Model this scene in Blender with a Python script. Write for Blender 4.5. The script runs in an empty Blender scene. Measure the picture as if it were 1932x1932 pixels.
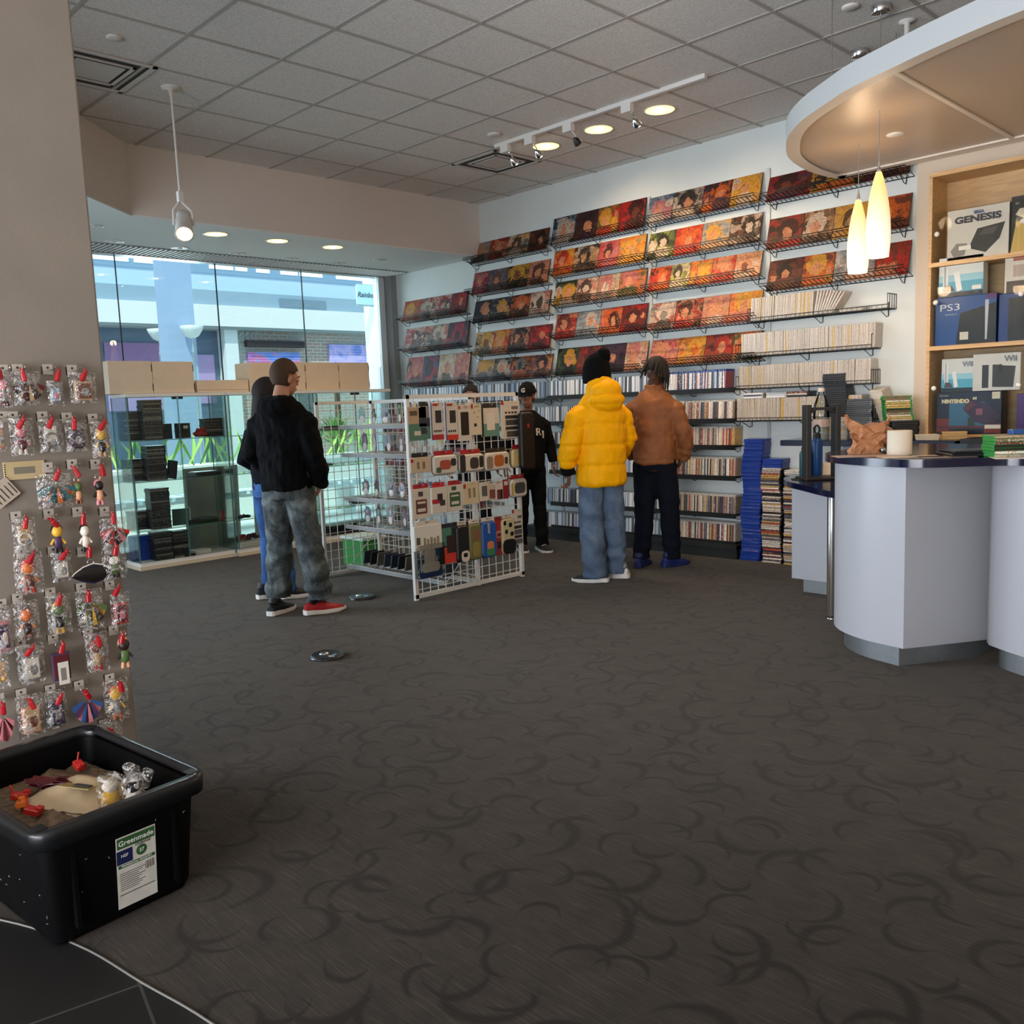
import bpy, math, random
from mathutils import Vector as V, Matrix, Euler, noise
sc = bpy.context.scene
COL = sc.collection
PI = math.pi
rnd = random.Random(7)

# ---------------------------------------------------------------- camera
CAM = V((4.66657, -3.84854, 1.46207))
R_ = V((0.70137677, 0.71179708, -0.03762379)); U_ = V((-0.05988677, 0.11144281, 0.99196475)); F_ = V((-0.71027052, 0.69348786, -0.12079063))
FPX = 1676.2
cd = bpy.data.cameras.new('camera'); cam = bpy.data.objects.new('camera', cd); COL.objects.link(cam)
cd.sensor_width = 36.0; cd.sensor_height = 36.0; cd.lens = FPX / 1932 * 36; cd.clip_start = 0.05; cd.clip_end = 300
cam.matrix_world = Matrix(((R_.x, U_.x, -F_.x, CAM.x), (R_.y, U_.y, -F_.y, CAM.y), (R_.z, U_.z, -F_.z, CAM.z), (0, 0, 0, 1)))
sc.camera = cam

# ---------------------------------------------------------------- world, sun, daylight, added fill lamps, exposure
wd = bpy.data.worlds.new('sky'); sc.world = wd; wd.use_nodes = True
bg = wd.node_tree.nodes['Background']; bg.inputs['Color'].default_value = (0.56, 0.77, 1.0, 1); bg.inputs['Strength'].default_value = 0.98
sd = bpy.data.lights.new('sun', 'SUN'); so = bpy.data.objects.new('sun', sd); COL.objects.link(so)
sd.energy = 3.2; sd.angle = 0.01; sd.color = (1.0, 0.95, 0.86)
so.rotation_euler = V((-0.38, 0.45, -0.80)).to_track_quat('-Z', 'Y').to_euler()
def area_light(name, loc, dirv, sx, sy, power, color, spread=PI):
    d = bpy.data.lights.new(name, 'AREA'); d.shape = 'RECTANGLE'; d.size = sx; d.size_y = sy; d.energy = power; d.color = color; d.spread = spread
    o = bpy.data.objects.new(name, d); COL.objects.link(o); o.location = loc
    o.rotation_euler = V(dirv).to_track_quat('-Z', 'Z').to_euler(); return o
area_light('entrance_daylight', (3.4, -7.75, 1.3), (-0.04, 1, 0.34), 5.2, 2.0, 430, (0.95, 0.95, 1.0))
area_light('street_fill_light', (-6.3, 1.0, 4.3), (1, 0.55, -0.50), 6.0, 1.2, 290, (0.80, 0.91, 1.0))  # area lamp added outside, above the view, to strengthen the window daylight
area_light('left_fill_light', (-5.0, -5.2, 1.5), (1, 0.45, -0.30), 4.8, 2.6, 205, (0.74, 0.87, 1.0), 2.0)  # unseen area lamp added behind the pillar as cool fill from the left
sc.view_settings.view_transform = 'Standard'; sc.view_settings.look = 'None'; sc.view_settings.gamma = 1.0
sc.view_settings.use_curve_mapping = False; sc.view_settings.exposure = 0.25
cy = sc.cycles
cy.max_bounces = 7; cy.diffuse_bounces = 4; cy.glossy_bounces = 3; cy.transmission_bounces = 4; cy.transparent_max_bounces = 24
cy.caustics_reflective = False; cy.caustics_refractive = False; cy.sample_clamp_indirect = 4.0; cy.use_denoising = True

# ---------------------------------------------------------------- helpers
def px(x, y, axis, val):
    """point where the sight line through a photo pixel meets the plane axis=val"""
    d = F_ + R_ * ((x - 966) / FPX) - U_ * ((y - 966) / FPX)
    t = (val - CAM[axis]) / d[axis]
    return CAM + d * t
def lin(c):
    if isinstance(c, str):
        c = c.lstrip('#'); c = [int(c[i:i + 2], 16) / 255 for i in (0, 2, 4)]
        return tuple((v / 12.92 if v <= .04045 else ((v + .055) / 1.055) ** 2.4) for v in c) + (1,)
    return tuple(c[:3]) + (1,)
_M = {}
class NT:
    def __init__(s, name):
        s.m = bpy.data.materials.new(name); s.m.use_nodes = True; s.t = s.m.node_tree; s.n = s.t.nodes; s.l = s.t.links
        s.b = s.n['Principled BSDF']; s.out = s.n['Material Output']
    def node(s, typ, **kw):
        n = s.n.new('ShaderNode' + typ)
        for k, v in kw.items():
            if k.startswith('i_'):
                key = k[2:]; key = int(key) if key.isdigit() else key.replace('_', ' ')
                if hasattr(v, 'is_linked'): s.l.new(v, n.inputs[key])
                else: n.inputs[key].default_value = v
            else: setattr(n, k, v)
        return n
    def math(s, op, a, b=0.0, c=None):
        kw = {'i_0': a, 'i_1': b}
        if c is not None: kw['i_2'] = c
        return s.node('Math', operation=op, **kw).outputs[0]
    def mix(s, f, a, b, blend='MIX'):
        n = s.n.new('ShaderNodeMix'); n.data_type = 'RGBA'; n.blend_type = blend
        for sock, v in ((n.inputs[0], f), (n.inputs[6], a), (n.inputs[7], b)):
            if hasattr(v, 'is_linked'): s.l.new(v, sock)
            else: sock.default_value = v
        return n.outputs[2]
    def ramp(s, fac, stops, const=False):
        n = s.n.new('ShaderNodeValToRGB'); e = n.color_ramp; e.interpolation = 'CONSTANT' if const else 'LINEAR'
        while len(e.elements) < len(stops): e.elements.new(0.5)
        for el, (p, c) in zip(e.elements, stops): el.position = p; el.color = lin(c)
        s.l.new(fac, n.inputs[0]); return n.outputs[0]
    def set(s, k, v):
        if hasattr(v, 'is_linked'): s.l.new(v, s.b.inputs[k])
        else: s.b.inputs[k].default_value = v
    def bump(s, h, strength=0.3, dist=0.01):
        n = s.node('Bump', i_Strength=strength, i_Distance=dist, i_Height=h); s.l.new(n.outputs[0], s.b.inputs['Normal'])
def mat(name, color='#ffffff', rough=0.5, metal=0.0, var=0.0, vscale=20.0, bump=0.0, bscale=60.0, coat=0.0, emit=None, estr=0.0, spec=None, sheen=0.0, coords='Object'):
    """plain procedural surface: base colour with a little noise in tone and grain"""
    if name in _M: return _M[name]
    t = NT(name); c = lin(color)
    t.set('Roughness', rough); t.set('Metallic', metal); t.set('Base Color', c)
    if spec is not None: t.set('Specular IOR Level', spec)
    if coat: t.set('Coat Weight', coat)
    if sheen: t.set('Sheen Weight', sheen)
    if var or bump:
        tc = t.node('TexCoord').outputs[coords]
        if var:
            nz = t.node('TexNoise', i_Vector=tc, i_Scale=vscale, i_Detail=4.0).outputs[0]
            k = t.ramp(nz, [(0.3, (1 - var,) * 3), (0.7, (1 + var,) * 3)])
            t.set('Base Color', t.mix(1.0, c, k, 'MULTIPLY'))
        if bump:
            nz = t.node('TexNoise', i_Vector=tc, i_Scale=bscale, i_Detail=3.0).outputs[0]
            t.bump(nz, bump)
    if emit: t.set('Emission Color', lin(emit)); t.set('Emission Strength', estr)
    _M[name] = t.m; return t.m
def glass(name, tint='#f4fbf9', rough=0.02, ior=1.45, refl=1.0):
    """thin sheet: see-through with a fresnel reflection"""
    if name in _M: return _M[name]
    t = NT(name); t.n.remove(t.b)
    tr = t.node('BsdfTransparent', i_Color=lin(tint)); gl = t.node('BsdfGlossy', i_Roughness=rough)
    fr = t.node('Fresnel', i_IOR=ior).outputs[0]
    mx = t.node('MixShader', i_0=t.math('MULTIPLY', fr, refl)); t.l.new(tr.outputs[0], mx.inputs[1]); t.l.new(gl.outputs[0], mx.inputs[2])
    t.l.new(mx.outputs[0], t.out.inputs[0]); _M[name] = t.m; return t.m

class MB:
    """collects simple shapes into one mesh"""
    def __init__(s): s.v = []; s.f = []; s.mi = []; s.sm = []; s.cur = 0; s.smooth = False; s.M = Matrix()
    def mat(s, i): s.cur = i; return s
    def add(s, vs, fs, smooth=None):
        o = len(s.v); s.v += [s.M @ V(p) for p in vs]
        for f in fs: s.f.append([i + o for i in f]); s.mi.append(s.cur); s.sm.append(s.smooth if smooth is None else smooth)
        return s
    def box(s, c, d, rot=None, taper=1.0):
        x, y, z = (k / 2 for k in d); q = [(-x, -y, -z), (x, -y, -z), (x, y, -z), (-x, y, -z), (-x * taper, -y * taper, z), (x * taper, -y * taper, z), (x * taper, y * taper, z), (-x * taper, y * taper, z)]
        m = (rot if isinstance(rot, Matrix) else Euler(rot).to_matrix()) if rot else None
        q = [(m @ V(p) if m else V(p)) + V(c) for p in q]
        return s.add(q, [(0, 3, 2, 1), (4, 5, 6, 7), (0, 1, 5, 4), (1, 2, 6, 5), (2, 3, 7, 6), (3, 0, 4, 7)], False)
    def bb(s, a, b): return s.box([(p + q) / 2 for p, q in zip(a, b)], [abs(q - p) for p, q in zip(a, b)])
    def rbox(s, c, d, r=0.01, rot=None, seg=3):
        """box with rounded vertical (local z) edges and softened top and bottom"""
        x, y, z = (k / 2 for k in d); m = (rot if isinstance(rot, Matrix) else Euler(rot).to_matrix()) if rot else Matrix.Identity(3)
        e = min(r * .5, z * .45); rings = []
        for zz, ins in ((-z, e), (-z + e, 0), (z - e, 0), (z, e)):
            ring = []
            for cx, cy, a0 in ((x - r, y - r, 0), (-x + r, y - r, PI / 2), (-x + r, -y + r, PI), (x - r, -y + r, 1.5 * PI)):
                for k in range(seg + 1):
                    a = a0 + PI / 2 * k / seg; ring.append(m @ V((cx + (r - ins) * math.cos(a), cy + (r - ins) * math.sin(a), zz)) + V(c))
            rings.append(ring)
        return s.loft(rings, True, False)
    def loft(s, rings, cap=True, smooth=True, close=True):
        n = len(rings[0]); vs = [p for r in rings for p in r]; fs = []
        for i in range(len(rings) - 1):
            for k in range(n if close else n - 1): fs.append((i * n + k, i * n + (k + 1) % n, (i + 1) * n + (k + 1) % n, (i + 1) * n + k))
        s.add(vs, fs, smooth)
        if cap: o = len(rings) - 1; s.add(list(rings[0]), [tuple(range(n))[::-1]], False); s.add(list(rings[-1]), [tuple(range(n))], False)
        return s
    def lathe(s, prof, c=(0, 0, 0), n=24, cap=True, axis='z', smooth=True):
        rings = []
        for r, z in prof:
            ring = []
            for k in range(n):
                a = 2 * PI * k / n; p = (r * math.cos(a), r * math.sin(a), z)
                if axis == 'x': p = (p[2], p[0], p[1])
                if axis == 'y': p = (p[1], p[2], p[0])
                ring.append(V(p) + V(c))
            rings.append(ring)
        return s.loft(rings, cap, smooth)
    def cyl(s, a, b, r, r2=None, n=10, cap=True, smooth=True):
        return s.tube([a, b], [r, r if r2 is None else r2], n, cap, smooth)
    def tube(s, path, r, n=8, cap=True, smooth=True, closed=False):
        P = [V(p) for p in path]; rings = []; up = None
        for i, p in enumerate(P):
            if closed: d = P[(i + 1) % len(P)] - P[i - 1]
            else: d = P[min(i + 1, len(P) - 1)] - P[max(i - 1, 0)]
            if d.length < 1e-9: d = V((0, 0, 1))
            d.normalize()
            if up is None: up = V((0, 0, 1)) if abs(d.z) < .95 else V((1, 0, 0))
            x = d.cross(up); 
            if x.length < 1e-6: x = d.orthogonal()
            x.normalize(); y = x.cross(d); up = y
            rr = r[i] if isinstance(r, (list, tuple)) else r
            rings.append([p + x * rr * math.cos(2 * PI * k / n) + y * rr * math.sin(2 * PI * k / n) for k in range(n)])
        if closed: rings.append(rings[0]); cap = False
        return s.loft(rings, cap, smooth)
    def ell(s, c, d, n=14, m=9, rot=None):
        q = (Euler(rot).to_matrix() if rot else Matrix.Identity(3)); rings = []
        for i in range(1, m):
            t = PI * i / m; rings.append([q @ V((d[0] * math.sin(t) * math.cos(2 * PI * k / n), d[1] * math.sin(t) * math.sin(2 * PI * k / n), -d[2] * math.cos(t))) + V(c) for k in range(n)])
        return s.loft(rings, True, True)
    def prism(s, poly, z0, z1):
        n = len(poly); a = [(p[0], p[1], z0) for p in poly]; b = [(p[0], p[1], z1) for p in poly]
        area = sum(poly[i][0] * poly[(i + 1) % n][1] - poly[(i + 1) % n][0] * poly[i][1] for i in range(n))
        if area < 0: a.reverse(); b.reverse()
        return s.loft([a, b], True, False)
    def quad(s, a, b, c, d): return s.add([a, b, c, d], [(0, 1, 2, 3)], False)
    def mesh(s, name, mats=()):
        me = bpy.data.meshes.new(name); me.from_pydata([tuple(v) for v in s.v], [], s.f)
        for m in (mats if isinstance(mats, (list, tuple)) else [mats]): me.materials.append(m)
        me.polygons.foreach_set('material_index', s.mi); me.polygons.foreach_set('use_smooth', s.sm); me.update(); return me
    def build(s, name, mats, parent=None, loc=None, rot=None):
        return link(name, s.mesh(name, mats), parent, loc, rot)
def link(name, me, parent=None, loc=None, rot=None):
    o = bpy.data.objects.new(name, me); COL.objects.link(o)
    if parent is not None: o.parent = parent
    if loc is not None: o.location = loc
    if rot is not None: o.rotation_euler = rot
    return o
def tag(o, label, cat, group=None, kind=None):
    o['label'] = label; o['category'] = cat
    if group: o['group'] = group
    if kind: o['kind'] = kind
    return o
def thing(name, label, cat, loc=(0, 0, 0), rz=0.0, group=None):
    o = bpy.data.objects.new(name, None); COL.objects.link(o); o.location = loc; o.rotation_euler = (0, 0, rz)
    o.empty_display_size = 0.05; return tag(o, label, cat, group)
def struct(name, mb, mats):
    o = mb.build(name, mats); o['kind'] = 'structure'; return o
def smooth(o, a=.7):
    o.data.polygons.foreach_set('use_smooth', [True] * len(o.data.polygons)); m = o.modifiers.new('split', 'EDGE_SPLIT'); m.split_angle = a; return o
def kids(o): return list(o.children)
def dup(root, loc=None, rz=None, label=None, group=None):
    r = root.copy(); COL.objects.link(r)
    if loc is not None: r.location = loc
    if rz is not None: r.rotation_euler = (0, 0, rz) if not isinstance(rz, tuple) else rz
    if label: r['label'] = label
    if group: r['group'] = group
    for ch in kids(root):
        c = ch.copy(); COL.objects.link(c); c.parent = r
        for g in kids(ch):
            d = g.copy(); COL.objects.link(d); d.parent = c
    return r
def bevel(o, w=0.004, seg=2):
    m = o.modifiers.new('bevel', 'BEVEL'); m.width = w; m.segments = seg; m.limit_method = 'ANGLE'; m.angle_limit = 0.7; return o
_TX = {}
def text(s, name, size, m, parent, loc, rot, extrude=0.0006, align='CENTER', sx=1.0, shear=0.0, space=1.0, bold=0.0):
    """lettering as a thin solid"""
    c = bpy.data.curves.new('lettering', 'FONT'); c.body = s; c.size = size; c.extrude = extrude; c.align_x = align; c.align_y = 'CENTER'; c.shear = shear
    c.space_character = space; c.resolution_u = 3; c.offset = bold
    t = bpy.data.objects.new('lettering', c); COL.objects.link(t)
    me = bpy.data.meshes.new_from_object(t.evaluated_get(bpy.context.evaluated_depsgraph_get()))
    bpy.data.objects.remove(t); me.materials.clear(); me.materials.append(m)
    o = link(name, me, parent, loc, rot); o.scale = (sx, 1, 1); return o
ORD = ['first', 'second', 'third', 'fourth', 'fifth', 'sixth', 'seventh', 'eighth', 'ninth', 'tenth']
# ================================================================ materials of the room
H = 3.715; ZL = 3.131
def carpet():
    t = NT('carpet'); tc = t.node('TexCoord').outputs['Object']
    m = None
    for i, (scale, ang) in enumerate(((3.3, 0.3), (4.6, 1.7), (2.7, 2.9))):
        mp = t.node('Mapping', i_Vector=tc, i_Rotation=(0, 0, ang), i_Location=(3.7 * i, 1.3 * i, 0)).outputs[0]
        nz = t.node('TexNoise', i_Vector=mp, i_Scale=2.5, i_Detail=1.0).outputs['Color']
        mp = t.node('VectorMath', operation='MULTIPLY_ADD', i_0=nz, i_1=(.10, .10, 0), i_2=mp).outputs[0]
        vo = t.node('TexVoronoi', i_Vector=mp, i_Scale=scale, i_Randomness=0.8); vo.voronoi_dimensions = '2D'
        dist = vo.outputs['Distance']; 
        d = t.node('VectorMath', operation='SUBTRACT', i_0=mp, i_1=t.node('VectorMath', operation='DIVIDE', i_0=vo.outputs['Position'], i_1=(1, 1, 1)).outputs[0]).outputs[0]
        sp = t.node('SeparateXYZ', i_Vector=d); a = t.math('ARCTAN2', sp.outputs[1], sp.outputs[0])
        cs = t.node('SeparateColor', i_Color=vo.outputs['Color'])
        a = t.math('ADD', a, t.math('MULTIPLY', cs.outputs[0], 6.283))
        c = t.math('COSINE', a)                                   # 1 in the middle of the arc
        w = t.math('MULTIPLY_ADD', c, 0.052, 0.020)
        ring = t.math('ABSOLUTE', t.math('SUBTRACT', dist, t.math('MULTIPLY_ADD', cs.outputs[1], 0.12, 0.26)))
        k = t.math('SUBTRACT', w, ring); k = t.math('MULTIPLY', k, 22.0); k.node.use_clamp = True
        m = k if m is None else t.math('MAXIMUM', m, k)
    big = t.node('TexNoise', i_Vector=tc, i_Scale=9.0, i_Detail=5.0).outputs[0]
    st = t.node('Mapping', i_Vector=tc, i_Rotation=(0, 0, 0.30), i_Scale=(7, 190, 1)).outputs[0]
    fib = t.node('TexNoise', i_Vector=st, i_Scale=1.0, i_Detail=3.0, i_Roughness=0.7).outputs[0]
    st2 = t.node('Mapping', i_Vector=tc, i_Rotation=(0, 0, 0.30), i_Scale=(4, 42, 1)).outputs[0]
    fib2 = t.node('TexNoise', i_Vector=st2, i_Scale=1.0, i_Detail=3.0).outputs[0]
    base = t.ramp(fib, [(0.28, '#191715'), (0.52, '#302c29'), (0.74, '#544d45')])
    base = t.mix(t.math('MULTIPLY', t.ramp(fib2, [(0.35, (0,) * 3), (0.65, (1,) * 3)]), 0.55), base, lin('#2e2b28'))
    base = t.mix(0.35, base, t.ramp(big, [(0.3, '#211f1d'), (0.7, '#3c3732')]))
    t.set('Base Color', t.mix(t.math('MULTIPLY', m, 0.75), base, lin('#151312')))
    t.set('Roughness', 0.95); t.set('Specular IOR Level', 0.12); t.set('Sheen Weight', .40); t.set('Sheen Roughness', .4); t.set('Sheen Tint', lin('#a89d90')); t.bump(fib, 0.35, 0.004); return t.m
def ceiling_mat():
    t = NT('ceiling_tile'); tc = t.node('TexCoord').outputs['Object']
    nz = t.node('TexNoise', i_Vector=tc, i_Scale=160.0, i_Detail=3.0).outputs[0]
    t.set('Base Color', t.ramp(nz, [(0.34, '#c6c1bb'), (0.6, '#ece8e2')])); t.set('Roughness', 0.95); t.bump(nz, 0.25, 0.003); return t.m
def slate():
    t = NT('dark_tile'); tc = t.node('TexCoord').outputs['Object']
    mp = t.node('Mapping', i_Vector=tc, i_Rotation=(0, 0, 0.2), i_Location=(0.12, 0.05, 0)).outputs[0]
    br = t.node('TexBrick', i_Vector=mp, i_Scale=1.0, i_Color1=lin('#121110'), i_Color2=lin('#0e0d0d'), i_Mortar=lin('#3a3733')); br.inputs['Brick Width'].default_value = 0.62; br.inputs['Row Height'].default_value = 0.62; br.inputs['Mortar Size'].default_value = 0.004; br.offset = 0
    nz = t.node('TexNoise', i_Vector=tc, i_Scale=6.0, i_Detail=6.0).outputs[0]
    t.set('Base Color', t.mix(1.0, br.outputs[0], t.ramp(nz, [(0.3, (.75,) * 3), (0.7, (1.25,) * 3)]), 'MULTIPLY')); t.set('Roughness', 0.55); t.bump(nz, 0.15); return t.m
def wood(name, c1, c2, sc_=(2, 30, 30), rough=0.5):
    t = NT(name); tc = t.node('TexCoord').outputs['Object']
    mp = t.node('Mapping', i_Vector=tc, i_Scale=sc_).outputs[0]
    nz = t.node('TexNoise', i_Vector=mp, i_Scale=1.0, i_Detail=5.0, i_Distortion=0.6).outputs[0]
    t.set('Base Color', t.ramp(nz, [(0.3, c1), (0.7, c2)])); t.set('Roughness', rough); return t.m
M_wall = mat('wall_paint', '#d3dad8', 0.85, var=0.03, vscale=3)
M_white = mat('white_paint', '#d2cdc6', 0.8, var=0.02, vscale=2)
M_cream = mat('cream_paint', '#c3b6a4', 0.8, var=0.03, vscale=2)
M_soffit = mat('soffit_paint', '#d8d0c9', 0.85, var=0.02, vscale=2)
M_grid = mat('ceiling_grid', '#aea8a1', 0.6)
M_alu = mat('brushed_aluminium', '#a9acac', 0.35, 0.9, var=0.08, vscale=60)
M_chrome = mat('chrome', '#d8d8da', 0.12, 1.0)
M_wfix = mat('white_fixture', '#dddad4', 0.45)
M_black = mat('black_metal', '#101010', 0.45)
M_dark = mat('dark_void', '#0c0c0c', 0.8)
M_vent = mat('vent_metal', '#c9c4bd', 0.5, 0.1)
M_glow = mat('downlight_reflector', '#f4d9a0', 0.3, emit='#ffd98a', estr=2.2)
M_lamp = mat('lamp_bulb', '#ffffff', 0.3, emit='#fff0cf', estr=18.0)
G_win = glass('window_glass', '#eef7f6', 0.01, refl=0.8)

# ================================================================ room shell
edge = [(-2.0, -6.2), (-0.4, -4.9), (0.6, -4.1), (1.3, -3.52), (1.80, -3.236), (2.12, -3.12), (2.42, -3.064), (2.70, -3.012), (3.2, -2.96), (4.0, -2.98), (5.0, -3.25), (6.2, -3.9), (7.5, -5.0)]
def smooth_curve(P, n=6):
    out = []
    for i in range(len(P) - 1):
        p0, p1, p2, p3 = P[max(i - 1, 0)], P[i], P[i + 1], P[min(i + 2, len(P) - 1)]
        for k in range(n):
            t = k / n; out.append(tuple(0.5 * (2 * p1[j] + (p2[j] - p0[j]) * t + (2 * p0[j] - 5 * p1[j] + 4 * p2[j] - p3[j]) * t * t + (3 * p1[j] - p0[j] - 3 * p2[j] + p3[j]) * t ** 3) for j in range(2)))
    return out + [P[-1]]
edge = smooth_curve(edge)
fl = MB(); fl.prism([(-4.85, 3.3), (-4.85, -6.2)] + edge + [(7.55, 3.3)], -0.1, 0.0); struct('floor', fl, carpet())
fl = MB(); fl.prism([(-4.85, -7.8), (7.55, -7.8)] + edge[::-1] + [(-4.85, -6.2)], -0.1, -0.001); struct('floor_tile', fl, slate())
tr = MB(); tr.tube([(x, y, 0.0) for x, y in edge], 0.0035, 6); struct('trim_1', tr, mat('trim_metal', '#8d8b86', 0.4, 0.6))
b = MB(); b.bb((-4.9, 3.25, 0), (1.945, 3.4, 3.72)); struct('wall_back', b, M_wall)
b = MB(); b.bb((1.945, 3.14, 0), (2.068, 3.4, 3.72)); b.bb((2.068, 3.14, 3.002), (4.602, 3.4, 3.72)); b.bb((2.068, 3.14, 0), (4.602, 3.4, 1.083)); b.bb((2.068, 3.345, 1.083), (4.602, 3.4, 3.002)); b.bb((4.602, 3.14, 0), (7.6, 3.4, 3.72)); struct('wall_back_right', b, M_cream)
b = MB(); b.bb((7.5, -7.8, 0), (7.65, 3.14, 3.72)); struct('wall_right', b, M_cream)
b = MB(); b.bb((0.75, -4.8, 0), (1.2, -2.57, 3.72)); bevel(struct('wall_left', b, mat('pillar_paint', '#877d71', 0.75, var=0.05, vscale=4, bump=0.05, bscale=150)), 0.008)
b = MB(); b.bb((-4.85, -7.8, 0), (-4.72, -2.3, .12)); b.bb((-4.85, -7.8, 3.05), (-4.72, -2.3, 3.72)); b.bb((-4.85, -7.8, .12), (-4.72, -7.6, 3.05)); struct('wall_left_far', b, M_white)
b = MB(); b.bb((-4.85, -7.8, 3.0), (7.6, -7.65, 3.72)); struct('wall_front', b, M_white)
c = MB(); c.bb((-4.9, -7.8, H), (7.65, 3.4, H + 0.12)); struct('ceiling', c, ceiling_mat())
g = MB()
for i in range(-8, 14):
    g.bb((i * .61 - .012, -7.7, H - .004), (i * .61 + .012, 3.25, H + .001))
for j in range(-12, 6):
    g.bb((-4.8, j * .62 - .012, H - .005), (7.5, j * .62 + .012, H + .001))
struct('trim_2', g, M_grid)
# soffit over the window side with the lower ceiling behind it
s = MB(); s.prism([(-2.95, 3.25), (-2.95, -.70), (-.35, -3.54), (-.45, -3.6), (-3.07, -.74), (-3.07, 3.25)], ZL + .015, H); struct('soffit', s, M_soffit)
s = MB(); s.prism([(-4.85, 3.25), (-2.951, 3.25), (-2.951, -.701), (-.351, -3.541), (-.351, -7.7), (-4.85, -7.7)], ZL, ZL + .08); struct('lower_ceiling', s, mat('lower_ceiling_paint', '#dfe4e2', 0.85))
# window wall: glass panes with thin black joints, sill and jamb
ys = [-2.3, -1.26, -.18, .90, 1.98, 3.06]
for i in range(5):
    b = MB(); b.bb((-4.732, ys[i] + .004, .08), (-4.72, ys[i + 1] - .004, ZL - .02)); struct(f'window_{i + 1}', b, G_win)
b = MB()
for y in ys[1:5]: b.bb((-4.735, y - .004, .08), (-4.717, y + .004, ZL))
struct('trim_3', b, mat('silicone_joint', '#20282c', 0.6))
b = MB(); b.bb((-4.80, -2.3, 0), (-4.66, 3.25, .08)); b.bb((-4.80, -2.3, ZL - .02), (-4.66, 3.25, ZL)); struct('trim_4', b, M_alu)
b = MB(); b.bb((-4.79, 3.06, 0), (-4.67, 3.15, ZL)); b.bb((-4.76, 3.15, 0), (-4.70, 3.25, ZL)); struct('trim_5', b, mat('white_aluminium', '#d9e2e6', 0.4))
b = MB(); b.bb((-4.70, 3.16, 0), (-4.55, 3.25, ZL)); struct('trim_6', b, mat('grey_post', '#8f9291', 0.7))
# ribbed air grille in the lower ceiling along the glass
gr = thing('air_grille', 'long ribbed white air grille in the lower ceiling along the shop window', 'air grille', (-4.45, .5, ZL))
b = MB(); b.bb((-.22, -2.6, -.004), (.22, 2.7, -.001)); b.build('backing', mat('grille_dark', '#6d7478', 0.7), gr)
b = MB()
for k in range(106): b.bb((-.21, -2.6 + k * .05, -.014), (.21, -2.588 + k * .05, -.003))
b.build('slats', M_wfix, gr)

# ================================================================ ceiling fittings
def spot(name, loc, target, power, color, size=1.1, blend=0.6, r=0.04):
    d = bpy.data.lights.new(name, 'SPOT'); d.energy = power; d.color = color; d.spot_size = size; d.spot_blend = blend; d.shadow_soft_size = r
    o = bpy.data.objects.new(name, d); COL.objects.link(o); o.location = loc; o.rotation_euler = (V(target) - V(loc)).to_track_quat('-Z', 'Y').to_euler(); return o
WARM = (1.0, .70, .42)
def downlight(x, y, z, r, label, power, group, lit=True, depth=.11):
    t = thing('downlight', label, 'ceiling light', (x, y, z), 0, group)
    b = MB(); b.lathe([(r, -.001), (r + .016, -.004), (r + .018, 0), (r, .002)], n=28, cap=False); b.build('trim_ring', M_wfix, t)
    b = MB(); b.lathe([(r, -.002), (r * .96, .0), (r * .75, .0005)], n=28, cap=False); b.lathe([(r * .93, -.0025), (.001, -.0025)], n=28, cap=False); b.build('reflector', M_glow if lit else M_wfix, t)
    b = MB(); b.ell((0, 0, -.006), (r * .32, r * .32, .006)); b.build('bulb', M_lamp if lit else M_wfix, t)
    if power: spot('downlight_beam', (x, y, z - .03), (x, y + .001, 0), power, WARM, 2.55, .7, r * .6)
    return t
for i, (x, w) in enumerate(((.32, 'nearest the oval canopy'), (-.306, 'middle one beside the track lights'), (-.91, 'nearest the ceiling vent'))):
    downlight(x, 2.19, H, .115, f'lit round downlight in the tiled ceiling, {w}', 62, 'lit downlights along the track')
for i, (y, w) in enumerate(((.211, 'nearest the hanging spotlight'), (.85, 'middle of the row of three'), (1.487, 'nearest the picture shelves'))):
    downlight(-3.29, y, ZL, .10, f'lit round downlight in the lower window ceiling, {w}', 8, 'lit downlights over the glass cases')
for i, y in enumerate((-.404, .237, .861, 1.491, 2.10)):
    downlight(-4.12, y, ZL, .07, f'small unlit recessed light by the window grille, {ORD[i]} from the pillar', 0, 'small lights by the window', False)
downlight(-3.668, 2.36, ZL, .06, 'small unlit recessed light in the lower ceiling corner above the left picture shelves', 0, 'small lights by the window', False)
downlight(-3.52, -.797, ZL, .06, 'small recessed light in the lower ceiling right beside the pillar edge', 0, 'small lights by the window', False)
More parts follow.
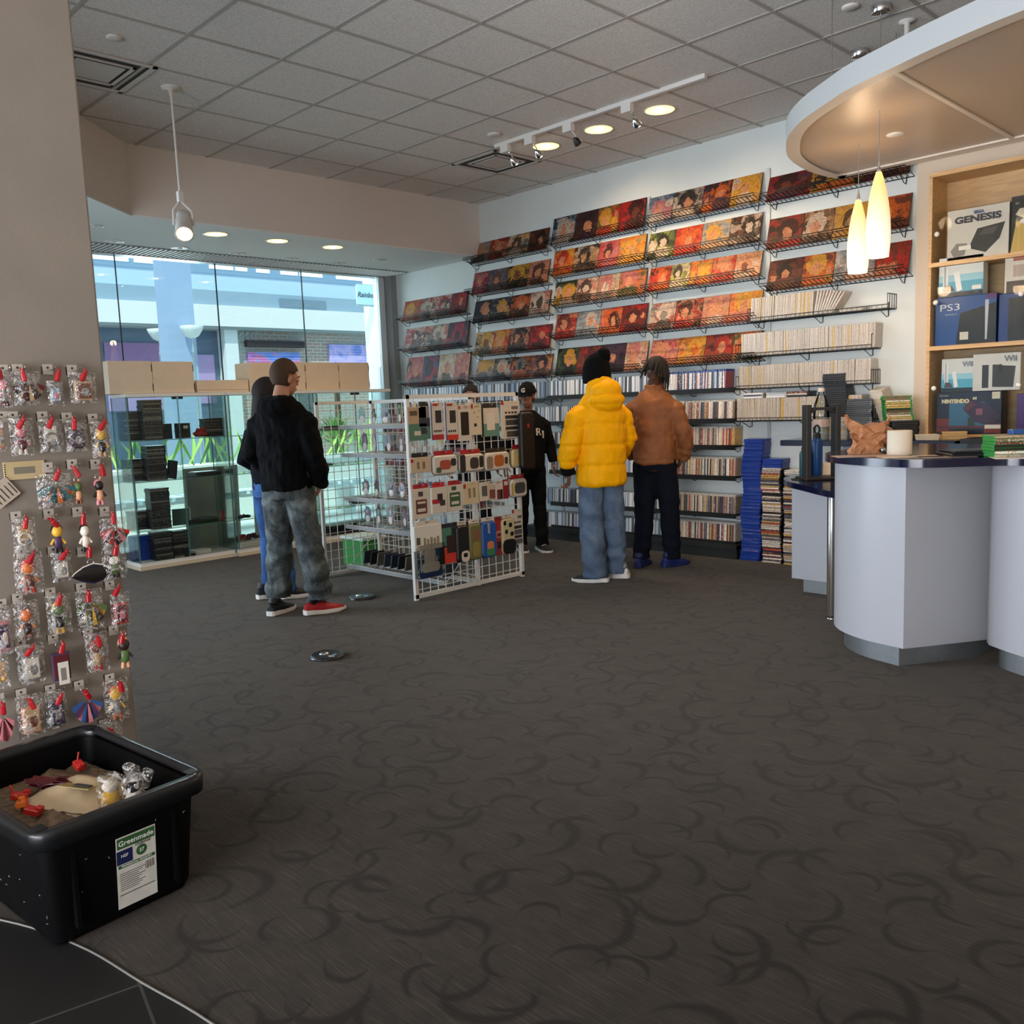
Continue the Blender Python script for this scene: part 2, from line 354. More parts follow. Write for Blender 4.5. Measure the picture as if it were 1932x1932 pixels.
# fill downlights added out of view, behind and beside the camera
for i, (x, y) in enumerate(((2.6, -2.3), (5.2, -1.0), (5.6, -4.6), (3.2, -5.2))):
    downlight(x, y, H, .115, f'added unseen downlight above the entrance side, {ORD[i]} of four', 1, 'downlights above the entrance')
def cap(x, y, z, r, label, h=.012):
    b = MB(); b.lathe([(r * .2, -h), (r * .92, -h), (r, -h * .5), (r, 0)], n=24); o = b.build('sprinkler_cover', M_wfix, None, (x, y, z)); tag(o, label, 'sprinkler cover', 'round white covers')
cap(-.917, -1.554, H, .045, 'round white sprinkler cover on the ceiling beside the pillar')
cap(-.93, 1.572, H, .055, 'round white sprinkler cover on the ceiling before the lit track')
cap(2.164, 1.546, H, .05, 'round white sprinkler cover on the ceiling between canopy and pendant cap')
def vent(x, y, rz, label):
    t = thing('ceiling_vent', label, 'ceiling vent', (x, y, H), rz)
    b = MB()
    for a, w in ((.30, .03), (.20, .02)):
        for k in range(4):
            m = Matrix.Rotation(k * PI / 2, 3, 'Z'); b.box(m @ V((0, a - w / 2, -.008)), (2 * a, w, .008), m)
    b.build('frame', M_vent, t)
    b = MB(); b.bb((-.28, -.28, -.002), (.28, .28, -.0005)); b.build('throat', mat('vent_dark', '#3a3734', 0.8), t)
    b = MB(); b.bb((-.15, -.15, -.012), (.15, .15, -.006)); b.build('centre_plate', M_vent, t)
vent(-1.545, 2.19, 0, 'square metal air vent in the ceiling under the end of the track lights')
vent(-1.50, -1.47, 0, 'square metal air vent in the ceiling half hidden by the pillar')
# track with four small heads
tk = thing('track_light', 'white ceiling track light with four small heads', 'track light', (-.25, 1.80, H))
b = MB(); b.bb((-.90, -.018, -.03), (1.25, .018, 0)); b.build('rail', M_wfix, tk)
for i, (x, lit) in enumerate(((-1.03, 1), (-.735, 1), (-.30, 0), (.30, 1))):
    x += .25
    hd = MB(); hd.bb((x - .045, -.022, -.09), (x + .045, .022, -.03)); hd = hd.build('track_head', M_wfix, tk)
    b = MB(); b.tube([(x + .03, .01, -.09), (x + .045, .03, -.12), (x + .04, .05, -.16)], .005, 6); b.build('arm', M_chrome if lit else M_wfix, hd)
    b = MB(); m = (V((0, .75, -.65))).to_track_quat('Z', 'Y').to_matrix(); c0 = V((x + .04, .05, -.16))
    b.loft([[c0 + m @ V((r * math.cos(a * PI / 8), r * math.sin(a * PI / 8), h)) for a in range(16)] for r, h in ((.012, -.03), (.026, -.01), (.034, .03))], True); b.build('shade', M_chrome if lit else M_black, hd)
    if lit:
        b = MB(); b.ell(c0 + m @ V((0, 0, .03)), (.022, .022, .012)); b.build('bulb', M_lamp, hd)
        spot('track_beam', (x - .25 + .04, 1.93, H - .24), (x - .25 + .25, 3.2, 2.5), 24, (1, .76, .52), 1.6, .8, .03)
# hanging spotlight on a stem
X0, Y0 = -1.512, -.949
t = thing('hanging_spotlight', 'white spotlight hanging on a long stem beside the pillar', 'spotlight', (X0, Y0, H))
b = MB(); b.lathe([(.065, 0), (.06, -.012), (.018, -.02), (.014, -.05), (.001, -.052)], n=20); b.build('ceiling_plate', M_wfix, t)
b = MB(); b.cyl((0, 0, -.04), (.01, 0, -.70), .008, n=8); b.box((.01, 0, -.73), (.035, .035, .07)); b.build('stem', M_wfix, t)
b = MB(); dv = V((.62, -.32, -.72)).normalized(); side = V((.3, .95, 0)).normalized(); c0 = V((.035, -.0, -.93))
for sg in (-1, 1): b.tube([(.01, 0, -.755), c0 + side * sg * .062 + V((0, 0, .10)), c0 + side * sg * .066], .009, 6)
b.build('yoke', M_wfix, t)
m = dv.to_track_quat('Z', 'Y').to_matrix()
def dring(r, h, n=20): return [c0 + m @ V((r * math.cos(2 * PI * a / n), r * math.sin(2 * PI * a / n), h)) for a in range(n)]
b = MB(); b.loft([dring(.028, -.135), dring(.048, -.12), dring(.05, -.055)], True); b.loft([dring(.056, -.05), dring(.06, .09), dring(.064, .10), dring(.056, .10), dring(.05, .04)], False); b.build('lamp_body', M_wfix, t)
b = MB(); b.loft([dring(.056, .098), dring(.05, .05), dring(.02, .03), dring(.001, .03)], False); b.build('reflector', mat('spot_reflector', '#c9b7a4', 0.25, 0.6), t)
b = MB(); b.ell(c0 + m @ V((0, 0, .07)), (.03, .03, .016)); b.build('bulb', M_lamp, t)
spot('hanging_beam', V((X0, Y0, H)) + c0 + dv * .12, V((X0, Y0, H)) + c0 + dv * 4, 25, (1, .8, .6), 0.8, .6)

# ================================================================ oval canopy over the counter with two pendants
ZC = 3.11
rim = [(1.385, 3.125), (1.34, 2.9), (1.345, 2.58), (1.41, 2.24), (1.51, 1.99), (1.69, 1.68), (1.91, 1.44), (2.18, 1.235), (2.36, 1.115), (2.62, 1.0), (2.92, .875), (3.33, .75), (3.9, .68), (4.5, .74), (5.1, .95), (5.7, 1.35), (6.15, 1.9), (6.4, 2.5), (6.42, 3.125)]
rim = smooth_curve(rim, 4)
def inset(P, d):
    out = []
    for i, p in enumerate(P):
        a, b_ = P[max(i - 1, 0)], P[min(i + 1, len(P) - 1)]; tx, ty = b_[0] - a[0], b_[1] - a[1]; L = math.hypot(tx, ty); out.append((p[0] - ty / L * d, p[1] + tx / L * d))
    return out
inn = [(x, min(y, 3.0)) for x, y in inset(rim, .09)]; inn[0] = (inn[0][0], 3.0); inn[-1] = (inn[-1][0], 3.0)
ca = thing('oval_canopy', 'white half oval canopy hanging over the counter under the ceiling', 'canopy', (0, 0, 0))
b = MB(); b.loft([[(x, y, ZC) for x, y in rim], [(x, y, ZC + .13) for x, y in rim], [(x, y, ZC + .13) for x, y in inset(rim, .02)], [(x, y, ZC + .03) for x, y in inset(rim, .02)]], False, True, False)
smooth(b.build('fascia', mat('canopy_paint', '#c2c6c6', 0.6), ca))
b = MB(); n = len(rim)
b.add([(x, y, ZC) for x, y in rim] + [(x, y, ZC) for x, y in inn], [(i, i + 1, n + i + 1, n + i) for i in range(n - 1)], False)
b.bb((1.385, 3.0, ZC - .0), (6.42, 3.125, ZC + .02)); b.bb((2.61, 1.07, ZC - .001), (2.635, 3.0, ZC + .01)); b.bb((4.6, .85, ZC - .001), (4.625, 3.0, ZC + .01))
b.build('rim', mat('canopy_rim', '#e0d6c8', 0.5), ca)
def perf():
    t = NT('perforated_panel'); tc = t.node('TexCoord').outputs['Object']
    mp = t.node('Mapping', i_Vector=tc, i_Scale=(90, 90, 1)).outputs[0]
    v = t.node('TexVoronoi', i_Vector=mp, i_Scale=1.0, i_Randomness=0.0); v.voronoi_dimensions = '2D'
    k = t.ramp(v.outputs['Distance'], [(0.2, '#6f5c4a'), (0.32, '#cbb8a2')]); t.set('Base Color', k); t.set('Roughness', 0.35); t.set('Specular IOR Level', 0.6); return t.m
b = MB(); b.prism(inn, ZC + .012, ZC + .03); b.build('perforated_panel', perf(), ca)
b = MB()
for x, y in ((2.132, 1.376), (2.18, 2.16), (3.9, 1.0), (5.6, 1.8)): b.cyl((x, y, ZC + .03), (x, y, H), .003, n=6)
b.build('hanging_cables', M_alu, ca)
cap(2.141, 2.261, ZC + .012, .055, 'round white sprinkler cover under the oval canopy', .008)
rd = MB(); rd.lathe([(.05, 0), (.045, -.01), (.016, -.014), (.016, -.3), (.001, -.3)], n=16); tag(rd.build('sprinkler_pipe', M_wfix, None, (2.30, 2.03, H)), 'short white sprinkler pipe dropping from the ceiling behind the canopy', 'sprinkler pipe')
def pshade():
    t = NT('pendant_glass'); tc = t.node('TexCoord').outputs['Generated']; z = t.node('SeparateXYZ', i_Vector=tc).outputs[2]
    c = t.ramp(z, [(0.0, '#fff0e2'), (0.4, '#ffe3c4'), (0.75, '#ffd092'), (1.0, '#eeb060')]); t.set('Base Color', c); t.set('Roughness', 0.3); t.set('Emission Color', c); t.set('Emission Strength', 0.62); return t.m
M_sh = pshade()
for x, y, zt, zb, w in ((4.55, 1.25, 2.75, 2.26, 'added unseen pendant lamp farther along the counter, out at the right'), (5.15, 1.75, 2.75, 2.26, 'last added unseen pendant lamp along the counter, out at the right'), (2.288, 1.675, 2.765, 2.266, 'nearer pendant lamp with a tall white bullet glass shade, the right one'), (1.898, 2.259, 2.747, 2.265, 'farther pendant lamp with a tall white bullet glass shade, the left one')):  # the two at the far right are added out of view for warm fill
    t = thing('pendant_lamp', w, 'pendant lamp', (x, y, H), 0, 'pendant lamps over the counter')
    b = MB(); b.lathe([(.055, 0), (.055, -.045), (.05, -.05), (.001, -.05)], n=24); b.build('ceiling_cup', M_chrome, t)
    b = MB(); b.cyl((0, 0, -.05), (0, 0, zt - H), .0025, n=6); b.lathe([(.005, zt - H + .06), (.009, zt - H + .03), (.014, zt - H - .005)], n=10); b.build('cord', M_alu, t)
    h = zt - zb
    pr = [(.016, 0), (.026, -.03), (.044, -.10), (.058, -.18), (.068, -.27), (.0715, -.35), (.069, -.43), (.062, -h)]
    b = MB(); b.lathe([(r, z + zt - H) for r, z in pr], n=28, cap=False); b.build('glass_shade', M_sh, t)
    b = MB(); b.ell((0, 0, zb - H + .05), (.03, .03, .035)); b.build('bulb', M_lamp, t)
    for zz, pw in ((zb - .02, 8 if x < 3 else 20), (zt + .02, 3.5)):
        d = bpy.data.lights.new('pendant_glow', 'POINT'); d.energy = pw; d.color = WARM; d.shadow_soft_size = .05; o = bpy.data.objects.new('pendant_glow', d); COL.objects.link(o); o.location = (x, y, zz)
# ================================================================ outside the shop window
def brick():
    t = NT('brick_wall'); tc = t.node('TexCoord').outputs['Object']; s = t.node('SeparateXYZ', i_Vector=tc); v = t.node('CombineXYZ', i_X=s.outputs[1], i_Y=s.outputs[2]).outputs[0]
    br = t.node('TexBrick', i_Vector=v, i_Scale=1.0, i_Color1=lin('#c79a8c'), i_Color2=lin('#ab9a8e'), i_Mortar=lin('#c6cfc8')); br.inputs['Brick Width'].default_value = .2; br.inputs['Row Height'].default_value = .068; br.inputs['Mortar Size'].default_value = .008
    nz = t.node('TexNoise', i_Vector=tc, i_Scale=1.3, i_Detail=3.0).outputs[0]
    t.set('Base Color', t.mix(t.ramp(nz, [(.4, (0,) * 3), (.6, (.7,) * 3)]), br.outputs[0], lin('#a9b4b0'))); t.set('Roughness', .9); return t.m
def mural(name, cols, sc_=2.0):
    t = NT(name); tc = t.node('TexCoord').outputs['Object']; nz = t.node('TexNoise', i_Vector=tc, i_Scale=sc_, i_Detail=2.0, i_Distortion=1.2).outputs[0]
    n = len(cols); c = t.ramp(nz, [(0.3 + .42 * i / n, k) for i, k in enumerate(cols)]); z = t.node('SeparateXYZ', i_Vector=tc).outputs[2]
    st = t.math('SINE', t.math('MULTIPLY', z, 110.0)); t.set('Base Color', t.mix(t.math('MULTIPLY_ADD', st, .15, .15), c, lin('#dfe6f4'))); t.set('Roughness', .6); return t.m
P = mat
og = MB(); og.bb((-40, -30, -.12), (-4.86, 40, -.02)); o = struct('ground_outside', og, P('paving', '#d6d8d3', .9, var=.06, vscale=4)); 
bd = thing('storefront_building', 'shops across the walkway with white band, brick wall and purple shopfront', 'building', (-12, 0, 0))
def part(name, m, *boxes):
    b = MB()
    for a, c in boxes: b.bb(a, c)
    return b.build(name, m, bd)
part('upper_wall', P('pale_blue_wall', '#c9e2f6', .8), ((-.6, -8, 3.86), (.0, 22, 4.20)))
part('gutter_band', P('grey_blue_band', '#9bb4c6', .8), ((-.6, -8, 3.56), (.15, 22, 3.86)))
part('white_fascia', P('white_band', '#eef2ee', .8), ((-.6, -8, 3.17), (.25, 22, 3.57)))
part('fascia_lip', P('lip_grey', '#98a4a5', .8), ((-.6, -8, 3.12), (.22, 22, 3.17)))
part('clerestory_beam', P('beam_blue', '#8fb0cb', .8), ((-.6, -8, 4.20), (.02, 22, 5.2)))
W = P('skylight_panel', '#ffffff', .5, emit='#f2fbff', estr=1.1)
for y0, y1 in ((2.2, 2.9), (3.0, 3.7), (4.45, 4.95), (5.0, 5.25), (5.45, 5.75), (6.0, 6.4), (6.45, 7.0), (7.35, 7.6), (7.62, 8.3), (8.35, 8.55), (8.9, 9.2)):
    part('skylight_pane', W, ((.02, y0, 4.29), (.03, y1, 4.46)))
part('brick_wall', brick(), ((-.6, 4.9, 0), (-.05, 22, 3.13)))
part('white_post', P('post_white', '#e6efee', .7), ((-.5, 4.62, 0), (.1, 4.9, 3.15)))
part('dark_shopfront', P('shopfront_dark', '#5a7086', .35), ((-.6, -8, 0), (-.2, 4.62, 3.13)))
part('purple_poster', P('purple_poster', '#b49ac8', .5), ((-.2, 2.4, 1.6), (-.17, 3.6, 2.62)), ((-.2, 3.95, 1.7), (-.17, 4.5, 2.65)))
part('poster_band', P('plum_band', '#94709c', .5), ((-.17, 2.4, 2.45), (-.16, 3.6, 2.85)))
part('awning_rail', P('awning_dark', '#2c2527', .6), ((-.05, 5.1, 2.8), (.1, 6.45, 2.93)))
part('mural_shutter', mural('mural_red_blue', ['#4a6cd0', '#5a88e8', '#e05a86', '#a860cc', '#ec7468'], 1.3), ((-.05, 5.15, 1.9), (.0, 6.35, 2.70)))
part('mural_panel', mural('mural_violet', ['#7a9ff0', '#ac9ef0', '#d0bbf6', '#6c86e4'], 1.6), ((-.05, 7.08, 2.5), (.0, 8.2, 2.89)))
part('air_outlet', P('outlet_grey', '#7f95a5', .7), ((.15, 5.85, 3.62), (.17, 6.4, 3.78)), ((.15, 6.42, 3.62), (.17, 6.95, 3.78)))
gf = MB()
r2 = random.Random(3)
for k in range(7):
    y = 5.05 + k % 3 * .13; z = 3.05 - k // 3 * .11; gf.tube([(-.03, y + .05 * math.cos(a * .9 + k), z + .05 * math.sin(a * 1.3 + k * 2)) for a in range(6)], .009, 4)
gf.build('painted_tag', P('graffiti_white', '#d7dedd', .8), bd)
cb = MB(); cb.bb((-.17, -.23, 0), (.17, .23, 5)); tag(cb.build('walkway_column', P('column_blue', '#a4bcda', .8), None, (-9.5, 2.58, 0)), 'square pale blue column outside beyond the glass, behind the street lamps', 'column')
for x, y, z, lab in ((-9.1, 2.64, 2.83, 'street lamp with a white glass bowl before the outdoor column, the right one'), (-10.3, 2.62, 2.88, 'street lamp with a white glass bowl half hidden by the outdoor column, the left one')):
    t = thing('street_lamp', lab, 'street lamp', (x, y, -.02), 0, 'street lamps outside')
    b = MB(); b.lathe([(.08, 0), (.06, .06), (.022, .1), (.02, z - .35), (.03, z - .34), (.012, z - .30), (.012, z - .14), (.03, z - .1)], n=12); b.build('pole', P('lamp_pole', '#a8b6be', .5), t)
    b = MB(); b.lathe([(.04, z - .12), (.10, z - .09), (.16, z), (.185, z + .07), (.172, z + .07), (.09, z - .07)], n=20, cap=False); b.build('glass_bowl', P('bowl_glass', '#dfe8e6', .3), t)
    b = MB(); b.ell((0, 0, z - .02), (.07, .07, .05)); b.build('globe', P('lamp_globe', '#fff6dd', .4, emit='#fff2d0', estr=1.2), t)
# projecting sign on the outside wall
sg = thing('blade_sign', 'small pale projecting sign with handwritten lettering outside at the right window edge', 'sign', (-6.0, 3.83, 3.08))
b = MB(); b.rbox((0, 0, 0), (.36, .28, .025), .02, rot=Matrix(((0, 0, 1), (1, 0, 0), (0, 1, 0)))); b.build('board', P('sign_board', '#b9dcea', .6), sg)
b = MB(); b.cyl((0, -.17, .145), (0, .30, .145), .008); b.cyl((0, -.17, -.15), (0, .30, -.15), .008); b.build('bracket', M_alu, sg)
text('Rainbow', 'lettering', .10, P('sign_ink', '#274050', .6), sg, (.016, 0, 0), (PI / 2, 0, PI / 2), shear=.35, bold=.001)
ch = MB(); ch.bb((-6.3, 3.98, 0), (-5.0, 4.1, 4.2)); tag(ch.build('side_wall', P('side_wall_pale', '#c7d6dd', .8)), 'pale outside side wall carrying the projecting sign', 'wall')
# planting and a low white lattice outside
M_leaf = [P(f'leaf_{i}', c, .55) for i, c in enumerate(('#5d8f3a', '#8fb54a', '#3f6f3a', '#b7cf6a'))]
def palm(x, y, h, n, L, label, seed, spread=1.0):
    r = random.Random(seed); t = thing('fan_palm', label, 'palm', (x, y, -.02), 0, 'palms outside')
    b = MB(); b.lathe([(.09, 0), (.07, h * .4), (.05, h)], n=8); b.build('stem', P('palm_stem', '#6d5a44', .9), t)
    b = MB()
    for k in range(n):
        a = r.random() * 2 * PI; e = r.uniform(.15, 1.35); l = L * r.uniform(.6, 1); d = V((math.cos(a) * math.cos(e) * spread, math.sin(a) * math.cos(e) * spread, math.sin(e))); s = d.cross(V((0, 0, 1))).normalized() * .022
        p0 = V((0, 0, h - .02)); p1 = p0 + d * l * .6; p2 = p0 + d * l + V((0, 0, -.18 * l)); b.mat(k % 4)
        b.add([p0 - s * .4, p0 + s * .4, p1 + s, p1 - s, p2], [(0, 1, 2, 3), (3, 2, 4)], True)
    b.build('fronds', M_leaf, t)
palm(-9.8, 5.75, 1.95, 120, .62, 'fan palm outside with bright green fronds rising above the cardboard boxes', 1)
palm(-8.6, 4.9, .9, 110, .8, 'low fan palm outside seen through the grid rack', 2)
palm(-8.0, 3.35, .95, 90, .7, 'low fan palm outside behind the man in the black hoodie', 3)
palm(-9.4, 6.9, 1.2, 90, .8, 'bushy palm outside nearest the right window edge', 4)
pl = thing('planter_wall', 'low white planter wall outside behind the glass cases', 'planter', (-7.4, 2.5, -.02))
b = MB(); b.bb((-.2, -5, 0), (.2, 4.5, .75)); b.bb((-.25, -5, .75), (.25, 4.5, .80)); b.build('wall', P('planter_white', '#dfe4e0', .8), pl)
b = MB()
for k in range(120):
    y = -5 + k * .08; a = V((r2.uniform(-.15, .15), y, .8)); d = V((r2.uniform(-.3, .3), r2.uniform(-.3, .3), r2.uniform(.3, .6))); s = V((.03, .03, 0)); b.mat(k % 4); b.add([a - s * .3, a + s * .3, a + d * .6 + s, a + d], [(0, 1, 2, 3)], True)
b.build('foliage', M_leaf, pl)
bn = thing('bench', 'white slatted bench outside behind the glass cases', 'bench', (-6.2, 1.6, -.02))
b = MB()
for k in range(22): b.bb((-.2, -2.2 + k * .2, .45), (.2, -2.05 + k * .2, .49))
b.bb((-.22, -2.2, .41), (.22, 2.2, .45)); b.build('slats', P('bench_white', '#e4ebea', .7), bn)
for y in (-1.8, 1.8):
    b = MB(); b.bb((-.18, y - .04, 0), (.18, y + .04, .41)); b.build('leg', P('bench_white', '#e4ebea', .7), bn)
# ================================================================ picture shelves on the back wall
M_wire = mat('black_wire', '#15130f', 0.45, 0.4)
YW = 3.25
def wire_shelf(w, d, n, lip, plate=False, ends=False, tilt=0.0):
    b = MB(); r = .0013; b.M = Matrix.Rotation(-math.atan2(tilt, d), 4, 'X')
    b.bb((0, -.005, -.003), (w, 0, .003)); b.bb((0, -d, -.003), (w, -d + .005, .003)); b.bb((0, -d - .004, lip - .004), (w, -d + .002, lip + .002)); b.bb((0, -d * .5 - .003, -.003), (w, -d * .5 + .003, .003))
    for k in range(n + 1):
        x = w * k / n; b.bb((x - r * .6, -d, -.003), (x + r * .6, 0, .003)); b.bb((x - r * .6, -d - .003, 0), (x + r * .6, -d, lip))
    for x in (.06, w / 2, w - .06):
        b.tube([(x, 0, .06), (x, -.002, -.05), (x, -.04, -.055), (x, -d - .002, -.004)], .004, 4)
    if ends:
        for x in (0, w):
            for k in range(5): b.bb((x - .002, -d * k / 4 - .002, 0), (x + .002, -d * k / 4 + .002, .11))
            b.bb((x - .003, -d, .108), (x + .003, 0, .114))
    if plate: b.bb((0, -d - .008, -.03), (w, -d - .004, .012))
    return b
me_pic = wire_shelf(1.2, .20, 30, .02, tilt=.055).mesh('wire_shelf', M_wire)
me_game = wire_shelf(1.2, .165, 34, .012, plate=True).mesh('wire_shelf', M_wire)
me_bask = wire_shelf(1.2, .165, 30, .03, ends=True).mesh('wire_shelf', M_wire)
def shelf(x, z, me, label, group):
    o = link('wire_shelf', me, None, (x, YW - .002, z)); return tag(o, label, 'wire shelf', group)

def art(cols, seed, figs):
    """printed picture: flat cut-out figures with dark ink lines over a patterned ground"""
    t = NT('art_print'); g = t.node('TexCoord').outputs['Generated']; s = t.node('SeparateXYZ', i_Vector=g)
    uv = t.node('CombineXYZ', i_X=s.outputs[0], i_Y=s.outputs[2], i_Z=seed * 1.37).outputs[0]
    nz = t.node('TexNoise', i_Vector=uv, i_Scale=3.0, i_Detail=3.0, i_Distortion=.8)
    wrp = t.node('VectorMath', operation='MULTIPLY_ADD', i_0=nz.outputs['Color'], i_1=(.35, .35, 0), i_2=uv).outputs[0]
    v = t.node('TexVoronoi', i_Vector=wrp, i_Scale=4.5 + seed % 3); v.feature = 'F1'
    k = t.node('SeparateColor', i_Color=v.outputs['Color']).outputs[0]
    n = len(cols); c = t.ramp(k, [(i / n, x) for i, x in enumerate(cols)], True)
    c = t.mix(.45, c, t.ramp(nz.outputs[0], [(.3, cols[0]), (.5, cols[min(1, n - 1)]), (.7, cols[-1])]))
    sep = t.node('SeparateXYZ', i_Vector=t.node('VectorMath', operation='MULTIPLY_ADD', i_0=nz.outputs['Color'], i_1=(.12, .12, 0), i_2=uv).outputs[0])
    n2 = t.node('TexNoise', i_Vector=uv, i_Scale=9.0, i_Detail=2.0)
    sep = t.node('SeparateXYZ', i_Vector=t.node('VectorMath', operation='MULTIPLY_ADD', i_0=n2.outputs['Color'], i_1=(.16, .16, 0), i_2=t.node('VectorMath', operation='MULTIPLY_ADD', i_0=nz.outputs['Color'], i_1=(.30, .30, 0), i_2=uv).outputs[0]).outputs[0])
    def oval(cx, cy, rx, ry):
        a = t.math('POWER', t.math('MULTIPLY', t.math('SUBTRACT', sep.outputs[0], cx + .23), 1 / rx), 2.0); b = t.math('POWER', t.math('MULTIPLY', t.math('SUBTRACT', sep.outputs[1], cy + .23), 1 / ry), 2.0)
        return t.math('LESS_THAN', t.math('ADD', a, b), 1.0)
    for cx, cy, r_, hair, skin, coat in figs:
        c = t.mix(t.math('MULTIPLY', oval(cx, cy - r_ * 2.0, r_ * 1.3, r_ * 1.3), .75), c, lin(coat)); c = t.mix(t.math('MULTIPLY', oval(cx, cy + r_ * .2, r_ * 1.1, r_ * 1.2), .85), c, lin(hair)); c = t.mix(t.math('MULTIPLY', oval(cx, cy - r_ * .25, r_ * .55, r_ * .75), .9), c, lin(skin))
    d2 = t.math('LESS_THAN', t.math('ABSOLUTE', t.math('SUBTRACT', n2.outputs[0], .5)), .016)
    c = t.mix(t.math('MULTIPLY', d2, .6), c, lin('#1a1110'))
    c = t.mix(t.math('MULTIPLY', t.math('GREATER_THAN', n2.outputs[0], .66), .35), c, lin(cols[-1]))
    w = t.node('TexVoronoi', i_Vector=wrp, i_Scale=5.0); w.feature = 'DISTANCE_TO_EDGE'
    c = t.mix(t.math('MULTIPLY', t.math('LESS_THAN', w.outputs[0], .018), .55), c, lin('#120d0c'))
    t.set('Base Color', t.mix(1.0, c, (.60, .50, .44, 1), 'MULTIPLY')); t.set('Roughness', .6); t.set('Specular IOR Level', .25); return t.m
M_edge = mat('panel_edge', '#2b201a', .7)
CN = {'r': ('red', '#c02a22'), 'c': ('crimson', '#b3183a'), 'o': ('orange', '#e5762a'), 'y': ('yellow', '#e8b63c'), 't': ('tan', '#c9a67a'), 'w': ('white', '#e6ddcf'), 'k': ('black', '#17120f'), 'b': ('blue', '#33588f'), 'n': ('navy', '#1d2640'), 'g': ('green', '#55703f'), 'm': ('maroon', '#5c1f26'), 'p': ('purple', '#4a3350'), 's': ('peach', '#e0a17c'), 'i': ('pink', '#cf7f86'), 'e': ('grey', '#8a8a88'), 'd': ('dark brown', '#33211b'), 'u': ('brown', '#7a4630'), 'l': ('pale blue', '#9db4c8'), 'v': ('lime', '#b7c65a'), 'a': ('teal', '#2c6a72')}
SEC = {'L': (-4.36, 'shelf column beside the window'), 'A': (-3.05, 'shelf column under the ceiling step'), 'B': (-1.79, 'middle shelf column'), 'C': (-.565, 'shelf column under the ceiling downlights'), 'D': (.685, 'shelf column behind the pendant lamps')}
# column, row, z bottom, height, pictures: colours (ground... ; figure hair skin coat)
PICS = [
 ('A', 0, 3.045, .225, 'tel;tsn urs;ssm ywk;ksw du;ksu'), ('B', 0, 3.06, .28, 'anl;wsw pdu;dsp og;ysr mr;kuk'), ('C', 0, 3.07, .25, 'bl;isw wke;ksw pdo;osp ty;ysw'), ('D', 0, 3.05, .21, 'mrk;kup yk;kyo mud;usd'),
 ('A', 1, 2.70, .25, 'mic;isi ueb;use nky;yuk yis;ksk'), ('B', 1, 2.75, .26, 'yor;rso tkw;ktk ri;ksi oye;ysy'), ('C', 1, 2.745, .25, 'kgv;kww or;osr ely;yst udw;kwd'), ('D', 1, 2.66, .26, 'rud;dsr dtu;wsd ty;dty ou;oyu'),
 ('L', 2, 2.52, .25, 'org;yss rew;wek CSM;kwp mrp;rsm'), ('A', 2, 2.385, .25, 'nk;ssk nde;ysk od;osk rwe;wkw'), ('B', 2, 2.445, .25, 'dgk;ysw wti;kwk tew;iwe ogi;isg'), ('C', 2, 2.455, .225, 'ork;oso kvw;kww boy;yyo ort;ssr tsw;suw'), ('D', 2, 2.32, .255, 'umd;ksu ou;yso elw;tes ur;urs'),
 ('L', 3, 2.148, .29, 'CSM;kwp rwk;wek pnc;ckn'), ('A', 3, 2.025, .26, 'kyw;yuk ory;yss kds;dsk mrd;rsm'), ('B', 3, 2.108, .26, 'urs;msr el;wsl ors;kso mrd;dsm'), ('C', 3, 2.09, .26, 'rew;wek rds;dsr sit;ssw yos;ysi'),
 ('L', 4, 1.73, .35, 'wir;isk pbr;kpr tw;wsk wis;isk'), ('A', 4, 1.738, .235, 'byl;yyb ekd;wsk ok;eko yik;ksk'), ('B', 4, 1.735, .28, 'dkg;ysk rum;msr kp;psk twi;iss'), ('C', 4, 1.76, .25, 'cis;ssi oyu;yos rum;rsu ogs;osg')]
SHORT = {'L': 'beside the window', 'A': 'under the ceiling step', 'B': 'in the middle', 'C': 'under the downlights', 'D': 'behind the pendants'}
ROWN = ['top', 'second', 'third', 'fourth', 'fifth']
M_csm = mat('red_lettering', '#9c2f34', .6)
pid = 0; seen = set()
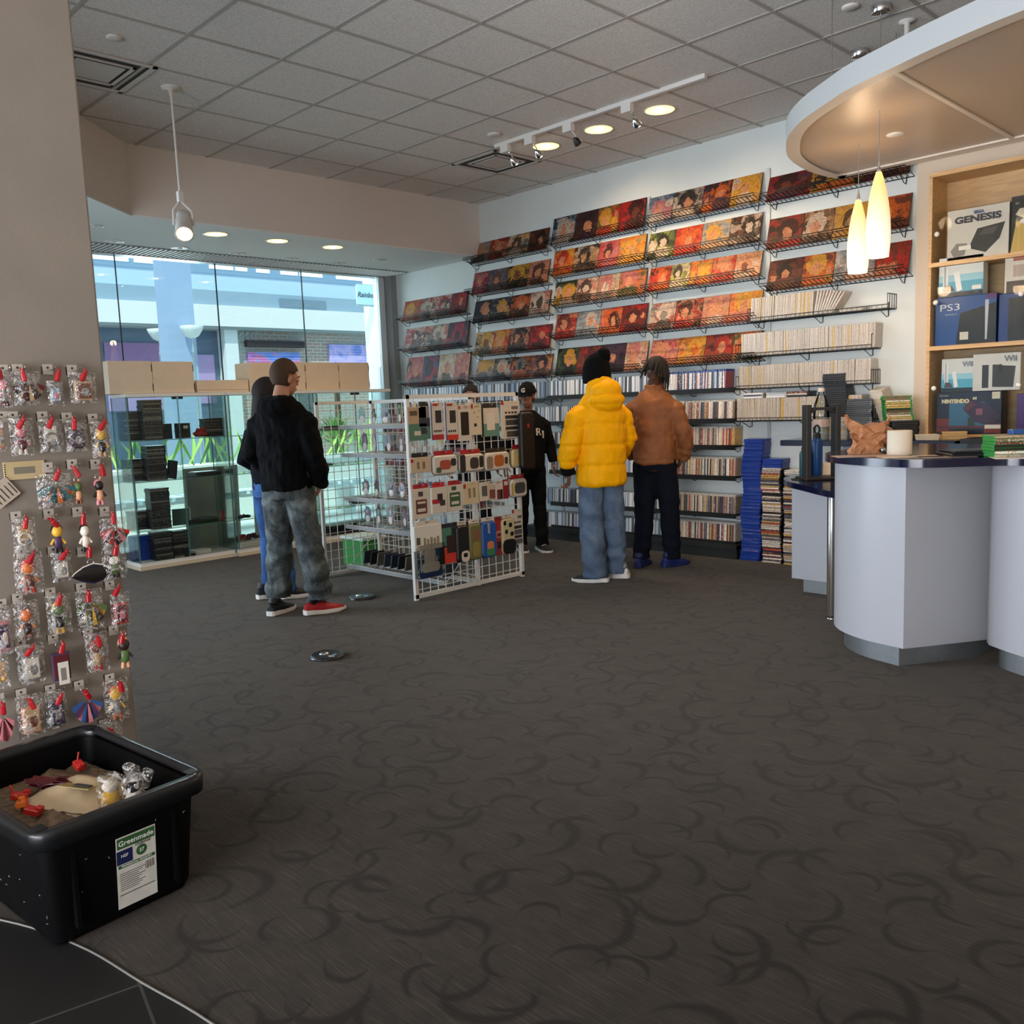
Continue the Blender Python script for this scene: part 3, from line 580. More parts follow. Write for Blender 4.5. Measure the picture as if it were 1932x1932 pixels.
for sec, row, z, h, pics in PICS:
    h *= 1.01; z = 1.462 + (z - 1.462) * 1.0085; x0, where = SEC[sec]; ps = pics.split(); n = len(ps); W = 1.2
    shelf(x0, z - .012, me_pic, f'black wire shelf under the {ROWN[row]} picture row, {SHORT[sec]}', 'black wire picture shelves')
    ws = [rnd.uniform(.85, 1.15) for _ in ps]; tot = sum(ws); x = x0 + .005
    for i, (p, q) in enumerate(zip(ps, ws)):
        w = (W - .01) * q / tot; pid += 1; cols, f = p.split(';'); csm = cols == 'CSM'
        if csm: cols = 'wiw'
        cl = [CN[k][1] for k in cols]; hs = [CN[k][1] for k in f]
        r3 = random.Random(pid * 13); figs = [(r3.uniform(.35, .65), r3.uniform(.52, .66), r3.uniform(.2, .3), hs[0], hs[1], hs[2])]
        if r3.random() < .55: figs.insert(0, (r3.choice((.15, .85)), r3.uniform(.4, .75), r3.uniform(.11, .18), hs[2], hs[1], hs[0]))
        b = MB(); th = .008; tl = .075                       # leaning back against the wall
        pts = [(0, 0), (w - .004, 0), (w - .004, h), (0, h)]
        b.add([(u, v_ * tl / h * 1.0 - .0, v_) for u, v_ in pts] + [(u, v_ * tl / h + th, v_) for u, v_ in pts], [(0, 1, 2, 3)], False)
        b.mat(1).add([(u, v_ * tl / h, v_) for u, v_ in pts] + [(u, v_ * tl / h + th, v_) for u, v_ in pts], [(5, 4, 7, 6), (0, 4, 5, 1), (1, 5, 6, 2), (2, 6, 7, 3), (3, 7, 4, 0)], False)
        tone = ' and '.join(dict.fromkeys(CN[k][0] for k in (f[2] if csm else '') + cols[:2]))
        lab = f'{tone} art panel, {ORD[i]} from left, {ROWN[row]} picture row {SHORT[sec]}'
        o = b.build('art_panel', [art(cl, pid, figs), M_edge], None, (x, YW - .095, z)); tag(o, lab, 'picture', 'art panels on the wire shelves')
        if csm:
            for j, wd_ in enumerate(('CHAIN', 'SAW', 'MAN')):
                vz = h - .045 - j * .062; text(wd_, 'lettering', .062, M_csm, o, (.012, vz * tl / h - .002, vz), (PI / 2 - math.atan(tl / h), 0, 0), align='LEFT', sx=min(1, (w - .03) / (.042 * len(wd_))), bold=.002)
        x += w
# grey upright rails behind the shelves
M_rail = mat('shelf_rail', '#b7bdbb', .5, .3)
for i, x in enumerate((-3.055, -1.80, -.575, .67)):
    b = MB(); b.bb((-.016, -.012, 0), (.016, 0, 3.3 - .35 * (i == 0))); tag(b.build('shelf_upright', M_rail, None, (x, YW, .06)), f'pale metal upright rail between the wire shelf columns, {ORD[i]} from the window', 'wall rail', 'upright rails of the wall shelving')

# ================================================================ game cases
def sleeve(name, pal, ink, inkamt=.5):
    t = NT(name); oi = t.node('ObjectInfo').outputs['Random']; n = len(pal)
    c = t.ramp(oi, [(i / n, k) for i, k in enumerate(pal)], True)
    g = t.node('TexCoord').outputs['Object']; off = t.math('MULTIPLY', oi, 91.0)
    mp = t.node('VectorMath', operation='ADD', i_0=g, i_1=t.node('CombineXYZ', i_X=off, i_Y=off, i_Z=off).outputs[0]).outputs[0]
    nz = t.node('TexNoise', i_Vector=mp, i_Scale=90.0, i_Detail=2.0).outputs[0]
    c = t.mix(t.math('MULTIPLY', t.math('GREATER_THAN', nz, .585), inkamt), c, t.ramp(t.math('FRACT', t.math('MULTIPLY', oi, 7.3)), [(i / len(ink), k) for i, k in enumerate(ink)], True))
    t.set('Base Color', c); t.set('Roughness', .3); return t.m
S_white = sleeve('white_sleeve', ['#c2baae', '#b6ada0', '#c9c2b7', '#bbb1a0', '#b4aca2', '#c2bbb2', '#c0b7ac', '#b9b0a4', '#beb6aa', '#c4bcb0', '#b0a79a', '#bcb2a4', '#c4a55c', '#bfb6aa'], ['#5b4b44', '#a24a3c', '#4a5a86', '#7e756c', '#8d8a3c'], .38)
S_mix = sleeve('mixed_sleeve', ['#d9cdbb', '#2a2422', '#b9a58a', '#6a3a32', '#efe6d6', '#33384a', '#c2b4a2', '#b0442e', '#57565c', '#e1d4c0', '#7d6a54', '#caa45a'], ['#1b1716', '#efe6d8', '#b33b2c', '#3b4f86'], .6)
S_blue = sleeve('bright_sleeve', ['#e3e2e0', '#23304e', '#c9d2de', '#7a3a34', '#f0ece4', '#8fa3bb', '#2b2623', '#d6c8ae', '#a0443a'], ['#14161c', '#f2efe8', '#2c59a8'], .5)
S_cool = sleeve('cool_sleeve', ['#c9d0da', '#e7ebef', '#8fa0b4', '#3a4250', '#dfe4ea', '#aab6c4', '#5f6a7c', '#f0f2f4'], ['#2c3444', '#7e9ac0', '#f4f6f8'], .5)
P_clear = mat('clear_case', '#b9b7b0', .2); P_blue = mat('blue_case', '#16327c', .25); P_black = mat('black_case', '#181717', .25); P_white = mat('white_case', '#cfc9be', .3); P_green = mat('green_case', '#2f8a3c', .3)
def case_mesh(name, h, plastic, slv, th=.0145, d=.135, bandtop=0.0):
    b = MB(); b.rbox((0, d / 2, h / 2), (th, d, h), .003, seg=1); b.mat(1); e = .0006
    b.bb((-th * .44, -e, h * .02), (th * .44, 0, h * (.975 - bandtop))); b.bb((th / 2, d * .06, h * .02), (th / 2 + e, d * .96, h * (.975 - bandtop)))
    return b.mesh(name, [plastic, slv])
m_wii = case_mesh('game_case', .19, P_white, S_white, .0148); m_ps = case_mesh('game_case', .171, P_clear, S_mix, bandtop=.07); m_blu = case_mesh('game_case', .171, P_blue, S_blue, bandtop=.09); m_cool = case_mesh('game_case', .171, P_clear, S_cool, bandtop=.06)
def case(me, x, z, label, group, lean=0.0, y=None, cat='game case', name='game_case'):
    o = link(name, me, None, (x, YW - .150 if y is None else y, z), (0, lean, rnd.uniform(-.02, .02))); return tag(o, label, cat, group)
def fill(me, x0, x1, z, th, label, group, lean=.05, gaps=(), name='game_case', cat='game case'):
    x = x0 + th / 2; cnt = 0
    while x < x1:
        if not any(a < x < b for a, b in gaps): case(me, x, z + rnd.uniform(0, .001), label, group, lean + rnd.uniform(-.015, .015), None, cat, name); cnt += 1
        x += th * 1.06 + (rnd.random() < .05) * .006
    return cnt
# white rows on the right
GW = 'white game cases on the wall shelves'
wn = 'white_game_case'; wc = 'white game case'
for x0, x1, z, w in ((.575, 1.14, 2.09, 'first white row, beneath the pendant lamps'), (.485, 1.66, 1.795, 'second white row, the longest and fullest'), (.455, 1.63, 1.52, 'third white row from the top'), (.435, 1.24, 1.24, 'lowest white row, above the blue stack')):
    shelf(.56 if z > 2 else .44, z - .008, me_bask, f'black wire basket shelf carrying the {w}', 'black wire shelves under the white cases')
    fill(m_wii, x0, x1, z, .0148, f'upright white game case in the {w}', GW + ': ' + w, .06 if z > 2 else .015, (), wn, wc)
x = 1.16
for k in range(9):
    a = .16 + k * .055; case(m_wii, x, 2.092 + .006 * k * 0, 'white game case leaning over at the right end of the first white row', 'leaning white cases', a, None, wc, wn); x += .0165 / math.cos(a)
for k in range(2):
    o = link(wn, m_wii, None, (1.37 + .19, YW - .152, 2.088 + .0075 + k * .0155), (0, -PI / 2, 0)); tag(o, f'white game case lying flat at the right end of the first white row, {["lower", "upper"][k]} one', wc, 'flat white cases')
for k in range(8):
    case(m_wii, 1.45 + k * .0157, 1.24, 'white game case right of the dark stack on the lowest white shelf', 'white cases right of the dark stack', -.06, None, wc, wn)
# columns C: dark and mixed games; rows from top
GR = [(1.527, 'first games row, blue topped'), (1.256, 'second games row'), (1.019, 'third games row'), (.743, 'fourth games row'), (.403, 'fifth games row'), (.150, 'lowest games row')]
for i, (z, w) in enumerate(GR):
    shelf(-.60, z - .008, me_game, f'black game shelf under the {w} behind the brown jacket', 'black game shelves').scale.x = .86; 
    shelf(-1.83, z - .008, me_game, f'black game shelf under the {w} behind the yellow jacket', 'black game shelves'); 
    if i: b = 0
    fill(m_blu if i == 0 else m_ps, -.33, .33 if i == 0 else .41, z, .0138, f'upright game case in the {w} right of the brown jacket', f'games right of the brown jacket, {w}', .04, (), 'game_case')
# the rest of the games, left of the yellow jacket, shown small behind the racks
gb = MB(); parts_ = []
def stuff_row(mb, x0, x1, z, h, th=.0138):
    x = x0
    while x < x1:
        hh = h * rnd.uniform(.985, 1.0); mb.mat(rnd.randrange(6)); mb.box((x + th / 2, .07, z + hh / 2), (th, .135, hh), (0, rnd.uniform(.02, .07), 0)); x += th * 1.1
for i, z in enumerate((1.52, 1.253, .979, .721, .381, .128)): stuff_row(gb, -2.05, -.40, z, .165)
stuff_row(gb, -4.3, -2.2, 1.50, .19)
cm = [mat('spine_pale', '#d9dee4', .3), mat('spine_blue', '#8aa0bd', .3), mat('spine_white', '#f0f1f0', .3), mat('spine_slate', '#5d6878', .3), mat('spine_light', '#c3cad3', .3), mat('spine_dark', '#363b46', .3)]
gs = gb.build('game_cases', cm, None, (0, YW - .155, 0)); tag(gs, 'rows of pale game cases on the shelves left of the yellow jacket', 'game cases', None, 'stuff')
for x, z, w in ((-4.30, 1.492, 'behind the racks beside the window'), (-3.07, 1.492, 'behind the racks in the corner')): shelf(x, z, me_game, f'black game shelf {w}', 'black game shelves')
b = MB(); b.bb((-2.2, 3.06, 0), (.45, 3.25, .11)); b.bb((-2.2, 3.05, .09), (.45, 3.25, .13)); tag(b.build('plinth', mat('black_plinth', '#0f0f10', .6)), 'low black plinth along the wall under the lowest games row', 'plinth')
# stacks standing on the floor
def flat_mesh(name, plastic, slv, th=.0145):
    b = MB(); w, d = .19, .135; b.rbox((0, 0, th / 2), (w, d, th), .003, seg=1); b.mat(1); e = .0006
    b.bb((-w * .48, -d / 2 - e, th * .1), (w * .42, -d / 2, th * .9)); b.bb((-w * .47, -d * .45, th), (w * .47, d * .47, th + e)); return b.mesh(name, [plastic, slv])
f_mix = flat_mesh('stacked_case', P_black, S_mix); f_blue = flat_mesh('stacked_case', P_blue, mat('blue_edge', '#1d3f96', .3)); f_black = flat_mesh('stacked_case', P_black, mat('dark_sleeve', '#242221', .35)); f_green = flat_mesh('stacked_case', P_green, S_mix); f_cool = flat_mesh('stacked_case', P_clear, S_cool); f_dk = flat_mesh('stacked_case', P_black, sleeve('dark_mix_sleeve', ['#2c2a2c', '#4b4748', '#6b625c', '#3a3234', '#8d857c', '#232226'], ['#b9b2a8', '#15161a'], .4))
def stack(me, x, y, z0, n, label, group, wob=.006, rz=0.0, th=.0145, lean=(0, 0), top=None):
    for k in range(n):
        o = link('stacked_case', (top[1] if top and k >= n - top[0] else me), None, (x + lean[0] * k / n + math.sin(k * .23 + x * 9) * wob + rnd.uniform(-.004, .004), y + lean[1] * k / n + rnd.uniform(-.004, .004), z0 + k * (th + .0009)), (0, 0, rz + rnd.uniform(-.03, .03)))
        tag(o, label(k) if callable(label) else label, 'stacked game case', group)
m_bs = flat_mesh('stacked_case', P_blue, mat('blue_edge', '#1d3f96', .3))
stack(f_blue, .565, 3.155, 0.0, 70, 'blue game case in the tall leaning stack on the floor beside the shelves', 'tall blue stack', .012, PI / 2 * 0 + .05, lean=(.03, 0))
stack(f_mix, .775, 3.155, 0.0, 59, lambda k: 'blue game case on top of the second floor stack' if k >= 54 else 'mixed game case in the second stack on the floor, topped by blue ones', 'second floor stack', .008, .03, lean=(.0, 0), top=(5, f_blue))
stack(f_mix, .985, 3.155, 0.0, 53, 'mixed game case in the third floor stack, half behind the low counter', 'third floor stack', .006)
# on the lowest white shelf: dark stack, cases lying across the tops, a leaning pile at the right end
stack(f_black, 1.345, 3.155, 1.237, 24, 'black game case in the dark stack on the lowest white shelf', 'dark stack on the shelf', .012)
for x0, n, me, w in ((.60, 3, f_cool, 'left'), (.81, 3, f_cool, 'middle'), (1.02, 3, f_mix, 'right')):
    stack(me, x0, 3.165, 1.24 + .1905, n, f'game case lying flat on top of the lowest white row, {w} heap', 'cases lying on the white row', .004)
f_wl = flat_mesh("stacked_case", P_white, S_white)
for k in range(22):
    o = link("stacked_case", f_wl, None, (1.80 - k * .0058, 3.15, 1.14 + k * .0152), (0, -.22, PI / 2)); o.scale = (.8, .72, 1)
    tag(o, 'white game case in the slanting pile at the right end of the white shelves', 'stacked game case', 'slanting white pile')
# ================================================================ pillar with keychain packs on peg hooks
M_clip = mat('red_plastic', '#a51a22', .3)
M_tag = mat('clear_tag', '#b9b0a4', .35); M_hole = mat('tag_hole', '#3a3430', .9)
def bagmat():
    t = NT('clear_bag'); t.n.remove(t.b); tc = t.node('TexCoord').outputs['Object']
    nz = t.node('TexNoise', i_Vector=tc, i_Scale=38.0, i_Detail=3.0, i_Distortion=1.0).outputs[0]
    bp = t.node('Bump', i_Strength=1.0, i_Distance=.02, i_Height=nz).outputs[0]
    tr = t.node('BsdfTransparent', i_Color=(.93, .92, .90, 1)); gl = t.node('BsdfGlossy', i_Roughness=.12, i_Normal=bp); df = t.node('BsdfDiffuse', i_Color=(.75, .73, .70, 1))
    m1 = t.node('MixShader', i_0=t.math('MULTIPLY', t.math('GREATER_THAN', nz, .55), .35)); t.l.new(tr.outputs[0], m1.inputs[1]); t.l.new(df.outputs[0], m1.inputs[2])
    m2 = t.node('MixShader', i_0=.16); t.l.new(m1.outputs[0], m2.inputs[1]); t.l.new(gl.outputs[0], m2.inputs[2]); t.l.new(m2.outputs[0], t.out.inputs[0]); return t.m
M_bag = bagmat()
def col(c): return mat('charm_' + c, CN[c][1] if c in CN else c, .4)
XP = 1.2
# tag pixel, pack box in pixels, clip pixel, kind of charm, colours, words
KEY = [
 ((5, 698), (-12, 702, 26, 768), (0, 706), 'fig', 'ime', 'crumpled clear bag with a pink and grey charm at the photo edge, top row'),
 ((33, 697), (20, 700, 80, 764), (46, 711), 'fan', 'mtd', 'clear bag with a dark red fan shaped charm, top row'),
 ((90, 697), (86, 718, 122, 766), (110, 711), 'card', 'eli', 'flat grey card block charm, top row'),
 ((136, 698), (128, 703, 184, 760), (158, 711), 'block', 'tue', 'clear bag with a tan square charm, top row nearest the pillar edge'),
 ((3, 786), (-14, 788, 12, 852), None, 'block', 'ite', 'clear bag with a pale charm cut by the photo edge, second row'),
 ((24, 786), (14, 790, 68, 858), (39, 801), 'fig', 'iwm', 'clear bag with a pink and white charm and key ring, second row'),
 ((80, 786), (70, 792, 122, 852), (95, 801), 'ring', 'ewe', 'clear bag with a grey ring charm, second row'),
 ((126, 788), (120, 794, 168, 850), (141, 803), 'block', 'dpe', 'clear bag with a dark square charm, second row'),
 ((175, 790), (168, 796, 214, 862), (193, 805), 'fig', 'ytk', 'gold and black figure charm in a bag, second row nearest the pillar edge'),
 ((90, 882), (66, 896, 138, 954), (108, 899), 'fan', 'aoa', 'dark teal folded strap with orange foil fan, third row'),
 ((136, 876), (128, 900, 166, 950), (147, 893), 'fig', 'gus', 'olive figure charm pair, third row'),
 ((180, 876), (166, 895, 208, 952), (195, 891), 'fig', 'kis', 'black haired charm on a pink strap, third row nearest the pillar edge'),
 ((30, 975), (20, 980, 72, 1040), (49, 990), 'ring', 'wte', 'clear bag with a gold key ring, fourth row'),
 ((92, 970), (82, 980, 134, 1042), (105, 988), 'fig', 'ykp', 'yellow and black striped charm with a gold ring, fourth row'),
 ((146, 966), (138, 980, 182, 1040), (158, 983), 'fig', 'wkw', 'white and black animal charm, fourth row'),
 ((197, 965), (186, 980, 240, 1032), (215, 981), 'fan', 'rki', 'shiny red and black charm, fourth row nearest the pillar edge'),
 ((40, 1044), (22, 1046, 86, 1116), (58, 1057), 'fig', 'oru', 'clear bag with an orange and red charm and ring, fifth row'),
 ((100, 1040), (94, 1044, 138, 1094), (120, 1050), 'block', 'ewe', 'clear bag with a grey card, fifth row'),
 ((155, 1041), (132, 1060, 212, 1100), (170, 1045), 'whale', 'nkw', 'dark boat shaped charm with a pale rim, fifth row'),
 ((205, 1036), (190, 1040, 242, 1088), (219, 1041), 'fig', 'wkg', 'clear bag with a white faced charm, fifth row nearest the pillar edge'),
 ((2, 1140), (-16, 1150, 27, 1232), None, 'block', 'ipw', 'pink and white card charm cut by the photo edge, sixth row'),
 ((33, 1129), (22, 1138, 78, 1202), None, 'fig', 'oud', 'clear bag with an orange and brown charm, sixth row'),
 ((95, 1118), (84, 1126, 138, 1192), (112, 1136), 'fig', 'gyk', 'dark green charm with yellow strap, sixth row'),
 ((153, 1109), (140, 1116, 198, 1184), (168, 1129), 'fan', 'gyd', 'green and yellow round charm, sixth row'),
 ((207, 1104), (206, 1122, 248, 1178), (220, 1118), 'block', 'rmi', 'clear square block with a red picture, sixth row nearest the pillar edge'),
 ((0, 1236), (-18, 1240, 22, 1296), None, 'ring', 'tty', 'beige ring charm cut by the photo edge, seventh row'),
 ((39, 1216), (28, 1220, 88, 1284), (55, 1232), 'block', 'ewe', 'crumpled clear bag with a grey card, seventh row'),
 ((100, 1205), (84, 1216, 144, 1288), (118, 1226), 'card', 'pme', 'dark purple block with a white barcode sticker, seventh row'),
 ((166, 1194), (158, 1198, 208, 1262), (188, 1213), 'fig', 'urt', 'clear bag with a brown and red charm, seventh row'),
 ((214, 1189), (208, 1194, 260, 1256), (231, 1207), 'fig', 'dsg', 'brown haired figure charm with wire loop, seventh row nearest the pillar edge'),
 ((-2, 1318), (-18, 1330, 26, 1404), (7, 1341), 'fan', 'imi', 'pink charm cut by the photo edge, eighth row'),
 ((40, 1309), (28, 1316, 88, 1382), (62, 1331), 'block', 'stu', 'clear bag with a peach picture block, eighth row'),
 ((95, 1301), (82, 1306, 130, 1368), (112, 1323), 'block', 'npe', 'clear bag with a dark blue block, eighth row'),
 ((149, 1293), (132, 1302, 190, 1366), (167, 1313), 'fan', 'bip', 'blue and pink shield shaped charm, eighth row'),
 ((207, 1280), (192, 1286, 246, 1352), (230, 1299), 'fig', 'yoe', 'yellow and orange charm, eighth row nearest the pillar edge'),
 ((196, 1366), (180, 1366, 236, 1420), (215, 1386), 'block', 'ewe', 'clear bag hanging lowest, just above the black tote'),
]
def charm(b, kind, w, h, r):
    if kind == 'fig':
        b.ell((0, 0, -h * .36), (.014, w * .24, h * .17), 12, 8); b.mat(1).ell((-.003, 0, -h * .33), (.014, w * .26, h * .17), 12, 7); b.mat(0).ell((.004, 0, -h * .39), (.012, w * .20, h * .13))
        b.mat(2).ell((0, 0, -h * .68), (.012, w * .20, h * .20), 12, 7); b.mat(0)
        for s in (-1, 1): b.tube([(0, s * w * .15, -h * .58), (.004, s * w * .30, -h * .72)], .005, 6); b.mat(1).tube([(0, s * w * .09, -h * .82), (0, s * w * .12, -h * .97)], .007, 6); b.mat(0)
        b.mat(2).tube([(0, w * .1, -h * .1), (0, w * .05, -h * .3)], .003, 5)
    elif kind == 'fan':
        n = 10; c = V((0, w * .06, -h * .30))
        for k in range(n):
            a0, a1 = (PI * (.08 + .84 * (k + q) / n) for q in (0, 1)); b.mat(k % 3)
            p = [c + V((.004 * (-1) ** k, math.cos(a) * w * q, -math.sin(a) * h * q)) for a, q in ((a0, .12), (a0, .58), (a1, .58), (a1, .12))]
            b.add(p + [q + V((.007, 0, 0)) for q in p], [(3, 2, 1, 0), (4, 5, 6, 7), (0, 1, 5, 4), (1, 2, 6, 5), (2, 3, 7, 6), (3, 0, 4, 7)], False)
    elif kind == 'whale':
        pr = [(.001, -.5), (.10, -.42), (.26, -.2), (.34, .05), (.26, .3), (.10, .45), (.001, .5)]
        for s_, m in ((1, 0), (.8, 1)):
            b.mat(m); b.loft([[V((.008 * math.cos(q * PI / 5) + .004 * m, y * w, -h * .55 + rr * h * 1.1 * math.sin(q * PI / 5) * s_)) for q in range(10)] for rr, y in pr], True)
        b.mat(2).tube([(.004, y * w, -h * .55 + rr * h * 1.12) for rr, y in pr], .003, 5)
    elif kind == 'ring':
        b.tube([(.004, math.cos(a * PI / 9) * w * .26, -h * .6 + math.sin(a * PI / 9) * w * .26) for a in range(18)], .004, 6, closed=True); b.mat(1).rbox((0, 0, -h * .45), (.006, w * .5, h * .5), .002); b.mat(2).ell((.006, w * .1, -h * .7), (.006, w * .16, w * .16))
    else:
        z = -h * (.55 if kind == 'card' else .6); b.rbox((0, 0, z), (.016, w * .66, h * .62), .004); b.mat(1).rbox((.009, 0, z), (.002, w * .54, h * .50), .0008)
        b.mat(2).ell((.010, w * .05, z - h * .04), (.002, w * .16, h * .14))
charm_ring = lambda b: b.tube([(0, math.cos(a * PI / 8) * .011, -.012 + math.sin(a * PI / 8) * .011) for a in range(16)], .0015, 5, closed=True)
me_hook = MB(); me_hook.tube([(0, 0, -.004), (.03, 0, -.004), (.10, 0, -.004), (.115, 0, .004)], .0022, 6); me_hook.bb((0, -.012, -.016), (.003, .012, .012)); me_hook = me_hook.mesh('peg_hook', M_chrome)
def clip_mesh():
    b = MB(); b.rbox((0, 0, 0), (.018, .017, .03), .005); b.rbox((0, .002, .018), (.012, .012, .016), .004); b.tube([(0, -.003, .022), (0, -.004, .034)], .003, 5); return b.mesh('red_stop_lock', M_clip)
me_clip = clip_mesh()
r5 = random.Random(5)
for i, (tg, bx, cl, kind, cs, words_) in enumerate(KEY):
    p = px(tg[0], tg[1], 0, XP + .035); a = px(bx[0], bx[1], 0, XP + .06); c = px(bx[2], bx[3], 0, XP + .06)
    w = abs(c.y - a.y); h = a.z - c.z; t = thing('keychain', words_, 'keychain', (XP, p.y, p.z), 0, 'keychain packs on the pillar')
    hk = link('peg_hook', me_hook, t, (0.001, 0, 0))
    if cl:
        q = px(cl[0], cl[1], 0, XP + .115); o = link('red_stop_lock', me_clip, hk, (.108, q.y - p.y, q.z - p.z), (r5.uniform(-.7, .7), 0, r5.uniform(-.4, .4)))
    b = MB(); b.rbox((.0355, 0, 0), (.0012, .034, .036), .0004); b.mat(1); b.lathe([(.0045, 0), (.001, .0002)], (.0364, 0, .006), 10, axis='x'); b.build('hang_tag', [M_tag, M_hole], t)
    off = V((.06, (a.y + c.y) / 2 - p.y, a.z - p.z))
    b = MB(); charm(b, kind, w, h, r5); b.build('charm', [col(k) for k in cs], t, off)
    b = MB(); charm_ring(b); b.build('ring', M_chrome, t, off)
    if kind not in ('whale',) and (words_.find('bag') >= 0 or r5.random() < .4):
        b = MB(); n = 9
        def P_(y, z, s): e = min(1, 4 * min(y, 1 - y)) * min(1, 4 * z) * min(1, 3 * (1 - z) + .1); return V((s * (.004 + .018 * e) + r5.uniform(-.003, .003), (y - .5) * w, -z * h))
        for s in (1, -1):
            vs = [P_(k / n, j / n, s) for j in range(n + 1) for k in range(n + 1)]; b.add(vs, [(j * (n + 1) + k, j * (n + 1) + k + 1, (j + 1) * (n + 1) + k + 1, (j + 1) * (n + 1) + k) for j in range(n) for k in range(n)], True)
        b.build('clear_bag', M_bag, t, off)
    if 'barcode' in words_: b = MB(); b.bb((.012, -.014, -h * .95), (.0135, .022, -h * .45)); b.mat(1).bb((.0136, -.006, -h * .86), (.014, .012, -h * .58)); b.build('barcode_sticker', [mat('sticker_white', '#d8d2c8', .6), mat('barcode_grey', '#7d776f', .6)], t, off)
q = px(47, 887, 0, XP + .01)
b = MB(); b.rbox((.006, 0, 0), (.006, .135, .064), .002); b.mat(1).bb((.009, -.035, -.012), (.0095, .033, .012)); b.mat(2)
for k in range(7): b.bb((.009, -.066, -.028 + k * .008), (.0096, -.061, -.024 + k * .008))
tag(b.build('window_card', [mat('beige_card', '#c4ae82', .6), mat('card_window', '#7f7868', .5), M_black], None, (XP, q.y, q.z)), 'beige card with a small grey window hung on the pillar, third row', 'card')
q = px(6, 930, 0, XP + .012)
b = MB(); b.rbox((0, 0, 0), (.004, .085, .075), .001, rot=(.62, 0, 0)); b.mat(1)
mm = Euler((.62, 0, 0)).to_matrix()
for k in range(5): b.box(mm @ V((.0025, -.03 + k * .016, -.005)), (.0008, .003, .045), mm)
tag(b.build('tilted_card', [mat('cream_card', '#b8aa98', .6), M_black], None, (XP + .012, q.y, q.z)), 'tilted cream card with dark pen strokes at the photo edge on the pillar', 'card')

# ================================================================ black tote full of keychain packs
tb = thing('storage_tote', 'open black plastic tote with a green and white label at the pillar', 'storage tote', (1.758, -3.0, 0), math.radians(6.0))
M_tote = mat('tote_plastic', '#060607', .5, spec=.12, bump=.08, bscale=120, var=.15, vscale=8)
def rr(L, W, r, z, n=5):
    out = []
    for cx, cy, a0 in ((L / 2 - r, W / 2 - r, 0), (-L / 2 + r, W / 2 - r, PI / 2), (-L / 2 + r, -W / 2 + r, PI), (L / 2 - r, -W / 2 + r, 1.5 * PI)):
        for k in range(n + 1): a = a0 + PI / 2 * k / n; out.append(V((cx + r * math.cos(a), cy + r * math.sin(a), z)))
    return out
b = MB(); TH = .372
b.loft([rr(.62, .40, .03, .004), rr(.65, .425, .04, .03), rr(.70, .465, .045, .30), rr(.705, .47, .045, TH - .03)], False); b.add(rr(.62, .40, .03, .004), [tuple(range(24))[::-1]], False)
b.loft([rr(.695, .46, .042, TH - .03), rr(.64, .415, .035, .02)], False); b.add(rr(.64, .415, .035, .02), [tuple(range(24))], False)
for s in (-1, 1):                                                    # corner ribs in the walls
    for y in (-.15, .15): b.bb((s * .325 - .02, y - .006, .05), (s * .350, y + .006, .30))
b.build('bin_body', M_tote, tb)
b = MB(); b.loft([rr(.705, .47, .045, TH - .06), rr(.775, .515, .06, TH - .055), rr(.78, .52, .06, TH - .008), rr(.77, .512, .058, TH), rr(.705, .47, .05, TH), rr(.70, .465, .046, TH - .02)], False)
b.build('rim', mat('tote_rim', '#121416', .3), tb)
b = MB()
for sx in (-1, 1):
    for sy in (-1, 1): b.bb((sx * .335 - .02, sy * .225 - .016, TH - .001), (sx * .335 + .02, sy * .225 + .016, TH + .0015))
b.build('lid_notch', mat('notch_dark', '#030303', .6), tb)
lb = MB(); w2, h2 = .060, .112
lb.bb((-.0008, -w2, -h2), (.0008, w2, h2)); lb.mat(1).bb((.0008, -w2 + .003, h2 - .036), (.0014, w2 - .003, h2 - .004)); lb.mat(2).bb((.0008, -w2, h2 - .085), (.0014, -.012, h2 - .042)); lb.mat(1).bb((.0008, -w2 + .004, h2 - .098), (.0013, w2 - .004, h2 - .088)); lb.mat(0)
lb.mat(3)
for k in range(9): lb.bb((.0008, -w2 + .008, -.005 - k * .0065), (.0013, .025 - (k % 3) * .01, -.003 - k * .0065))
for k in range(7): lb.bb((.0008, .026 + k * .0042, -.018), (.0013, .0275 + k * .0042 + (k % 2) * .001, .006))
lb.bb((.0008, -w2 + .006, -.072), (.0012, w2 - .006, -.069)); lb.mat(1)
lb.lathe([(.017, .0008), (.001, .0013)], (0, .016, h2 - .063), 16, axis='x')
Lb = lb.build('label', [mat('label_white', '#c9c7be', .5, var=.08, vscale=30), mat('label_green', '#2f5a30', .5), mat('label_navy', '#141d4a', .5), mat('label_ink', '#55534e', .6)], tb, (.3385, .03, .150), (0, .0926, 0))
Wt = mat('label_letter', '#e8e8e0', .5); Ik = mat('label_dark', '#2b2a27', .5)
for s_, z_, y_, sz, m_ in (('Greenmade', h2 - .021, 0, .0225, Wt), ('STORAGE', h2 - .041, .020, .011, Ik), ('NSF', h2 - .060, -.036, .013, Wt), ('27', h2 - .063, .016, .015, Wt), ('PROFESSIONAL GRADE BIN', h2 - .093, 0, .0075, Wt)):
    text(s_, 'lettering', sz, m_, Lb, (.0016, y_, z_), (PI / 2, 0, PI / 2), .0003, bold=.0002 if sz > .02 else 0)
sb = MB(); r6 = random.Random(8)
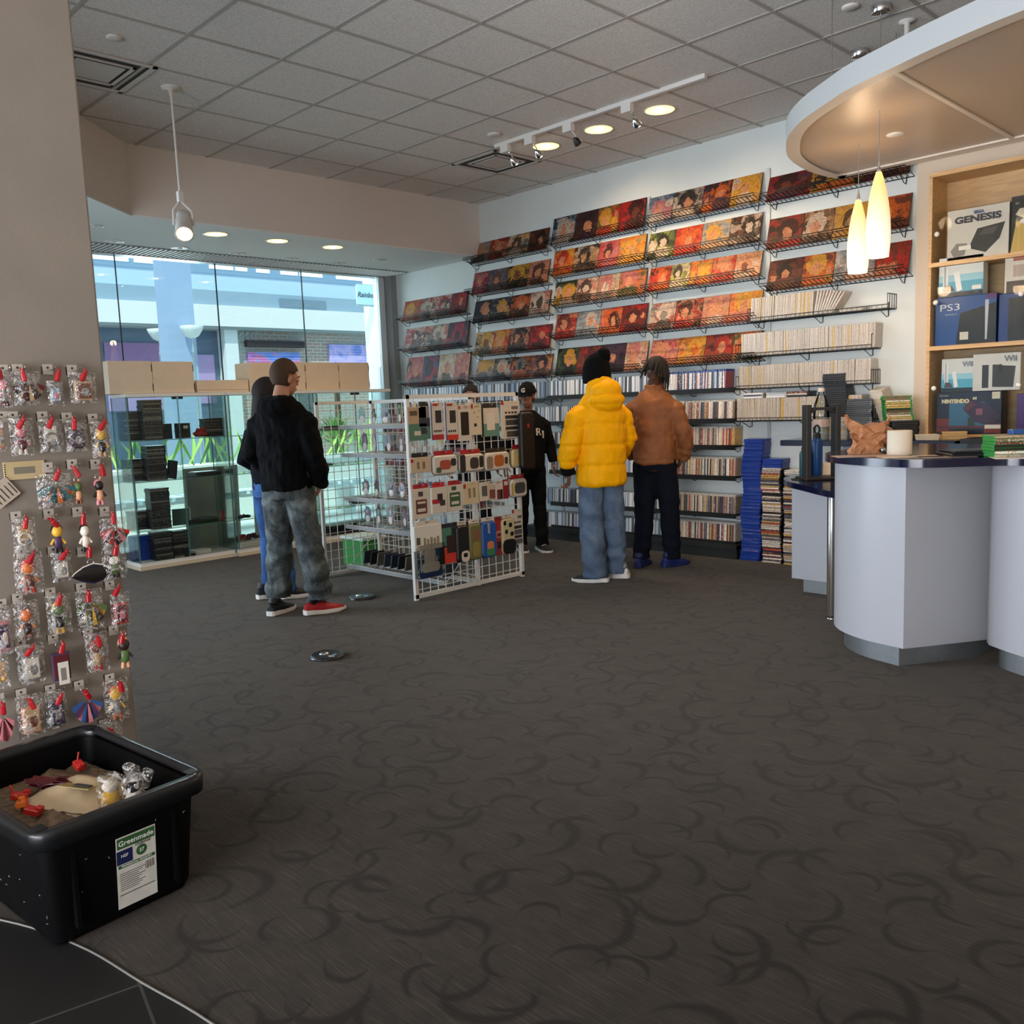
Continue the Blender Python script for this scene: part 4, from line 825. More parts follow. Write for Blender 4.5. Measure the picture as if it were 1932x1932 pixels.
for k in range(16):
    if r6.random() < .5: x, y, z, rx = r6.uniform(.0, .31), -.236, r6.uniform(.05, .28), 0
    else: x, y, z, rx = .345, r6.uniform(-.2, .2), r6.uniform(.04, .3), 1
    sc_ = .004 * (z - .3); L = r6.uniform(.004, .014); a = r6.uniform(0, 3)
    if rx: x = .3235 + .10 * z * .98; sb.tube([(x, y, z), (x, y + L * math.cos(a), z + L * math.sin(a))], .0008, 4)
    else: y = -.211 - .083 * z; sb.tube([(x, y, z), (x + L * math.cos(a), y - .083 * L * math.sin(a), z + L * math.sin(a))], .0008, 4)
sb.build('scuff_marks', mat('scuff', '#8e8e8a', .8), tb)
# contents
IN = Matrix.Translation((1.758, -3.0, 0)) @ Matrix.Rotation(math.radians(6), 4, 'Z')
def inbin(x, y, z): return IN @ V((x, y, z))
b = MB(); n = 16; r7 = random.Random(2)
vs = [V(((k / n - .5) * .62, (j / n - .5) * .385, .262 + .02 * noise.noise(V((k * .5, j * .5, 0))) + .03 * math.exp(-((k / n - .4) ** 2 + (j / n - .6) ** 2) * 8))) for j in range(n + 1) for k in range(n + 1)]
b.add(vs, [(j * (n + 1) + k, j * (n + 1) + k + 1, (j + 1) * (n + 1) + k + 1, (j + 1) * (n + 1) + k) for j in range(n) for k in range(n)], True)
o = b.build('bagged_trinkets', mat('trinket_heap', '#6d5a45', .45, var=.5, vscale=60, bump=.6, bscale=60), None, (1.758, -3.0, 0), (0, 0, math.radians(6))); tag(o, 'heap of bagged trinkets filling the black tote', 'trinkets', None, 'stuff')
b = MB(); n = 14
def env(u, v): return V(((u - .5) * .30, (v - .5) * .22, .05 * math.sin(PI * u) * math.sin(PI * v) ** .7 + .012 * noise.noise(V((u * 5, v * 5, 1)))))
for s in (1, 0):
    vs = [env(k / n, j / n) if s else env(k / n, j / n) * .98 + V((0, 0, -.012)) for j in range(n + 1) for k in range(n + 1)]; b.add(vs, [(j * (n + 1) + k, j * (n + 1) + k + 1, (j + 1) * (n + 1) + k + 1, (j + 1) * (n + 1) + k) for j in range(n) for k in range(n)], True)
pk = thing('paper_bag', 'crumpled tan paper bag lying in the black tote', 'paper bag', inbin(.0, .03, .282), .5)
pb = b.build('bag', mat('tan_paper', '#bfa885', .6, bump=.3, bscale=25), pk)
b = MB(); b.box((.05, -.055, .058), (.10, .055, .002), (-.25, .12, .2)); b.mat(1).box((.065, -.05, .0605), (.05, .032, .001), (-.25, .12, .2)); b.build('printed_label', [mat('kraft_label', '#a08a4e', .5), mat('label_print', '#3b3a38', .5)], pk)
def toy(x, y, z, c1, c2, label, rz):
    t = thing('bagged_figure', label, 'toy figure', inbin(x, y, z), rz)
    b = MB(); b.ell((0, 0, .022), (.026, .03, .034)); b.build('body', col(c1), t); b = MB(); b.ell((0, 0, .062), (.022, .024, .018)); b.tube([(.0, .02, .06), (.0, .03, .04)], .006, 6); b.build('head', col(c2), t)
    b = MB(); b.rbox((0, 0, .045), (.06, .07, .11), .02); b.build('clear_wrap', M_bag, t)
toy(.17, .05, .285, 'y', 'w', 'yellow bagged figure lying in the black tote', .3)
toy(.235, .09, .285, 'w', 'k', 'white and black bagged figure lying in the black tote', 1.1)
for k, (x, y, c, w) in enumerate(((-.22, .13, 'r', 'beside the paper bag'), (.02, -.12, 'r', 'by the near wall, brightest'), (-.13, -.10, 'r', 'among maroon wrappers'), (.27, -.02, 'c', 'by the label wall'), (-.06, -.12, 'o', 'near the front'))):
    b = MB(); b.rbox((0, 0, .012), (.05, .03, .02), .006); b.rbox((.02, 0, .024), (.02, .02, .014), .004); b.tube([(-.015, 0, .02), (-.03, .01, .045)], .003, 5)
    tag(b.build('loose_clip', [col(c)], None, inbin(x, y, .282), (0, .2, .7 * k)), f'{CN[c][0]} plastic clip lying in the black tote, {w}', 'plastic clip', 'loose clips in the tote')
b = MB()
for k in range(9): b.box((.0 + .012 * k, .004 * (k % 3), .012 + .003 * k), (.11, .05, .002), (.3 * (k % 3 - 1), .25, .3 * k))
tag(b.build('wrapper_bundle', [mat('wrapper_maroon', '#5a1a20', .25)], None, inbin(-.15, -.02, .285), (0, 0, .4)), 'bundle of shiny maroon wrappers in the black tote', 'wrappers')
b = MB(); b.rbox((0, 0, .05), (.06, .03, .11), .014, rot=(.3, .2, .4)); b.rbox((.05, .02, .06), (.04, .025, .06), .012, rot=(-.2, .3, .4)); tag(b.build('clear_wrapper', M_bag, None, inbin(.16, .13, .29)), 'crumpled clear plastic wrapper standing in the black tote', 'plastic wrapper')
# ================================================================ glass display cases along the shop window
G_case = glass('case_glass', '#f9fdfb', .01, refl=.5); M_gedge = mat('glass_edge', '#5f8c86', .2); M_cw = mat('case_white', '#e6e2da', .5); M_oak = mat('case_base', '#d8c8ac', .5)
SH = (.375, .85, 1.245)
cases = []
for u in range(3):
    t = thing('glass_case', ('glass display case full of stacked dark game cases, nearest the pillar', 'glass display case behind the couple in the dark tops', 'glass display case behind the white grid rack, nearest the corner')[u], 'display case', (-3.865 + .05 * u, -.53 + 1.005 * u, 0), PI / 2, 'glass display cases'); cases.append(t)
    w, d, h = 1.0, .37, 1.69
    b = MB(); b.bb((0, 0, 0), (w, d, .035)); b.mat(1).bb((.01, .012, .035), (w - .01, d - .01, .07)); b.build('base', [M_oak, M_cw], t)
    b = MB(); b.bb((0, 0, h - .03), (w, d, h)); b.build('top', M_cw, t)
    for nm, a, c in (('side_pane', (.0, .006, .07), (.006, d, h - .03)), ('side_pane', (w - .006, .006, .07), (w, d, h - .03)), ('back_pane', (.006, d - .006, .07), (w - .006, d, h - .03)), ('door', (.008, 0, .075), (w / 2 - .003, .006, h - .035)), ('door', (w / 2 + .003, 0, .075), (w - .008, .006, h - .035))):
        b = MB(); b.bb(a, c); o = b.build(nm, G_case, t)
        e = MB(); y0, y1 = a[1] - .0005, c[1] + .0005
        if nm == 'door':
            for x in (a[0], c[0] - .003): e.bb((x, y0, a[2]), (x + .003, y1, c[2]))
            e.build('pane_edge', M_gedge, o)
            k = MB(); x = c[0] - .03 if a[0] < .1 else a[0] + .03
            for z in (a[2] + .012, c[2] - .012): k.bb((x - .02, -.008, z - .012), (x + .02, .012, z + .012))
            k.build('hinge_clip', M_black, o)
        elif nm == 'side_pane':
            for y in (a[1], c[1] - .004): e.bb((a[0] - .0005, y, a[2]), (c[0] + .0005, y + .004, c[2]))
            e.build('pane_edge', M_gedge, o)
    for z in SH:
        b = MB(); b.bb((.008, .012, z - .006), (w - .008, d - .01, z)); b.mat(1).bb((.008, .0115, z - .0062), (w - .008, .0135, z + .0002)); b.build('glass_shelf', [G_case, M_gedge], t)
def cp(u, x, y, z): return cases[u].matrix_world @ V((x, y, z))
bpy.context.view_layer.update()
def cstack(u, x, y, z, n, me, label, group, rz=0.0):
    for k in range(n):
        q = cp(u, x + rnd.uniform(-.004, .004), y + rnd.uniform(-.004, .004), z + .001 + k * .0154); o = link('disc_case', me, None, q, (0, 0, PI / 2 + rz + rnd.uniform(-.03, .03))); tag(o, label, 'disc case', group)
lv = ('bottom', 'lower', 'middle', 'top')
for z, n, n2, w in ((.07, 18, 16, 0), (.375, 26, 12, 1), (.85, 22, 14, 2), (1.245, 25, 18, 3)):
    cstack(0, .26, .10, z, n, f_dk, f'dark game case, front stack, {lv[w]} level of the glass case nearest the pillar', f'front stack, {lv[w]} level')
    cstack(0, .115, .24, z, n2, f_blue if w < 1 else f_dk, f'game case, rear left stack, {lv[w]} level of the glass case nearest the pillar', f'rear stack, {lv[w]} level')
cstack(0, .44, .12, .07, 17, f_dk, 'dark game case, second stack, bottom level of the glass case nearest the pillar', 'second stack, bottom level')
cstack(0, .93, .22, 1.245, 12, f_dk, 'game case in the small stack behind the glass case door beside the black hoodie', 'small stack, top level')
def obj_case(name, label, cat, u, x, y, z, mb, mats, rz=0.0):
    o = mb.build(name, mats, None, cp(u, x, y, z + .001), (0, 0, PI / 2 + rz)); return tag(o, label, cat)
D = mat('dark_plastic', '#17181a', .35); D2 = mat('dark_grey_plastic', '#34373a', .4)
def boxm(w, d, h, r=.004): return MB().rbox((0, 0, h / 2), (w, d, h), r)
obj_case('console_box', 'black open console box with a white sticker, top level of the glass case', 'box', 0, .58, .12, 1.245, boxm(.15, .05, .15).mat(1).box((.02, -.026, .11), (.05, .002, .03)), [D, M_white], .2)
obj_case('console_box', 'black box leaning beside the front stack, top level of the glass case', 'box', 0, .42, .14, 1.245, boxm(.12, .04, .15), [D2], .3)
b = MB(); b.ell((0, 0, .045), (.05, .04, .045), 12, 8); b.ell((.03, -.02, .08), (.025, .025, .025), 10, 7)
for a in range(7): b.ell((.055 * math.cos(a), .045 * math.sin(a), .045 + .03 * math.sin(a * 2)), (.02, .02, .02), 8, 6)
obj_case('plush_figure', 'small red plush figure on the top level of the glass case', 'toy figure', 0, .76, .12, 1.245, b, [mat('plush_red', '#a8362e', .9)])
obj_case('console_box', 'black open box leaning on the middle level of the glass case', 'box', 0, .45, .14, .85, MB().box((0, 0, .09), (.10, .03, .18), (0, .2, 0)), [D], .3)
def console(w, d, h, fin=True):
    b = MB(); b.rbox((0, 0, h * .45), (w, d, h * .8), .012); b.rbox((0, 0, h * .9), (w * .9, d * .85, h * .2), .01)
    for k in range(4): b.bb((w * (.1 + .08 * k), -d / 2 - .001, h * .2), (w * (.14 + .08 * k), -d / 2 + .002, h * .5))
    return b
obj_case('game_console', 'flat black game console on the middle level of the glass case', 'game console', 0, .80, .18, .85, console(.27, .2, .045), [D])
obj_case('game_console', 'black game console on the lower level of the glass case', 'game console', 0, .72, .18, .375, console(.29, .22, .05), [D])
b = MB(); b.box((0, 0, .085), (.17, .004, .17), (.15, 0, 0)); b.mat(1).box((.09, .02, .085), (.004, .05, .17))
obj_case('picture_card', 'green picture card standing on the lower level of the glass case', 'card', 0, .50, .14, .375, b, [mat('card_green', '#4d6b62', .4), M_cw], -.2)
obj_case('console_box', 'small red box standing on the lower level of the glass case', 'box', 0, .93, .12, .375, boxm(.035, .03, .10), [mat('box_red', '#8a2a2c', .4)])
def pad(c):
    b = MB(); b.rbox((0, 0, .02), (.10, .06, .03), .02)
    for s in (-1, 1): b.ell((s * .055, -.02, .018), (.024, .045, .018), 10, 7); b.cyl((s * .025, 0, .03), (s * .025, 0, .045), .008)
    return b
obj_case('game_controller', 'black game controller on the lower level of the middle glass case', 'game controller', 1, .12, .12, .375, pad(0), [D], .3)
obj_case('white_box', 'white flat box on the bottom level of the glass case', 'box', 0, .66, .12, .07, boxm(.18, .12, .04), [M_cw], .2)
b = MB(); b.rbox((0, 0, .03), (.34, .2, .06), .03)
obj_case('white_cloth', 'folded white cloth on the bottom level of the middle glass case', 'cloth', 1, .05 + .14, .15, .07, b, [mat('cloth_white', '#d8d0cc', .9, bump=.5, bscale=40)])
for k, (x, c, w) in enumerate(((.10, '#8a3a3a', 'red'), (.22, '#4a2a33', 'dark maroon'))):
    b = MB()
    for a in range(6): b.ell((.05 * math.cos(a * 1.1), .03 * math.sin(a * 1.7), .03 + .012 * (a % 3)), (.035, .025, .02), 8, 6)
    obj_case('plush_toy', f'{w} plush toy lying on white cloth in the middle glass case', 'toy', 1, x, .14, .13, b, [mat('plush' + str(k), c, .9)])
for u, x, z, me_, nm, lb_, m_ in ((1, .62, 1.245, console(.3, .2, .04), 'game_console', 'dark console on the top level of the middle glass case', D), (2, .25, 1.245, console(.32, .2, .045), 'game_console', 'dark console on the top level of the corner glass case', D2), (1, .80, .85, boxm(.05, .05, .16), 'boxed_figure', 'purple boxed figure on the middle level of the middle glass case', mat('box_violet', '#57466a', .4)), (2, .1, .85, console(.24, .16, .03), 'game_console', 'thin green console on the middle level of the corner glass case', mat('green_plastic', '#2f4a3c', .4)), (1, .93, .375, boxm(.16, .1, .3), 'gold_box', 'tan box on the lower level of the middle glass case', mat('box_tan', '#a98c55', .5)), (1, .60, .375, pad(0), 'game_controller', 'black game controller right of the hoodie man in the middle glass case', D), (2, .3, .07, console(.4, .24, .1), 'game_console', 'big black console on the bottom level of the corner glass case', D), (2, .62, .07, console(.3, .24, .07), 'game_console', 'second black console on the bottom level of the corner glass case', D), (2, .66, .375, console(.3, .2, .08), 'game_console', 'black console on the lower level of the corner glass case', D2)):
    obj_case(nm, lb_, nm.replace('_', ' '), u, x, .17, z, me_, [m_])
# boxes along the top of the cases
M_cb = mat('carton_lit_warm', '#dcc8ae', .8, var=.04, vscale=6); M_slot = mat('carton_slot', '#4a3524', .9)  # warm lamplight is mixed into the white card colour
def carton(x0, x1, ytop, label, XX=-3.9, d=.30, low=False):
    a = px(x0, 710, 0, XX).y; c = px(x1, 710, 0, XX).y; zt = px((x0 + x1) / 2, ytop, 0, XX).z; z0 = 1.6915; w = c - a - .004; h = zt - z0
    t = thing('carton', label, 'cardboard box', (XX, (a + c) / 2, z0), PI / 2, 'white cardboard boxes on the glass cases')
    b = MB(); b.bb((-w / 2, 0, 0), (w / 2, d, h)); bevel(b.build('box_body', M_cb, t), .003)
    b = MB()
    if not low:
        for z in (h * .68, h * .08): b.bb((w / 2 - .007, -.0012, z), (w / 2 + .001, .004, z + h * .22))
    else: b.bb((-w / 2, -.0012, h * .18), (w / 2, .002, h * .2))
    b.build('flap_slot', M_slot, t)
carton(204, 288, 681, 'white cardboard box on the glass case, the end one nearest the pillar'); carton(288, 366, 682, 'white cardboard box second from the pillar on the glass case')
carton(371, 468, 717, 'low flat white cardboard box between the taller boxes', low=True, d=.34)
for x0, x1, w in ((470, 522, 'left of the two heads'), (522, 577, 'behind the man with short hair'), (577, 640, 'right of the short haired man'), (640, 697, 'end one nearest the picture shelves')): carton(x0, x1, 684, f'white cardboard box tinted as warmly lit on the glass case, {w}')
for y, w in ((.55, 'nearer the pillar'), (1.35, 'behind the couple')):
    b = MB(); b.box((0, 0, .45), (.02, .62, .9), (0, .04, 0)); b.mat(1).box((.013, 0, .45), (.004, .56, .82), (0, .04, 0)); tag(b.build('poster_board', [M_cw, mat('board_face', '#b7b4ae', .7, var=.12, vscale=3)], None, (-4.5, y, .01)), f'pale poster board leaning in the shop window behind the glass cases, {w}', 'poster board')

# ================================================================ white grid rack
RK = thing('display_rack', 'white grid panel display rack with wire shelves and hanging accessories', 'display rack', (0, 0, 0))
M_rk = mat('rack_white', '#dcd8d0', .4)
def panel(name, a, c, H_, axis, frame=.03):
    """framed wire grid between two floor points"""
    a = V(a); c = V(c); d = (c - a); L = d.length; d.normalize(); rot = Matrix((d, V((-d.y, d.x, 0)), V((0, 0, 1)))).transposed(); t = frame
    b = MB()
    for s0, s1, z0, z1 in ((0, L, .015, .015 + t), (0, L, H_ - t, H_)): b.box(a + d * (s0 + s1) / 2 + V((0, 0, (z0 + z1) / 2)), (s1 - s0, t, z1 - z0), rot)
    for s in (t / 2, L - t / 2): b.box(a + d * s + V((0, 0, H_ / 2)), (t, t, H_), rot)
    o = b.build(name, M_rk, RK); g = MB(); n = round(L / .0762); m = round(H_ / .0762)
    for k in range(1, n): g.box(a + d * L * k / n + V((0, 0, H_ / 2)), (.005, .005, H_ - .04), rot)
    for k in range(1, m): g.box(a + d * L / 2 + V((0, 0, H_ * k / m)), (L - .03, .005, .005), rot)
    g.build('grid_wires', M_rk, o); return o
panel('front_panel', (-.62, .246, 0), (-.62, 1.42, 0), 1.557, 1); panel('end_panel', (-2.02, .35, 0), (-2.02, 1.45, 0), 1.54, 1, .025); panel('centre_panel', (-2.0, .93, 0), (-.64, .93, 0), 1.54, 0, .03)
def rshelf(y0, y1, z, slope=.03):
    b = MB(); x0, x1 = -1.99, -.66
    for k in range(27): x = x0 + (x1 - x0) * k / 26; b.tube([(x, y1, z), (x, y0, z - slope), (x, y0, z - slope + .03)], .0022, 4)
    for y, zz in ((y1, z), ((y0 + y1) / 2, z - slope / 2), (y0, z - slope), (y0, z - slope + .03)): b.cyl((x0, y, zz), (x1, y, zz), .003, n=5)
    b.mat(1).box(((x0 + x1) / 2, y0 - .004, z - slope + .012), (x1 - x0, .003, .03)); b.build('shelf', [M_rk, mat('price_rail', '#9a9a98', .4)], RK)
RS = (1.33, 1.085, .70, .45, .09)
for z in RS: rshelf(.58, .91, z)
for z in (1.25, .95, .62): rshelf(1.27, .95, z, 0)
b = MB(); b.tube([(-1.99, .90, .35), (-1.99, .58, .06), (-.66, .58, .06), (-.66, .90, .35)], .004, 5); b.build('basket_rim', M_rk, RK)
# figures and packs standing on the rack shelves
STC = ['#6b7f8c', '#b8a9a2', '#7a8f6a', '#94707a', '#c9c2b8', '#4d5563', '#c9c06a', '#8fb0a8', '#b5868c', '#5a4a4a']
r9 = random.Random(11); SHW = ('top', 'second', 'third', 'fourth', 'lowest')
for i, z in enumerate(RS[:4]):
    for k in range(7):
        x = -1.88 + k * .175 + r9.uniform(-.02, .02); h = r9.uniform(.13, .185); w = r9.uniform(.085, .115); c1, c2 = r9.choice(STC), r9.choice(STC)
        t = thing('acrylic_stand', f'acrylic stand figure, {ORD[k]} from the left on the {SHW[i]} shelf of the grid rack', 'acrylic figure', (x, .74, z - .013), r9.uniform(-.3, .3), 'acrylic stands on the grid rack')
        b = MB(); b.rbox((0, 0, .003), (w, .04, .005), .006); b.build('base', mat('acryl_' + c2, c2, .3), t)
        b = MB(); out = [(math.cos(a * PI / 7) * w * (.42 + .1 * math.sin(a * 3.3 + k)), .02 + h / 2 + math.sin(a * PI / 7) * h * (.46 + .06 * math.cos(a * 2.7 + i))) for a in range(14)]
        b.loft([[(x_, -.002, z_) for x_, z_ in out], [(x_, .002, z_) for x_, z_ in out]], True, False); b.mat(1).ell((0, -.002, h * .72), (w * .26, .002, h * .18), 10, 6); b.mat(2).ell((0, -.002, h * .36), (w * .3, .002, h * .22), 10, 6)
        b.build('printed_figure', [mat('acryl_' + c1, c1, .3), mat('acryl_' + c2, c2, .3), mat('acryl_#e3dcd2', '#e3dcd2', .3)], t)
for i, (z, n) in enumerate(((1.25, 9), (.95, 9), (.62, 11))):
    for k in range(n):
        c = r9.choice(['#7a2228', '#22304f', '#1b1a1c', '#c9c2b6', '#5a2a2c', '#d8d4ca', '#31424a']); w = r9.uniform(.09, .13); h = r9.uniform(.15, .2)
        b = MB(); b.rbox((0, 0, h / 2), (w, .03, h), .003); b.mat(1).bb((-w * .4, -.0165, h * .2), (w * .4, -.015, h * .7))
        tag(b.build('boxed_accessory', [mat('bx_' + c, c, .4), mat('bx2_' + str(k % 3), ('#a8a29a', '#5d6470', '#8a3a36')[k % 3], .4)], None, (-1.93 + k * (1.25 / n) + .03, 1.04, z + .003), (0, 0, .05)), f'boxed accessory, {ORD[k] if k < 10 else "last"} from the left on the {("upper", "middle", "lower")[i]} far shelf of the grid rack', 'accessory box', 'boxes on the far side of the rack')
b = MB(); b.prism([(-.17, -.12), (.17, -.12), (.17, .12), (-.17, .12)], 0, .25); b.mat(1).bb((-.185, -.135, .25), (.185, .135, .275)); tag(b.build('green_bin', [mat('green_tub', '#2f8a3a', .5), mat('tub_lid', '#d6e2d6', .5)], None, (-2.32, .98, .0)), 'green plastic bin with pale lid on the floor behind the grid rack', 'plastic bin')
for k in range(12):
    x = -1.9 + k * .1; b = MB(); b.box((0, 0, .06), (.012, .14, .12), (0, .25, 0)); tag(b.build('disc_case', [mat(f'lowpack_{k % 4}', ('#2b3140', '#17181b', '#6b6257', '#39424f')[k % 4], .4)], None, (x, .76, .085)), f'game case leaning in the foot basket of the grid rack, {ORD[k] if k < 10 else ("eleventh", "twelfth")[k - 10]} from the left', 'disc case', 'cases in the basket of the rack')

# packs hanging on the front panel
XF = -.60
Wp, Kr, Bk, Rd, Bl, Gn = '#cfc4b4', '#b59b7a', '#161616', '#a8242a', '#22347a', '#4f7a66'
def pack(rect, kind, body, header, art_, label, dx=.0, tilt=0.0):
    a = px(rect[0], rect[1], 0, XF + .03 + dx); c = px(rect[2], rect[3], 0, XF + .03 + dx); w = c.y - a.y; h = a.z - c.z
    t = thing('accessory_pack', label, 'accessory pack', (XF, (a.y + c.y) / 2, a.z), 0, 'accessory packs on the grid rack')
    b = MB(); b.tube([(-.018, 0, -.012), (.02, 0, -.012), (.06 + dx, 0, -.012), (.07 + dx, 0, -.004)], .003, 5); b.build('hook', M_chrome, t)
    hh = min(.035, h * .22) if header else 0; dp = {'box': .024, 'pouch': .05, 'card': .008, 'blister': .045}[kind]; X = .03 + dx
    if header: b = MB(); b.rbox((X, 0, -hh * .6), (.003, w * .8, hh * 1.2), .001); b.mat(1).bb((X + .0015, -.015, -hh * .5), (X + .002, .015, -hh * .3)); b.build('hang_header', [mat('pk_' + header, header, .4), M_hole], t)
    z0, z1 = -hh, -h; cz = (z0 + z1) / 2; R2 = Matrix(((0, 0, 1), (1, 0, 0), (0, 1, 0)))
    b = MB(); rad = {'box': .004, 'card': .004, 'pouch': min(w, z0 - z1) * .24, 'blister': .01}[kind]
    b.rbox((X, 0, cz), (w, z0 - z1, dp), rad, R2, 4); b.build({'box': 'box', 'card': 'card', 'pouch': 'pouch', 'blister': 'blister_shell'}[kind], glass('clear_blister', '#eceff0', .08) if kind == 'blister' else mat('pk_' + body, body, .45), t)
    if art_:
        ms = []; b = MB(); f = X + dp / 2 if kind != 'blister' else X
        for k, (u0, v0, u1, v1, cc) in enumerate(art_):
            if cc not in ms: ms.append(cc)
            b.mat(ms.index(cc)); y0, y1 = -w / 2 + u0 * w, -w / 2 + u1 * w; za, zb_ = z0 + v0 * (z1 - z0), z0 + v1 * (z1 - z0); e = f + .0006 * (k + 1)
            if u1 - u0 > .0: b.rbox((f + .0004 * k, (y0 + y1) / 2, (za + zb_) / 2), (abs(y1 - y0), abs(za - zb_), .003), min(abs(y1 - y0), abs(za - zb_)) * (.3 if kind in ('pouch', 'blister') else .06), R2, 2)
        b.build('printed_front', [mat('pk_' + m, m, .4) for m in ms], t)
    if kind == 'pouch': b = MB(); b.tube([V((X, 0, cz)) + R2 @ p for p in rr(w * 1.01, (z0 - z1) * 1.01, rad, 0, 4)], .003, 5, closed=True); b.build('zip', M_black, t)
    return t
dots = lambda v, n=4, c=Bk: [(.2 + .17 * k, v, .3 + .17 * k, v + .05, c) for k in range(n)]
